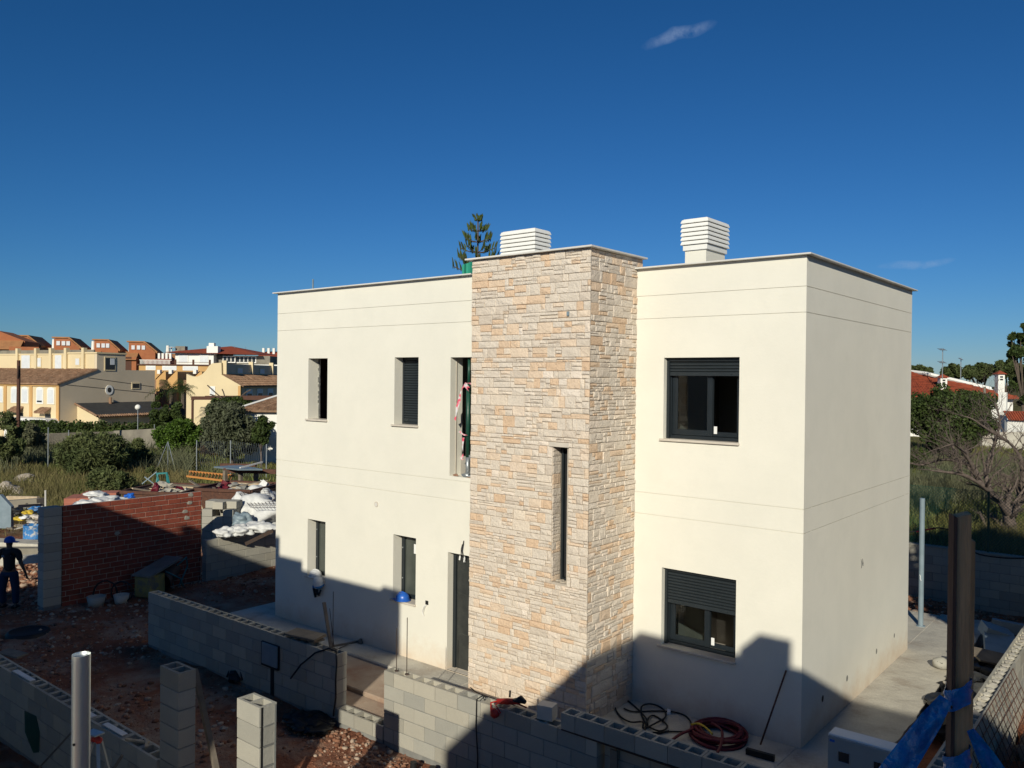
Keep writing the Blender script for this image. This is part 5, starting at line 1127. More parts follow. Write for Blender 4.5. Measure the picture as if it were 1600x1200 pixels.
# annex in front of the gable
b = MB(Mh); b.extr([(.01, 2.1, -2), (3.1, 2.1, -2), (3.1, 2.1, .75), (.01, 2.1, 1.85)], (0, 9.5, 0)); b.build('annex_wall', M['cream'], h1)
b = MB(Mh); b.add([(.01, 1.9, 2.08), (3.3, 1.9, .92), (3.3, 11.9, .92), (.01, 11.9, 2.08)], [(0, 1, 2, 3)]); b.add([(.01, 1.9, 1.98), (3.3, 1.9, .82), (3.3, 11.9, .82), (.01, 11.9, 1.98)], [(3, 2, 1, 0)]); b.build('annex_roof', M['tarpgrey'], h1)
b = MB(Mh)
for k in range(34): b.cyl((3.15, 2 + k * .3, .97), (3.55, 2 + k * .3, .80), .11, n=6)
for k in range(11): b.cyl((.1 + k * .3, 1.75, 2.05 - k * .105), (.36 + k * .3, 1.75, 1.93 - k * .105), .11, n=6)
b.build('eave_tiles', M['rooftile'], h1, kind='stuff')
b = MB(Mh); b.cyl((.3, 6, 1.9), (.3, 6, 2.6), .16, n=8); b.build('flue', M['rooftile'], h1)
# white van behind the hedge
q = at(55, 600, 78); vn = thing('parked_van', 'white van half hidden behind the hedge below the cream terrace', 'van', (q.x, q.y, -1.6)); Mv, _ = local(52, 79, 14)
b = MB(Mv); b.extr([(-3.4, 0, -1.3), (2.6, 0, -1.3), (2.6, 0, -.2), (2.0, 0, .05), (1.4, 0, .62), (-3.2, 0, .72), (-3.4, 0, .6)], (0, 1.9, 0)); b.build('body', M['white'], vn)
b = MB(Mv); b.box(-.4, -.02, -.05, 1.5, -.002, .55); b.build('window', M['windowdark'], vn)
for x in (-2.4, 1.6): b = MB(Mv); b.cyl((x, -.05, -1.3), (x, .2, -1.3), .35, n=14); b.build('wheel', M['black'], vn)
# orange brick terrace behind
for k, (pl, pr, pt, d) in enumerate(((18, 56, 523, 150), (83, 120, 526, 154), (146, 181, 529.5, 158), (200, 239, 532.5, 162))):
    Mb, o = local(pl, d, -16); s = d / FPX; t = thing('brick_house', ('orange brick house with stepped roof, leftmost of the row on the skyline', 'orange brick house on the skyline, second of the row from the left', 'orange brick house on the skyline, third of the row from the left', 'orange brick house at the right end of the row on the skyline')[k], 'house', (o.x, o.y, -1))
    zt = at(pl, pt, d).z; zr = zt - 15 * s; W_ = (pr - pl) * s
    b = MB(Mb); b.extr([(0, 0, -3), (W_, 0, -3), (W_, 0, zt - 15 * s), (W_ * .62, 0, zt - .35), (W_ * .02, 0, zt - .35)], (0, 9, 0)); b.box(W_, 0, -3, W_ * 1.75, 9, zr - 1.6); b.build('wall', M['orangebrick'], t)
    b = MB(Mb); b.extr([(-.3, 0, zt), (W_ * .6, 0, zt), (W_ * 1.08, 0, zt - 16 * s), (W_ * 1.06, 0, zt - 19 * s), (W_ * .55, 0, zt - 2 * s), (-.3, 0, zt - 2 * s)], (0, 9.3, 0)); b.add([(W_ * 1.02, -.5, zr - 2.1), (W_ * 1.75, -.5, zr - 2.1), (W_ * 1.75, 3, zr - .4), (W_ * 1.02, 3, zr - .4)], [(0, 1, 2, 3)]); b.build('roof', M['orangetile'], t)
    b = MB(Mb); b.box(W_ * 1.0, -.05, -1, W_ * 1.55, -.01, zr - 1.5); b.build('painted_recess', M['rust'], t)  # flat plate, dark colour stands in for the depth of a recess
    b = MB(Mb)
    for x in (.12, .32, .5): b.box(W_ * x, -.15, zr + .2, W_ * x + .6, -.01, zr + 1.0)
    b.build('air_conditioner', M['winshutter'], t)
    b = MB(Mb); b.cyl((W_ * 1.4, 3, zr - 1), (W_ * 1.4, 3, zr + 1.2), .4, .3, 8); b.build('chimney', M['whitewall'], t)
    b = MB(Mb); b.box(W_ * .95, -.3, zr - 5.2, W_ * 1.25, -.02, zr - 3.2); b.build('balcony', M['orangebrick'], t)
Mb, o = local(-30, 140, -16); t = thing('brick_house', 'orange brick house with pale balcony cut by the left edge of the photo', 'house', (o.x, o.y, -1)); b = MB(Mb); b.extr([(0, 0, -3), (6.6, 0, -3), (6.6, 0, at(10, 532, 140).z), (2.4, 0, at(0, 516, 140).z), (0, 0, at(0, 516, 140).z)], (0, 9, 0)); b.box(5, -3, -3, 9.5, -.1, at(20, 541, 137).z); b.build('wall', M['orangebrick'], t)
b = MB(Mb); z_ = at(0, 540, 138).z; b.add([(0, -2.5, z_ - .6), (6.4, -2.5, z_ - .6), (6.4, 0, z_ + 1), (0, 0, z_ + 1)], [(0, 1, 2, 3)]); b.build('roof', M['orangetile'], t); b = MB(Mb); b.box(0, -.4, z_ - 3, 5, -.1, z_ - .7); b.build('balcony', M['greywall'], t)
# central villa with hipped red roof over ochre terraces
Mc, o = local(262, 112, 0); vl = thing('villa', 'white villa with a broad red hipped roof above ochre terraces', 'house', (o.x, o.y, -1)); S = 112 / FPX; Zc = lambda py: at(330, py, 112).z
b = MB(Mc); b.box(1.0, 0, 0, 6.2, 8, Zc(551)); b.build('wall', M['whitewall'], vl)
b = MB(Mc); ez, az = Zc(551.5), Zc(539); xs = (-.6, 6.3, 12.2); b.add([(-.3, -1, ez), (12.5, -.2, Zc(553.5)), (12.5, 9, ez), (-.3, 9, ez), (5.2, 4, az - .35), (7.2, 4, az)], [(0, 1, 5, 4), (1, 2, 5), (2, 3, 4, 5), (3, 0, 4), (3, 2, 1, 0)]); rf = b.build('roof', M['redtile'], vl)
b = MB(Mc); b.box(5.4, -.4, ez, 6.9, .7, Zc(541)); b.box(5.6, -.2, Zc(541), 6.3, .5, Zc(536)); b.build('chimney', M['whitewall'], rf)
b = MB(Mc); b.box(.6, 1, ez + .2, 1.9, 2, Zc(541)); b.build('chimney', M['greywall'], rf)
b = MB(Mc); b.lathe((.2, .6, ez + .75), [(0, .05), (.5, .0), (.55, -.05)], 12); b.box(.15, .6, ez, .25, .7, ez + .7); b.build('satellite_dish', M['whitewall'], rf)
b = MB(Mc); b.box(6.2, 1.2, 0, 13.5, 8, Zc(555)); b.build('wall', M['greywall'], vl)
for x in (2.1, 4.9): win(Mc, vl, x - .55, x + .55, Zc(566), Zc(556), 0)
for k in range(8): win(Mc, vl, 7.25 + k * .55, 7.65 + k * .55, Zc(565), Zc(557), 1.2 if k > 2 else .9, fill='windowdark')
b = MB(Mc); b.box(-3.2, -1.6, 0, 7.4, -.02, Zc(571.5)); b.build('terrace', M['ochre'], vl); b = MB(Mc); b.box(-3.4, -1.75, Zc(572), 7.4, -.01, Zc(570)); b.build('terrace_edge', M['rust'], vl)
b = MB(Mc)
for k in range(24): b.box(-3.0 + k * .17, -1.7, Zc(570), -2.93 + k * .17, -1.62, Zc(564))
b.box(-3.1, -1.72, Zc(564.2), 1.2, -1.6, Zc(563.4)); b.build('balustrade', M['whitewall'], vl)
for x in (1.7, 4.1, 6.3): b = MB(Mc); b.box(x - .12, -1.73, Zc(570), x + .12, -1.6, Zc(562.5)); b.build('pier', M['rust'], vl)
b = MB(Mc); b.box(1.2, -1.68, Zc(567), 6.4, -1.65, Zc(566.4)); b.build('handrail', M['rust'], vl)
for x, w_ in ((-1.6, .9), (.9, 1.4), (3.7, 1.5)): win(Mc, vl, x - w_ * .6, x + w_ * .6, Zc(578), Zc(574), -1.6)
b = MB(Mc); b.box(7.6, -1.2, 0, 17, .8, Zc(569)); b.build('terrace', M['whitewall'], vl)
# far roofs right of the villa
for k, (px0, px1, pt, d, mat, lab) in enumerate(((395, 436, 548, 130, 'redtile', 'dark red roofed house half hidden behind the villa'), (232, 262, 556, 135, 'redtile', 'low dark red roofed house left of the villa'))):
    Mx, o = local(px0, d, 0); s = d / FPX; zt = at(px0, pt, d).z; t = thing('far_house', lab, 'house', (o.x, o.y, -1)); W_ = (px1 - px0) * s
    b = MB(Mx); b.box(0, 0, -2, W_, 6, zt - 1.4); b.build('wall', M['greywall'], t); b = MB(Mx); b.add([(-.5, -.5, zt - 1.5), (W_ + .5, -.5, zt - 1.5), (W_ + .5, 6.5, zt - 1.5), (-.5, 6.5, zt - 1.5), (W_ * .3, 3, zt), (W_ * .8, 3, zt)], [(0, 1, 5, 4), (1, 2, 5), (2, 3, 4, 5), (3, 0, 4)]); b.build('roof', M[mat], t)
    b = MB(Mx)
    for j in range(4): b.box(W_ * (.2 + .2 * j), 2, zt - .6, W_ * (.2 + .2 * j) + .35, 2.4, zt + .5)
    b.build('chimney', M['whitewall'], t)
# small ochre cottages with red slopes in the gap
for k, (px, d) in enumerate(((244, 98), (262, 96), (300, 95))):
    Mx, o = local(px, d, 14); t = thing('cottage', ('small ochre gabled house touching the edge of the grey gable', 'small ochre gabled house between the palm and the villa terraces', 'small gabled roof just left of the stepped cream gable')[k], 'house', (o.x, o.y, -1)); z = lambda py: at(px, py, d).z
    b = MB(Mx); b.extr([(0, 0, -2), (1.3, 0, -2), (1.3, 0, z(581)), (1.1, 0, z(580)), (0, 0, z(593))], (0, 5, 0)); b.build('wall', M['ochre'], t); b = MB(Mx); b.add([(-.1, -.1, z(593)), (1.0, -.1, z(580)), (1.0, 5, z(580)), (-.1, 5, z(593))], [(0, 1, 2, 3)]); b.box(-1.5, .5, -2, 0, 4.5, z(594)); b.build('roof', M['rooftile'], t)
    b = MB(Mx); b.box(.3, -.25, z(584), .7, .1, z(578)); b.build('chimney', M['whitewall'], t)
# cream house with curved stepped gable
Mg, o = local(376, 84, 8); h2 = thing('cream_house', 'cream house with a curved stepped gable and a shaded front right of it', 'house', (o.x, o.y, -1)); S = 84 / FPX; Zg4 = lambda py: at(376, py, 84).z
gp_ = [(-5.9, -2), (0, -2), (0, Zg4(602)), (-2.05, Zg4(586)), (-2.1, Zg4(567)), (-3.1, Zg4(568)), (-3.45, Zg4(572)), (-3.75, Zg4(579)), (-4.2, Zg4(585.5)), (-4.7, Zg4(589)), (-5.2, Zg4(589)), (-5.6, Zg4(587)), (-5.9, Zg4(585))]
b = MB(Mg); b.extr([(x, 0, z) for x, z in gp_], (0, .4, 0)); b.build('gable_wall', M['cream'], h2)
b = MB(Mg); b.extr([(x, 0.01, z) for x, z in ((-5.88, -2), (-.02, -2), (-.02, Zg4(603)), (-2.05, Zg4(588)), (-5.88, Zg4(590)))], (0, 14, 0)); b.build('wall', M['cream_shaded'], h2)
b = MB(Mg); b.box(-2.1, .4, Zg4(590), -1.9, 14, Zg4(568.5)); b.build('upper_storey', M['cream_shaded'], h2)
tile_rows(Mg, h2, (.3, 0, Zg4(603)), (.3, 13.5, Zg4(603)), (-1.88, 13.5, Zg4(585)), (-1.88, 0, Zg4(585)), .24, 'rooftile')
for y in (1.9, 4.4, 7.0): win(Mg, h2, y - .55, y + .55, Zg4(621), Zg4(610), 0, 'x', 1, half=.5)
for y in (3.6, 9.0): win(Mg, h2, y - .55, y + .55, Zg4(583), Zg4(575), -1.9, 'x', 1, surround='cream')
for y in (.3, 6.3, 11.5): b = MB(Mg); b.box(-2.2, y, Zg4(585), -1.7, y + .3, Zg4(563.5)); b.build('chimney', M['cream'], h2)
win(Mg, h2, -3.2, -2.85, Zg4(617), Zg4(606), 0)
b = MB(Mg); b.box(-.25, -.06, -2, .02, .3, Zg4(603)); b.build('pilaster', M['ochre'], h2)
# white cottage with brown tiled roof at the house corner
Mw, o = local(383, 58, -4); cw = thing('white_cottage', 'whitewashed cottage with a brown tiled roof touching the left edge of the new house', 'house', (o.x, o.y, -1)); zc = lambda py: at(400, py, 58).z
b = MB(Mw); b.box(0, 0, -2, 7, 8, zc(641)); b.build('wall', M['whitewall'], cw)
tile_rows(Mw, cw, (-.5, -.4, zc(641)), (7, -.4, zc(641)), (7, 5, zc(599)), (4.2, 5, zc(600)), .22, 'rooftile')
b = MB(Mw); b.tube([(-.55, -.42, zc(639)), (4.2, 4.95, zc(598.5))], .09, 6); b.build('verge', M['whitewall'], cw)
# pergola and climbing plant
q0, q1, q2 = at(300, 622, 66), at(372, 622, 64), at(432, 622, 62); pg = thing('pergola', 'dark timber pergola overgrown with a climber in front of the cream gable house', 'pergola', (q0.x, q0.y, -1))
b = MB(); b.beam(q0, q2, .2, .28); b.beam(q0 + Vector((F2.x, F2.y, 0)) * 3, q2 + Vector((F2.x, F2.y, 0)) * 3, .2, .25); b.build('beam', M['rust'], pg)
for px in (301, 338, 373): q = at(px, 622, 66 - (px - 300) * .03); b = MB(); b.cyl((q.x, q.y, -2), (q.x, q.y, q.z), .11, n=6); b.build('post', M['rust'], pg)
cl = thing('climbing_plant', 'climber with bare arching shoots growing over the pergola', 'plant', (q1.x, q1.y, -1)); r = random.Random(5)
C, rs = [], []
for k in range(30): q = at(r.gauss(352, 18), 628 + abs(r.gauss(0, 11)), 63.5); C.append(q[:]); rs.append(r.uniform(.3, .6))
V, F = leaf_cloud(np.array(C), 4500, .13, np.array(rs), 2.0); nmesh('foliage', V, F, M['leaf_dark'], cl)
b = MB()
for pts in ([(350, 625), (335, 612), (324, 602)], [(352, 622), (349, 612), (347, 608)], [(372, 624), (384, 613), (392, 609)], [(345, 625), (340, 620), (328, 616)]): b.tube([at(x, y, 63.4) for x, y in pts], .05, 5)
b.build('shoot', M['bark'], cl)
# ------------------------------------------------------------- rear right: red roofed house, trees, fence
Mr, o = local(1380, 54, 6); rh = thing('bungalow', 'white bungalow with a red tiled hipped roof behind the round dark tree', 'house', (o.x, o.y, .8)); zr = lambda py: at(1480, py, 54).z; xr = lambda px: (px - 1380) * 54 / FPX
b = MB(Mr); b.box(xr(1385), 0, -1, xr(1572), 8, zr(618)); b.build('wall', M['whitewall'], rh)
e0, e1 = (xr(1380), -.5, zr(619)), (xr(1575), -.5, zr(619)); ap = (xr(1459), 4.2, zr(580)); ap2 = (xr(1452), 4.2, zr(581))
rf = tile_rows(Mr, rh, e0, e1, ap, ap2, .26, 'redtile')
b = MB(Mr); b.add([(e1[0], e1[1], e1[2]), (e1[0], 8.5, e1[2]), ap], [(0, 1, 2)]); b.add([e0, (e0[0], 8.5, e0[2]), ap2], [(0, 1, 2)]); b.build('roof', M['redtile'], rh)
b = MB(Mr); b.tube([ap, (xr(1560), .3, zr(613))], .10, 6); b.tube([ap, (xr(1470), 3.0, zr(583)), (xr(1552), 1.0, zr(607))], .13, 6); b.tube([ap2, e0], .07, 6); b.build('ridge_tiles', M['whitewall'], rf)
def chim(px0, px1, pt, pb, y, lab='chimney'):
    b = MB(Mr); b.box(xr(px0), y, zr(pb), xr(px1), y + .5, zr(pt)); c = b.build('chimney', M['whitewall'], rf)
    b = MB(Mr); b.add([(xr(px0) - .12, y - .12, zr(pt)), (xr(px1) + .12, y - .12, zr(pt)), (xr(px1) + .12, y + .62, zr(pt)), (xr(px0) - .12, y + .62, zr(pt)), ((xr(px0) + xr(px1)) / 2, y + .25, zr(pt - 6))], [(0, 1, 4), (1, 2, 4), (2, 3, 4), (3, 0, 4), (3, 2, 1, 0)]); b.build('chimney_cap', M['redtile'], c)
    b = MB(Mr)
    for dz in (3, 7): b.box((xr(px0) + xr(px1)) / 2 - .09, y - .01, zr(pt + dz + 2.5), (xr(px0) + xr(px1)) / 2 + .09, y - .002, zr(pt + dz))
    b.build('vent_slot', M['black'], c)
chim(1471, 1481, 590, 609, .6); chim(1549, 1558.5, 584, 617, -.1)
def mast(px, pt, pb, d, arms, lab):
    q = at(px, pt, d); t = thing('antenna', lab, 'antenna', (q.x, q.y, at(px, pb, d).z)); b = MB(); b.cyl((q.x, q.y, at(px, pb, d).z), q, .03, n=5); b.build('mast', M['galv'], t)
    b = MB()
    for py, w_ in arms:
        z = at(px, py, d); b.cyl(z - Vector((*R2, 0)) * w_, z + Vector((*R2, 0)) * w_ * .6, .02, n=4)
        for k in range(5): c_ = z + Vector((*R2, 0)) * w_ * (k / 4 * 1.6 - 1); b.beam(c_ - Vector((F2.x, F2.y, .3)) * .25, c_ + Vector((F2.x, F2.y, .3)) * .25, .02, .02)
    if arms: b.build('aerial', M['galv'], t)
mast(1473, 545, 592, 53, [(546, .22), (566, .22)], 'taller aerial mast with two arms on the bungalow roof'); mast(1501.5, 559, 592, 58, [(561, .06)], 'short plain mast behind the bungalow roof')
mast(367, 540, 556, 115, [], 'thin roof mast over the far red roof beside the villa'); mast(384, 542, 556, 118, [], 'second thin mast over the far red roof, nearer the new house')
q = at(1538, 640, 50); b = MB(); b.cyl((q.x, q.y, .3), (q.x, q.y, at(1538, 604, 50).z), .07, n=8); tag(b.build('concrete_post', M['greywall']), 'grey concrete post standing before the bungalow eave', 'post')
# garden wall with tiled coping at the right edge
q0, q1 = at(1574, 645, 47), at(1660, 645, 45); gw = thing('garden_wall', 'white garden wall with red tile coping at the right edge', 'wall', (q0.x, q0.y, .8))
b = MB(); zt = at(1590, 656, 47).z; b.extr([(q0.x, q0.y, 0), (q1.x, q1.y, 0), (q1.x, q1.y, zt), (q0.x, q0.y, zt)], (F2.x * .25, F2.y * .25, 0)); b.build('wall_face', M['whitewall'], gw)
b = MB()
for k in range(22):
    p = q0.lerp(q1, k / 21); b.beam((p.x - F2.x * .25, p.y - F2.y * .25, zt), (p.x + F2.x * .3, p.y + F2.y * .3, zt + .48), .13, .06)
b.build('coping_tiles', M['redtile'], gw, kind='stuff')
q0, q1 = at(1535, 690, 46), at(1660, 690, 44); b = MB(); zt = at(1590, 672, 45).z; b.extr([(q0.x, q0.y, 0), (q1.x, q1.y, 0), (q1.x, q1.y, zt), (q0.x, q0.y, zt - .2)], (F2.x * .25, F2.y * .25, 0)); o_ = b.build('garden_wall', M['concrete']); tag(o_, 'pale weathered wall low behind the bare tree at the right', 'wall')
q = at(1567, 640, 48); b = MB(); b.box(q.x - .2, q.y - .2, 0, q.x + .2, q.y + .2, at(1567, 613, 48).z); tag(b.build('gate_pier', M['whitewall']), 'white gate pier right of the bungalow', 'pier')
# round dark tree in front of bungalow
g_ = at(1478, 690, 40); gz = height(g_.x, g_.y, False); s_ = 40 / FPX
tree('large round dark green tree in front of the bungalow', 'broadleaf_tree', 'tree', (g_.x, g_.y, gz), (g_.x, g_.y, at(1484, 654, 40).z), (62 * s_, 50 * s_, 44 * s_), 130, 14 * s_, 40000, .085, 'leaf_dark', 'bark', .15, None, 41, 'ball', 10, 1.7)
b_ = bush('low dark scrub at the left foot of the round tree', 1434, 700, 40, 40, 'leaf_dark', 3000, .09, 42, k=24, d=38)
# pines on the skyline
for k, (px, py, wpx, hpx, d) in enumerate(((1438, 580, 34, 14, 120), (1500, 582, 46, 20, 110), (1532, 580, 40, 22, 112), (1575, 578, 56, 30, 105), (1610, 585, 60, 34, 90), (1415, 582, 30, 12, 125))):
    q = at(px, py, d); s_ = d / FPX; tree(('dark pine crown low on the skyline at the corner of the new house', 'pine crown above the middle of the bungalow roof', 'pine crown just left of the bungalow chimney', 'broad lighter pine crown behind the tall bungalow chimney', 'pine crown at the right edge under the tall tree', 'pine crown hidden behind the new house corner')[k], 'pine_tree', 'pine', (q.x, q.y, 0), (q.x, q.y, q.z), (wpx / 2 * s_, wpx / 2 * s_, hpx / 2 * s_), 26, 5.5 * s_, 4500, .32, 'leaf_pine', 'bark', .3, None, 50 + k, 'ball', 6, 1.6)
# tall dark tree cut by right edge
for k, (px, py, w_, h_, n) in enumerate(((1600, 540, 46, 62, 8), (1612, 610, 70, 60, 9))):
    q = at(px, py, 60); s_ = 60 / FPX; tree(('tall dark tree with ragged crown cut by the right edge of the photo', 'dark lower tree under the tall ragged one at the right edge')[k], 'tall_tree', 'tree', (q.x, q.y, 0), (q.x, q.y, q.z), (w_ / 2 * s_, w_ / 2 * s_, h_ / 2 * s_), 24, 5 * s_, 4500, .17, 'leaf_dark', 'bark', .2, None, 60 + k, 'ball', 8, 1.8)
g_ = at(1555, 700, 42); bush('yellow green shrub at the foot of the pale wall', 1548, 690, 26, 16, 'leaf_ivy', 1200, .08, 66, k=10, d=42)
# araucaria behind the roof
def araucaria(px, pt, pb, d):
    top = at(px, pt, d); t = thing('araucaria', 'star branched araucaria rising behind the roof left of the louvred chimney', 'tree', (top.x, top.y, 0)); s = d / FPX; b = MB(); b.cyl((top.x, top.y, 0), top, .16, .05, 8); b.build('trunk', M['bark'], t); Vs = MB(); br_ = MB(); r = random.Random(4)
    H_ = (pb - pt) * s * 1.35; n = 6
    for k in range(n):
        z = top.z - .1 - H_ * ((k / n) ** .95); L = (.25 + 1.75 * (k / n) ** .75)
        for a in range(6):
            an = a * math.pi / 3 + k * .55; dirv = Vector((math.cos(an), math.sin(an), 0)); e = Vector((top.x, top.y, z)) + dirv * L + Vector((0, 0, .28 * L)); p0 = Vector((top.x, top.y, z)); br_.tube([p0, p0.lerp(e, .5) - Vector((0, 0, .08 * L)), e], .035, 4)
            for j in range(3):
                f = .66 + .34 * j / 2; c_ = p0.lerp(e, f) + Vector((0, 0, -.08 * L * (1 - f)))
                for q in range(2):
                    u = Vector((r.uniform(-.12, .12), r.uniform(-.12, .12), .55 + r.random() * .2)) * min(1, .4 + L * .35) + dirv * .18; Vs.tube([c_ + Vector((r.uniform(-.1, .1), r.uniform(-.1, .1), -.15)), c_ + u * .5, c_ + u], [.03, .07, .015], 4)
    br_.build('branches', M['bark'], t); Vs.build('foliage', M['leaf_dark'], t)
araucaria(747, 341, 415, 62)
# green safety net on the rear roof
n0, n1 = at(722, 425, 20.4), at(760, 425, 20.4); nt_ = thing('safety_net', 'green netting on a grey upright behind the roof edge beside the stone tower', 'net', (n0.x, n0.y, 6.7))
b = MB(); zt0, zt1 = at(722, 414, 20.4).z, at(745, 405, 20.4).z; k_ = 12
for i in range(k_):
    t0, t1 = i / k_, (i + 1) / k_; p, q = n0.lerp(n1, t0), n0.lerp(n1, t1); w0, w1 = .03 * math.sin(i * 1.9), .03 * math.sin((i + 1) * 1.9)
    b.add([(p.x + w0, p.y - w0, 6.2), (q.x + w1, q.y - w1, 6.2), (q.x + w1, q.y - w1, zt0 + (zt1 - zt0) * t1 * 1.5), (p.x + w0, p.y - w0, zt0 + (zt1 - zt0) * t0 * 1.5)], [(0, 1, 2, 3)])
b.build('net', M['greennet'], nt_); b = MB(); p = at(719.5, 420, 20.4); b.obox((p.x, p.y, 6.8), (.035, .035, 1.4)); b.build('upright', M['galv'], nt_)
b = MB(); b.obox((p.x - .09, p.y, 6.75), (.03, .03, 1.28)); b.build('upright', M['galv'], nt_)
# chain link fence on the back wall
cf = thing('chain_link_fence', 'green chain link fence on a dark post on top of the back wall', 'fence', (1, 10.72, 1))
for x in (-3.2, -.2 - 1.4, 1.36): pass
fx = Y0 = None
def xat(px, py, Yp):
    d = FW + RT * (px - 800) / FPX + UP * (600 - py) / FPX; t = (Yp - CAM.y) / d.y; return CAM + d * t
pq = xat(1545, 768, 10.74); zt = pq.z
for x in (pq.x, pq.x - 2.6, pq.x - 5.2): b = MB(); b.cyl((x, 10.74, .95), (x, 10.74, zt), .026, n=8); b.build('post', M['green'], cf)
b = MB(); xa, xb = pq.x - 5.2, 6.5; hz = zt - 1.02; st = .075
k = xa - hz
while k < xb:
    for sg in (1, -1):
        x0, x1 = (k, k + hz) if sg == 1 else (k + hz, k)
        b.beam((x0, 10.74, 1.02), (x1, 10.74, zt), .006, .006)
    k += st
b.build('wire_mesh', M['green'], cf, kind='stuff')
b = MB(); b.tube([(xa, 10.74, zt), (xb, 10.74, zt)], .004, 4); b.build('top_wire', M['green'], cf)
b = MB(); q = [xat(x, y, 10.5) for x, y in ((1400, 834), (1424, 831), (1440, 829), (1460, 825), (1475, 826), (1490, 832), (1520, 862), (1560, 871), (1600, 872), (1640, 868))]; b.tube(smooth(q, 4), .016, 6); tag(b.build('black_hose', M['black'], smooth=True), 'dark hose strung along the top of the back wall fence', 'hose')
b = MB(); q = [xat(x, y, 10.46) for x, y in ((1432, 831), (1446, 828), (1462, 825.5))]; b.tube(smooth(q, 4), .022, 6); tag(b.build('red_sleeve', M['redhose'], smooth=True), 'red sleeve on the dark hose behind the blue grey post', 'hose')
# bare fig tree
bt = thing('bare_tree', 'leafless fig tree with crooked grey branches behind the back wall', 'tree', (4, 13, 0)); rb = random.Random(11); b = MB(); tw = MB()
D0 = 25.5; base = at(1585, 845, D0)
def branch(p, d, L, r, lev, mbt):
    pts = [p]; n = 5; q = Vector(p); dd = Vector(d)
    for k in range(n):
        dd = (dd + Vector((rb.gauss(0, .16), rb.gauss(0, .16), rb.gauss(.03, .13)))).normalized(); q = q + dd * L / n; pts.append(q.copy())
    rs = [r * (1 - .55 * k / n) for k in range(n + 1)]; mbt.tube(pts, rs, 6 if lev < 2 else 4, True)
    if lev >= 4: return
    for k in range(rb.choice((3, 4, 4)) if lev < 3 else 3):
        i = rb.randrange(2, n + 1); a = rb.uniform(0, 6.28); nd = (dd * .75 + Vector((math.cos(a), math.sin(a), rb.uniform(-.1, .75))) * .8).normalized(); branch(pts[i], nd, L * rb.uniform(.48, .75), rs[i] * .62, lev + 1, tw if lev >= 1 else mbt)
bz = height(base.x, base.y, False)
rt_ = Vector((R2.x, R2.y, 0)); fo = Vector((F2.x, F2.y, 0))
def limb(pxs, r0, r1, lev=1):
    P_ = [at(x, y, D0 + dd_) for x, y, dd_ in pxs]; P2 = smooth(P_, 4); n = len(P2); rs = [r0 + (r1 - r0) * i / (n - 1) for i in range(n)]; b.tube(P2, rs, 8)
    for k in range(1, n, 1):
        d = (P2[min(k + 1, n - 1)] - P2[k - 1]).normalized(); a = rb.uniform(0, 6.28); branch(P2[k], (d * .3 + Vector((math.cos(a), math.sin(a), rb.uniform(0, 1.1)))).normalized(), rb.uniform(.5, 1.1), rs[k] * .45, 2, tw)
    branch(P2[-1], (P2[-1] - P2[-3]).normalized(), .9, r1 * .8, 2, tw)
limb([(1582, 862, 0), (1580, 830, 0), (1576, 805, 0)], .21, .15)
limb([(1578, 806, 0), (1560, 782, -.3), (1535, 758, -.6), (1505, 742, -.8), (1480, 738, -.9), (1455, 735, -1)], .11, .02)
limb([(1535, 758, -.6), (1520, 730, -.3), (1500, 722, 0), (1475, 718, .2), (1440, 726, .3), (1424, 724, .3)], .08, .018)
limb([(1583, 805, 0), (1596, 770, .4), (1597, 725, .5), (1585, 700, .6), (1562, 680, .6)], .12, .025)
limb([(1548, 770, -.4), (1540, 735, 0), (1552, 700, .6), (1562, 660, 1.2), (1555, 630, 1.5)], .09, .02)
limb([(1590, 790, .2), (1612, 760, 0), (1625, 720, .4), (1615, 680, .8)], .09, .02)
limb([(1528, 750, -.5), (1510, 712, -1), (1490, 695, -1.2), (1470, 700, -1.3)], .06, .015)
limb([(1575, 690, .6), (1545, 672, .2), (1520, 655, 0), (1505, 650, 0)], .05, .012)
b.build('trunk', M['bark_grey'], bt, True); tw.build('branches', M['bark_grey'], bt)
# trees just outside the right edge (they shade the back corner)
tree('leafy tree standing east of the plot, outside the frame, shading the back corner', 'broadleaf_tree', 'tree', (7.4, 1.2, -.25), (7.0, 1.2, 4.9), (2.75, 2.9, 2.7), 110, .9, 30000, .19, 'leaf_dark', 'bark', .18, None, 71, 'ball', 8, 1.8)
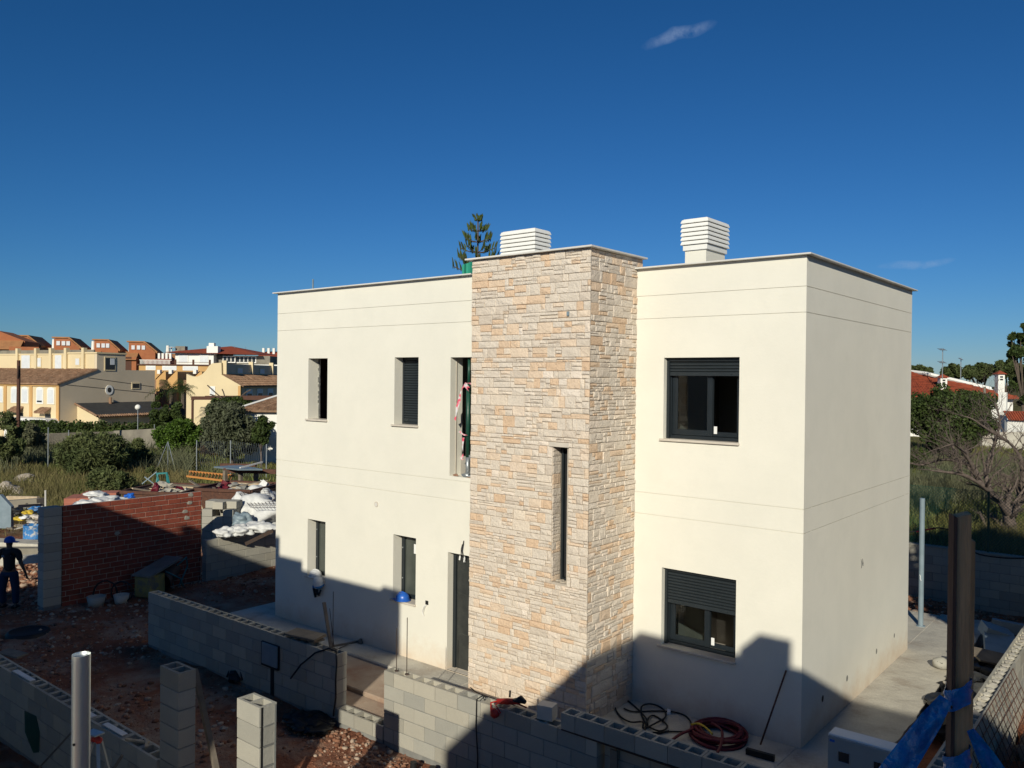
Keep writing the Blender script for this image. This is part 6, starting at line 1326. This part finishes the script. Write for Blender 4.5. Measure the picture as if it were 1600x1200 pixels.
# ------------------------------------------------------------- building waste behind the brick wall
def skip(lab, pxl, pxr, pyt, d, ang, wd, fill, seed):
    Mk, o = local(pxl, d, ang); zt = at(pxl, pyt, d).z; W_ = (pxr - pxl) * d / FPX / math.cos(R(ang)) ; t = thing('rubble_skip', lab, 'skip', (o.x, o.y, zt - 1.2))
    b = MB(Mk); h = 1.25; a = [(0, 0), (W_, 0), (W_, wd), (0, wd)]; lo = [(.5, .12), (W_ - .5, .12), (W_ - .5, wd - .12), (.5, wd - .12)]
    b.add([(*q, zt) for q in a] + [(*q, zt - h) for q in lo], [(0, 1, 5, 4), (1, 2, 6, 5), (2, 3, 7, 6), (3, 0, 4, 7), (4, 5, 6, 7)]); b.build('body', M['rust'], t)
    b = MB(Mk); 
    for p, q in ((0, 1), (1, 2), (2, 3), (3, 0)): b.beam((*a[p], zt), (*a[q], zt), .09, .09)
    b.build('rim', M['rust'], t)
    b = MB(Mk); ii = [(.07, .07), (W_ - .07, .07), (W_ - .07, wd - .07), (.07, wd - .07)]; b.add([(*q, zt - .01) for q in ii] + [(*q, zt - .6) for q in ii], [(0, 1, 5, 4), (1, 2, 6, 5), (2, 3, 7, 6), (3, 0, 4, 7)]); b.build('inner_side', M['palewood'], t)
    r = random.Random(seed); w_ = thing('skip_waste', fill, 'building waste', (o.x, o.y, zt))
    for mt_, n in (('plank', 9), ('palewood', 7), ('bag', 5), ('blue', 2), ('redhose', 2), ('block', 8)):
        b = MB(Mk)
        for k in range(n):
            x, y = r.uniform(.3, W_ - .3), r.uniform(.2, wd - .2)
            if mt_ in ('bag', 'blue', 'redhose', 'block'): b.lump((x, y, zt - .12 + r.uniform(-.1, .12)), (r.uniform(.1, .28), r.uniform(.1, .25), r.uniform(.05, .16)), k + seed, .45, 2, 2.2)
            else: b.obox((x, y, zt - .06 + r.uniform(-.1, .14)), (r.uniform(.4, 1.1), .09, .03), (r.uniform(-.25, .25), r.uniform(-.3, .3), r.uniform(0, 3)))
        b.build({'plank': 'plank', 'palewood': 'board', 'bag': 'sack', 'blue': 'blue_sack', 'redhose': 'red_sack', 'block': 'rubble_lump'}[mt_], M[mt_], w_)
    b = MB(Mk); b.box(.1, .1, zt - .7, W_ - .1, wd - .1, zt - .3); b.build('rubble_fill', M['rubble'], w_)
skip('rusty open skip behind the middle of the brick wall', 190, 288, 769, 24.5, 8, 2.0, 'mixed bags and boards heaped in the middle skip', 3)
skip('rusty open skip with pale inner side behind the end of the brick wall', 306, 400, 764.5, 25.0, 12, 1.9, 'tangle of hoses and sacks in the skip by the block stack', 8)
def bricks_pallet(lab, px, py, d, ang, nx_, ny_, nz_, sz, mat, nm, cat, gap=.006, drop=()):
    Mk, o = local(px, d, ang); zt = at(px, py, d).z; t = thing(nm, lab, cat, (o.x, o.y, zt - nz_ * sz[2])); b = MB(); b.cbox(0, 0, 0, sz[0] - gap, sz[1] - gap, sz[2] - gap, .004); me = b.mesh('unit', M[mat]); a = math.atan2(Mk[1][0], Mk[0][0])
    for i in range(nx_):
        for j in range(ny_):
            for k in range(nz_):
                if (i, j, k) in drop or (0 < i < nx_ - 1 and 0 < j < ny_ - 1 and k < nz_ - 1): continue
                p = Mk @ Vector((i * sz[0], j * sz[1], zt - (nz_ - k) * sz[2])); inst('block' if mat == 'block' else 'brick', me, p, t, a)
M['block'].name = 'concrete_block'
bricks_pallet('stack of pale concrete blocks standing behind the low block wall', 317, 784, 22.6, 6, 3, 3, 7, (.30, .20, .20), 'block', 'block_stack', 'block stack', drop=((0, 0, 6), (2, 0, 6), (1, 0, 5)))
M['redbrick2'] = pbr('pale_red_brick', (.42, .16, .11), (.36, .13, .09), rough=.9, orand=.1, bump=.1)
bricks_pallet('pallet of red hollow bricks behind the left end of the brick wall', 101, 779, 23.6, -12, 3, 3, 5, (.33, .3, .16), 'redbrick2', 'brick_pallet', 'brick pallet', gap=.004)
bricks_pallet('second lower pallet of red bricks beside the first one', 128, 771, 25.0, -12, 3, 2, 3, (.33, .3, .16), 'redbrick2', 'brick_pallet', 'brick pallet', gap=.004)
def bag(lab, px, py, d, size, seed, mat='bag', nm='bulk_bag', cat='bag', rot=0):
    q = at(px, py, d); b = MB(); b.lump(q, size, seed, .22, 4, 1.5, rot)
    o = b.build(nm, M[mat], smooth=True); me = o.data
    for v in me.vertices:
        n = (.5 - abs(noise.noise(Vector(v.co * 4)))) * .10 + (.5 - abs(noise.noise(Vector(v.co * 9)))) * .05 - .06; v.co += (Vector(v.co) - q).normalized() * n
    return tag(o, lab, cat)
bag('huge white bulk bag slumped behind the low block wall next to the house', 404, 802, 23.5, (.85, .7, .48), 3)
bag('white crumpled bulk bag behind and above the huge one', 405, 777, 25.5, (.65, .5, .32), 7)
bag('white bag end standing beside the stack of blocks', 377, 788, 24.5, (.28, .3, .38), 11)
bag('flat white sack lying on the low block wall end by the stack', 352, 832, 21.2, (.32, .3, .14), 13, nm='sack', cat='sack')
bag('flat white sack in the middle of the row behind the low block wall', 378, 829, 21.4, (.36, .3, .16), 15, nm='sack', cat='sack')
bag('flat white sack touching the new house corner behind the low block wall', 410, 824, 21.6, (.50, .35, .16), 17, nm='sack', cat='sack')
bag('grey blue sack in the shade beneath the huge white bulk bag', 378, 812, 22.4, (.30, .25, .22), 19, 'bluegrey', nm='sack', cat='sack')
for k, (px, py, s_) in enumerate(((133, 787, .36), (152, 785, .45), (170, 781, .4), (150, 773, .3), (185, 783, .3))):
    bag(('white sack lying on top behind the brick wall next to the brick pallet', 'largest white sack just above the dark part of the brick wall', 'white sack right of the largest one behind the brick wall', 'white sack on the far side of the brick pallets', 'small white sack at the start of the middle skip')[k], px, py, 22.5 + .3 * k, (s_, .3, .12), 23 + k, nm='sack', cat='sack')
bag('bright blue bag on the heap behind the brick wall', 203, 776, 23.4, (.16, .14, .09), 31, 'blue', nm='sack', cat='sack'); bag('pinkish red bag on top of the waste in the middle skip', 243, 763, 24.8, (.12, .12, .17), 33, 'redhose', nm='sack', cat='sack')
# steel mesh over the bulk bags
q0 = at(385, 792, 22.9); sm = thing('steel_mesh', 'sheet of thin steel mesh lying over the white bulk bags', 'mesh', q0); b = MB()
A, B_, C_, D_ = at(372, 775, 24.6), at(432, 770, 24.2), at(440, 800, 22.5), at(392, 800, 22.6)
for e_ in (A, B_, C_, D_): e_.z += .12
for k in range(10): t = k / 9; b.beam(A.lerp(B_, t), D_.lerp(C_, t), .008, .008); b.beam(A.lerp(D_, t), B_.lerp(C_, t), .008, .008)
b.build('bars', M['steel'], sm)
b = MB(); b.beam(at(384, 850, 20.7), at(427, 829, 20.5), .05, .09); tag(b.build('plank', M['steel']), 'dark plank slanting over the low block wall by the new house', 'plank')
# blue drum, sacks, planks, kerbs at the far left
q = at(55, 832, 22.6); dm = thing('steel_drum', 'worn blue steel drum left of the grey pier', 'drum', (q.x, q.y, q.z - .3)); b = MB(); b.lathe((q.x, q.y, q.z - .38), [(0, 0), (.29, 0), (.29, .24), (.30, .25), (.29, .26), (.29, .58), (.30, .60), (.27, .60), (.27, .40), (0, .40)], 20); b.build('shell', M['bluebarrel'], dm, True)
def kerb(lab, px0, px1, py0, py1, d0, d1, hpx, mat='concrete', nm='concrete_kerb', thick=.3):
    a, c_ = at(px0, py0, d0), at(px1, py1, d1); n = (c_ - a).cross(Vector((0, 0, 1))).normalized(); n = n if n.dot(Vector((F2.x, F2.y, 0))) > 0 else -n; h = hpx * d0 / FPX; z = min(a.z, c_.z)
    b = MB(); b.extr([(a.x, a.y, a.z), (c_.x, c_.y, c_.z), (c_.x, c_.y, c_.z - h), (a.x, a.y, a.z - h)], n * thick); return tag(b.build(nm, M[mat]), lab, 'kerb')
kerb('pale concrete kerb behind the walking worker', -30, 71, 846, 851, 21.3, 20.8, 8, thick=.5); kerb('dark streaked concrete beam below the pale kerb behind the worker', -30, 71, 857, 857, 20.9, 20.4, 11, 'greywall', 'concrete_beam', .25); kerb('lowest pale concrete step behind the worker', -30, 71, 874, 867, 20.5, 20.0, 12, 'concrete', 'concrete_step', .3)
for k, (x0, y0, x1, y1, w_) in enumerate(((2, 786, 64, 782, .3), (0, 792, 66, 787, .14), (12, 778, 60, 779, .1))):
    b = MB(); b.beam(at(x0, y0, 26 + k), at(x1, y1, 25.4 + k), w_, .14); tag(b.build('long_beam', M['greywall'] if k != 2 else M['palewood']), ('wide grey beam lying across at the far left', 'narrow grey beam in front of the wide one at the far left', 'thin pale plank behind the grey beams at the far left')[k], 'beam')
b = MB(); a = at(4, 798, 24.5); b.extr([(a.x, a.y, a.z + .5), (a.x + .3, a.y + .2, a.z + .15), (a.x + .3, a.y + .2, a.z - .5), (a.x, a.y, a.z - .5)], (.06, -.1, 0)); b.extr([(a.x - .6, a.y - .4, a.z + .2), (a.x, a.y, a.z + .5), (a.x, a.y, a.z - .5), (a.x - .6, a.y - .4, a.z - .5)], (.05, -.08, 0)); tag(b.build('concrete_slab', M['bluegrey']), 'upright grey slab at the left edge of the photo', 'slab')
for k, (px, py, d, s, mt_) in enumerate(((56, 797, 24, (.34, .2, .10), 'bluebarrel'), (44, 801, 23.6, (.2, .15, .08), 'yellow'), (30, 811, 23.2, (.24, .14, .06), 'yellow'), (60, 808, 23.3, (.25, .18, .09), 'sill'), (40, 809, 23.1, (.2, .14, .06), 'paper'), (28, 798, 24.4, (.32, .16, .10), 'black'), (52, 815, 22.9, (.22, .12, .04), 'sill'), (18, 826, 22.8, (.2, .1, .03), 'plank'))):
    bag(('bundle of blue netting among the waste left of the pier', 'yellow sack under the blue netting', 'flat yellow sack nearest the left edge', 'beige sack leaning on the grey pier', 'white printed sack between the yellow sacks', 'black sheet crumpled in front of the grey beams', 'beige board pile above the blue drum', 'broken board on the earth left of the drum')[k], px, py, d, s, 41 + k, mt_, 'waste_bag', 'waste')
b = MB(); c_ = at(72, 790, 23); b.cyl(at(71, 800, 21.5), at(71, 766, 21.5), .02, n=6); tag(b.build('marker_rod', M['coping']), 'thin pale rod standing behind the grey pier', 'rod')
for k, (px, py, s_) in enumerate(((38, 752, 1.0), (10, 770, 1.3), (28, 777, .7))):
    g_ = gpt(px, py); b = MB(); b.lump((g_[0], g_[1], g_[2] + .1), (.7 * s_, .5 * s_, .3 * s_), k + 5, .3, 3, 1.5); tag(b.build('rock', M['rock']), ('grey boulder in the grass at the left', 'largest pale rock at the left edge below the grass', 'low pale rock beside the largest one')[k], 'rock')
strew('gravel', 2500, lambda: (lambda q: (q.x, q.y))(at(random.uniform(-30, 80), 600, random.uniform(19.5, 27))), .01, .08, M['rubble'])
rw = random.Random(17)
for k in range(14):
    px, py = rw.uniform(-5, 66), rw.uniform(790, 832); q = ground(px, py); D_ = (q - CAM).length; mt_ = rw.choice(('plank', 'sill', 'palewood', 'block', 'bag', 'greywall')); b = MB()
    b.obox((q.x, q.y, q.z + .05 + .03 * (k % 4)), (rw.uniform(.3, .9), rw.uniform(.08, .3), .03), (rw.uniform(-.2, .2), rw.uniform(-.2, .2), rw.uniform(0, 3.1))); tag(b.build('scrap_board', M[mt_]), 'flat scrap piece among the building waste left of the grey pier', 'scrap', 'flat scraps of building waste left of the pier')
# ladder, table, barrels, sawhorse
def ladder():
    t = thing('ladder', 'orange ladder lying aslant in the grass beyond the skips', 'ladder', at(330, 745, 30)); a0, a1 = at(296, 736.5, 33), at(366, 743, 32); b0, b1 = at(292, 744, 32), at(362, 752.5, 31); m = M['ladderorange'] = pbr('orange_paint', (.50, .22, .06), (.42, .18, .05), rough=.6)
    b = MB(); b.beam(a0, a1, .05, .07); b.build('rail', m, t); b = MB(); b.beam(b0, b1, .05, .07); b.build('rail', m, t)
    b = MB(); b.beam(a0, b0, .03, .03); 
    for k in range(14): q = MB(); s, e_ = (k + .5) / 14, (k + .5) / 14; q.beam(a0.lerp(a1, s), b0.lerp(b1, e_), .03, .035); q.build('rung', m, t)
ladder()
tb_ = thing('work_table', 'low platform of grey sheets on dark legs beyond the bulk bags', 'platform', at(385, 745, 29)); A = at(334, 731, 31); B_ = at(372, 728, 31.5); C_ = at(410, 735, 28.5); D_ = at(372, 735, 28)
b = MB(); b.extr([A, B_, C_, D_], (0, 0, .05)); b.build('sheet', M['bluegrey'], tb_); b = MB(); b.beam(at(350, 735, 29.5), at(432, 737, 29), .1, .16); b.beam(at(345, 726, 31.5), at(400, 727, 31), .1, .1); b.build('beam', M['rust'], tb_)
for px, py in ((352, 757), (376, 756), (400, 753)): q = at(px, py, 29.4); b = MB(); b.beam(q, at(px, 735, 29.4), .12, .12); b.build('leg', M['plank'], tb_)
b = MB(); b.beam(at(375, 731, 29), at(410, 722, 30), .05, .05); tag(b.build('pale_bar', M['coping']), 'thin pale bar lying on the platform beyond the bulk bags', 'bar')
for k, px in enumerate((374, 387)):
    q = at(px, 760, 27.4); b = MB(); b.lathe((q.x, q.y, q.z - .3), [(0, 0), (.14, 0), (.15, .2), (.14, .42), (.12, .45), (0, .45)], 14); tag(b.build('plastic_drum', M['teal'], smooth=True), ('teal plastic drum under the platform, the left one', 'teal plastic drum under the platform, nearer the white bags')[k], 'drum')
sh_ = thing('sawhorse', 'green metal trestle behind the middle skip', 'trestle', at(252, 755, 26)); b = MB(); b.beam(at(244, 740, 26.5), at(262, 739, 26.5), .05, .05); b.build('top_rail', M['teal'], sh_)
for x0, x1 in ((245, 250), (247, 243), (261, 266), (260, 262)): b = MB(); b.beam(at(x0, 740, 26.5), at(x1, 763, 26.3), .04, .04); b.build('leg', M['teal'], sh_)
b = MB(); b.beam(at(222, 756, 27), at(245, 737, 27), .03, .03); b.beam(at(226, 745, 27), at(242, 757, 27), .03, .03); tag(b.build('trellis', M['bluegrey']), 'thin bluish frame leaning left of the green trestle', 'frame')
# mixer tipped against the brick wall, buckets, manhole
mx_ = thing('cement_mixer', 'old yellow and grey cement mixer lying in the shade against the brick wall', 'cement mixer', (-14.9, -1.3, -.2)); 
Mk = Matrix.Translation((-14.95, -1.25, .12)) @ Matrix.Rotation(.4, 4, 'Z')
b = MB(Mk); b.cbox(-.25, -.42, -.38, .2, .12, .12, .03); b.build('motor_cover', pbr('faded_yellow_paint', (.40, .30, .08), (.3, .24, .1), rough=.7, vscale=5, stain=((.2, .17, .13), 4, .5, .6)), mx_)
b = MB(Mk); b.extr([(-.28, -.45, .12), (.24, -.45, .12), (.3, .6, .36), (-.2, .6, .36)], (0, 0, .04)); b.build('lid', M['greywall'], mx_)
b = MB(Mk); b.cyl((0, .15, -.1), (0, .7, .1), .3, .16, 14, False); b.build('drum', M['steel'], mx_, True)
b = MB(Mk); 
for a in (.2, .5): b.tube([(a - .3, .1, .15), (a - .2, .5, -.1), (a - .3, .75, -.35)], .02, 6); 
b.tube([(.2, .5, .2), (.25, .8, .35), (.2, .9, .1), (.2, .6, -.3)], .02, 6); b.build('frame', M['teal'], mx_)
bk = thing('mortar_bucket', 'grey mortar tub with black handles standing before the brick wall', 'bucket', (-15.0, -2.6, -.3)); b = MB(); b.lathe((-14.95, -2.62, -.28), [(0, 0), (.15, 0), (.2, .24), (.17, .24), (.13, .03), (0, .03)], 16); b.build('tub', M['block'], bk, True); b = MB(); b.tube([(-14.95 + .15 * math.cos(t * .45), -2.42 + .2 * math.cos(t * .45), -.03 + .3 * math.sin(t * .45)) for t in range(8)], .02, 6); b.build('handle', M['black'], bk, True)
bk = thing('mortar_bucket', 'second grey tub, nearer the mixer, with a black ring over it', 'bucket', (-14.7, -2.2, -.3)); b = MB(); b.lathe((-14.75, -2.15, -.28), [(0, 0), (.13, 0), (.17, .22), (.15, .22), (.11, .03), (0, .03)], 16); b.build('tub', M['concrete'], bk, True); b = MB(); b.tube([(-14.72 + .17 * math.cos(t * .57), -2.15 + .17 * math.cos(t * .57), -.0 + .24 * math.sin(t * .57)) for t in range(12)], .02, 6); b.build('hoop', M['black'], bk, True)
c_ = ground(44, 992); mh = thing('manhole', 'round black manhole cover lying in the red earth', 'manhole', c_); b = MB(); b.lathe((c_.x, c_.y, c_.z), [(.40, -.1), (.40, .05), (.36, .09), (.34, .09)], 24); b.build('rim', M['black'], mh, True); b = MB(); b.lathe((c_.x, c_.y, c_.z), [(.34, .09), (.32, .07), (0, .075)], 24); b.build('cover', M['black_gap'], mh, True)
q = Zg(20, 1030, -.1); b = MB(); b.obox((q.x, q.y, .0), (.5, .22, .03), (.05, .03, .3)); tag(b.build('board', M['plank']), 'short board on the earth behind the shaded wall with labels', 'board')
b = MB()
for k in range(7): q = Zg(470 + 10 * (k % 4), 1118 + 3 * k, -.15); b.lump(q, (.22, .16, .04), k, .5, 3, 2)
tag(b.build('dark_sheeting', M['black'], smooth=True), 'crumpled dark sheeting at the foot of the shaded block wall near the gate gap', 'sheeting')
b = MB(); q = Zg(365, 1062, -.2); b.tube(smooth([(q.x - .2, q.y, -.2), (q.x - .1, q.y + .05, .02), (q.x + .1, q.y + .05, .05), (q.x + .25, q.y, -.15)], 4), .02, 6); b.lump((q.x + .05, q.y, -.15), (.15, .1, .1), 4, .4, 2); tag(b.build('cable_coil', M['black']), 'dark scrap pipe at the foot of the shaded wall below the meter box', 'scrap')
for k, (px, py) in enumerate(((646, 1192), (676, 1196))):
    q = Zg(px, py + 8, -.2); b = MB(); b.cyl((q.x, q.y, -.5), (q.x, q.y, -.12 - .03 * k), .045, n=14); tag(b.build('pipe_stub', M['black']), ('black pipe stub standing in the earth at the bottom edge, left one', 'smaller black pipe stub at the bottom edge, right one')[k], 'pipe')
# loose stones, individually, the largest on the red soil
st = []
rr_ = random.Random(3)
for k in range(24):
    px, py = rr_.choice(((rr_.uniform(150, 225), rr_.uniform(985, 1030)), (rr_.uniform(180, 240), rr_.uniform(1095, 1140)), (rr_.uniform(310, 420), rr_.uniform(1070, 1190)), (rr_.uniform(30, 230), rr_.uniform(930, 1060)), (rr_.uniform(440, 600), rr_.uniform(1130, 1195))))
    q = ground(px, py); s = rr_.uniform(.035, .075); b = MB(); b.lump((q.x, q.y, q.z + s * .2), (s, s * rr_.uniform(.6, 1), s * .55), k, .35, 1, 1.8, rr_.uniform(0, 3)); o_ = b.build('loose_stone', M['rock']); tag(o_, 'loose pale stone lying on the shaded or sunlit red earth', 'stone', 'loose stones on the red earth')
# ------------------------------------------------------------- the worker
def person():
    D = 19.0; foot = at(14, 950, D); gz = foot.z; s = 1.60 / 1.75
    t = thing('person', 'worker in dark t-shirt, jeans and blue hard hat walking at the left edge', 'person', foot)
    X = Vector((R2.x, R2.y, 0)); Yv = Vector((F2.x, F2.y, 0)); O = Vector((foot.x, foot.y, gz))
    W = lambda x, y, z: O + (X * x + Yv * y + Vector((0, 0, z))) * s
    def skin(nm, nodes, edges, mat, lv=2):
        me = bpy.data.meshes.new(nm); me.from_pydata([W(*n[:3]) for n in nodes], edges, []); me.materials.append(mat); o = bpy.data.objects.new(nm, me); link(o, t, (0, 0, 0))
        sk = o.modifiers.new('skin', 'SKIN'); sk.use_smooth_shade = True
        for v, n in zip(me.skin_vertices[0].data, nodes): v.radius = (n[3] * s, (n[4] if len(n) > 4 else n[3]) * s); 
        me.skin_vertices[0].data[0].use_root = True
        ss = o.modifiers.new('sub', 'SUBSURF'); ss.levels = lv; ss.render_levels = lv; return o
    N = [(0, 0, .95, .15, .10), (0, 0, 1.12, .14, .10), (0, .0, 1.32, .17, .11), (0, 0, 1.45, .11, .08), (0, 0, 1.52, .055), (0, .0, 1.60, .075, .085), (0, .01, 1.68, .08, .095), (0, .01, 1.74, .05),
         (.21, 0, 1.42, .07), (.30, -.02, 1.16, .05), (.38, .02, .93, .03), (.41, .03, .86, .035, .022), (.43, .03, .78, .026, .018),
         (-.21, 0, 1.42, .07), (-.31, .02, 1.18, .05), (-.42, .05, 1.02, .03), (-.47, .06, .97, .035, .022), (-.52, .06, .92, .026, .018),
         (.12, 0, .90, .10), (.15, .02, .48, .065), (.18, -.02, .09, .042), (.20, -.12, .04, .038), (-.12, 0, .90, .10), (-.15, -.06, .48, .065), (-.16, .04, .09, .042), (-.17, -.06, .04, .038),
         (.445, .05, .74, .011), (.435, .015, .735, .011), (.425, 0.0, .75, .010), (.45, .035, .72, .011), (.39, .0, .80, .011),
         (-.55, .08, .88, .011), (-.565, .06, .885, .011), (-.555, .04, .89, .010), (-.56, .07, .865, .011), (-.50, .02, .90, .011)]
    E = [(0, 1), (1, 2), (2, 3), (3, 4), (4, 5), (5, 6), (6, 7), (3, 8), (8, 9), (9, 10), (10, 11), (11, 12), (3, 13), (13, 14), (14, 15), (15, 16), (16, 17), (0, 18), (18, 19), (19, 20), (20, 21), (0, 22), (22, 23), (23, 24), (24, 25),
         (12, 26), (12, 27), (12, 28), (12, 29), (11, 30), (17, 31), (17, 32), (17, 33), (17, 34), (16, 35)]
    skin('body', N, E, M['skin'], 1)
    skin('t_shirt', [(0, 0, .90, .20, .14), (0, 0, 1.12, .185, .13), (0, 0, 1.33, .215, .14), (0, 0, 1.45, .125, .09), (.22, 0, 1.42, .095), (.285, -.015, 1.20, .075), (-.22, 0, 1.42, .095), (-.295, .01, 1.22, .075)], [(0, 1), (1, 2), (2, 3), (3, 4), (4, 5), (3, 6), (6, 7)], M['shirt'])
    skin('jeans', [(0, 0, .93, .15, .11), (.115, 0, .86, .13), (.15, .02, .48, .095), (.18, -.01, .10, .08), (-.115, 0, .86, .13), (-.15, -.05, .48, .095), (-.16, .04, .10, .08)], [(0, 1), (1, 2), (2, 3), (0, 4), (4, 5), (5, 6)], M['jeans'])
    b = MB(); b.lathe(W(0, .01, 1.66), [(.125 * s, 0), (.13 * s, .03 * s), (.12 * s, .08 * s), (.09 * s, .12 * s), (.04 * s, .145 * s), (0, .15 * s)], 18); b.extr([W(.10, .10, 1.665), W(.20, .10, 1.655), W(.20, -.02, 1.655), W(.10, -.06, 1.665)], (0, 0, .01)); b.build('hard_hat', M['blue'], t, True)
    for x, y in ((.19, -.04), (-.165, .02)): b = MB(); b.lump(W(x, y, .05), (.055, .12, .05), 2, .1, 2); b.build('boot', M['black'], t, True)
    b = MB(); 
    for k in range(5): b.extr([W(-.12 + k * .05, -.127, 1.30), W(-.085 + k * .05, -.127, 1.30), W(-.085 + k * .05, -.127, 1.36), W(-.12 + k * .05, -.127, 1.36)], -Yv * .004)
    b.build('faded_print', M['print'], t)
person()
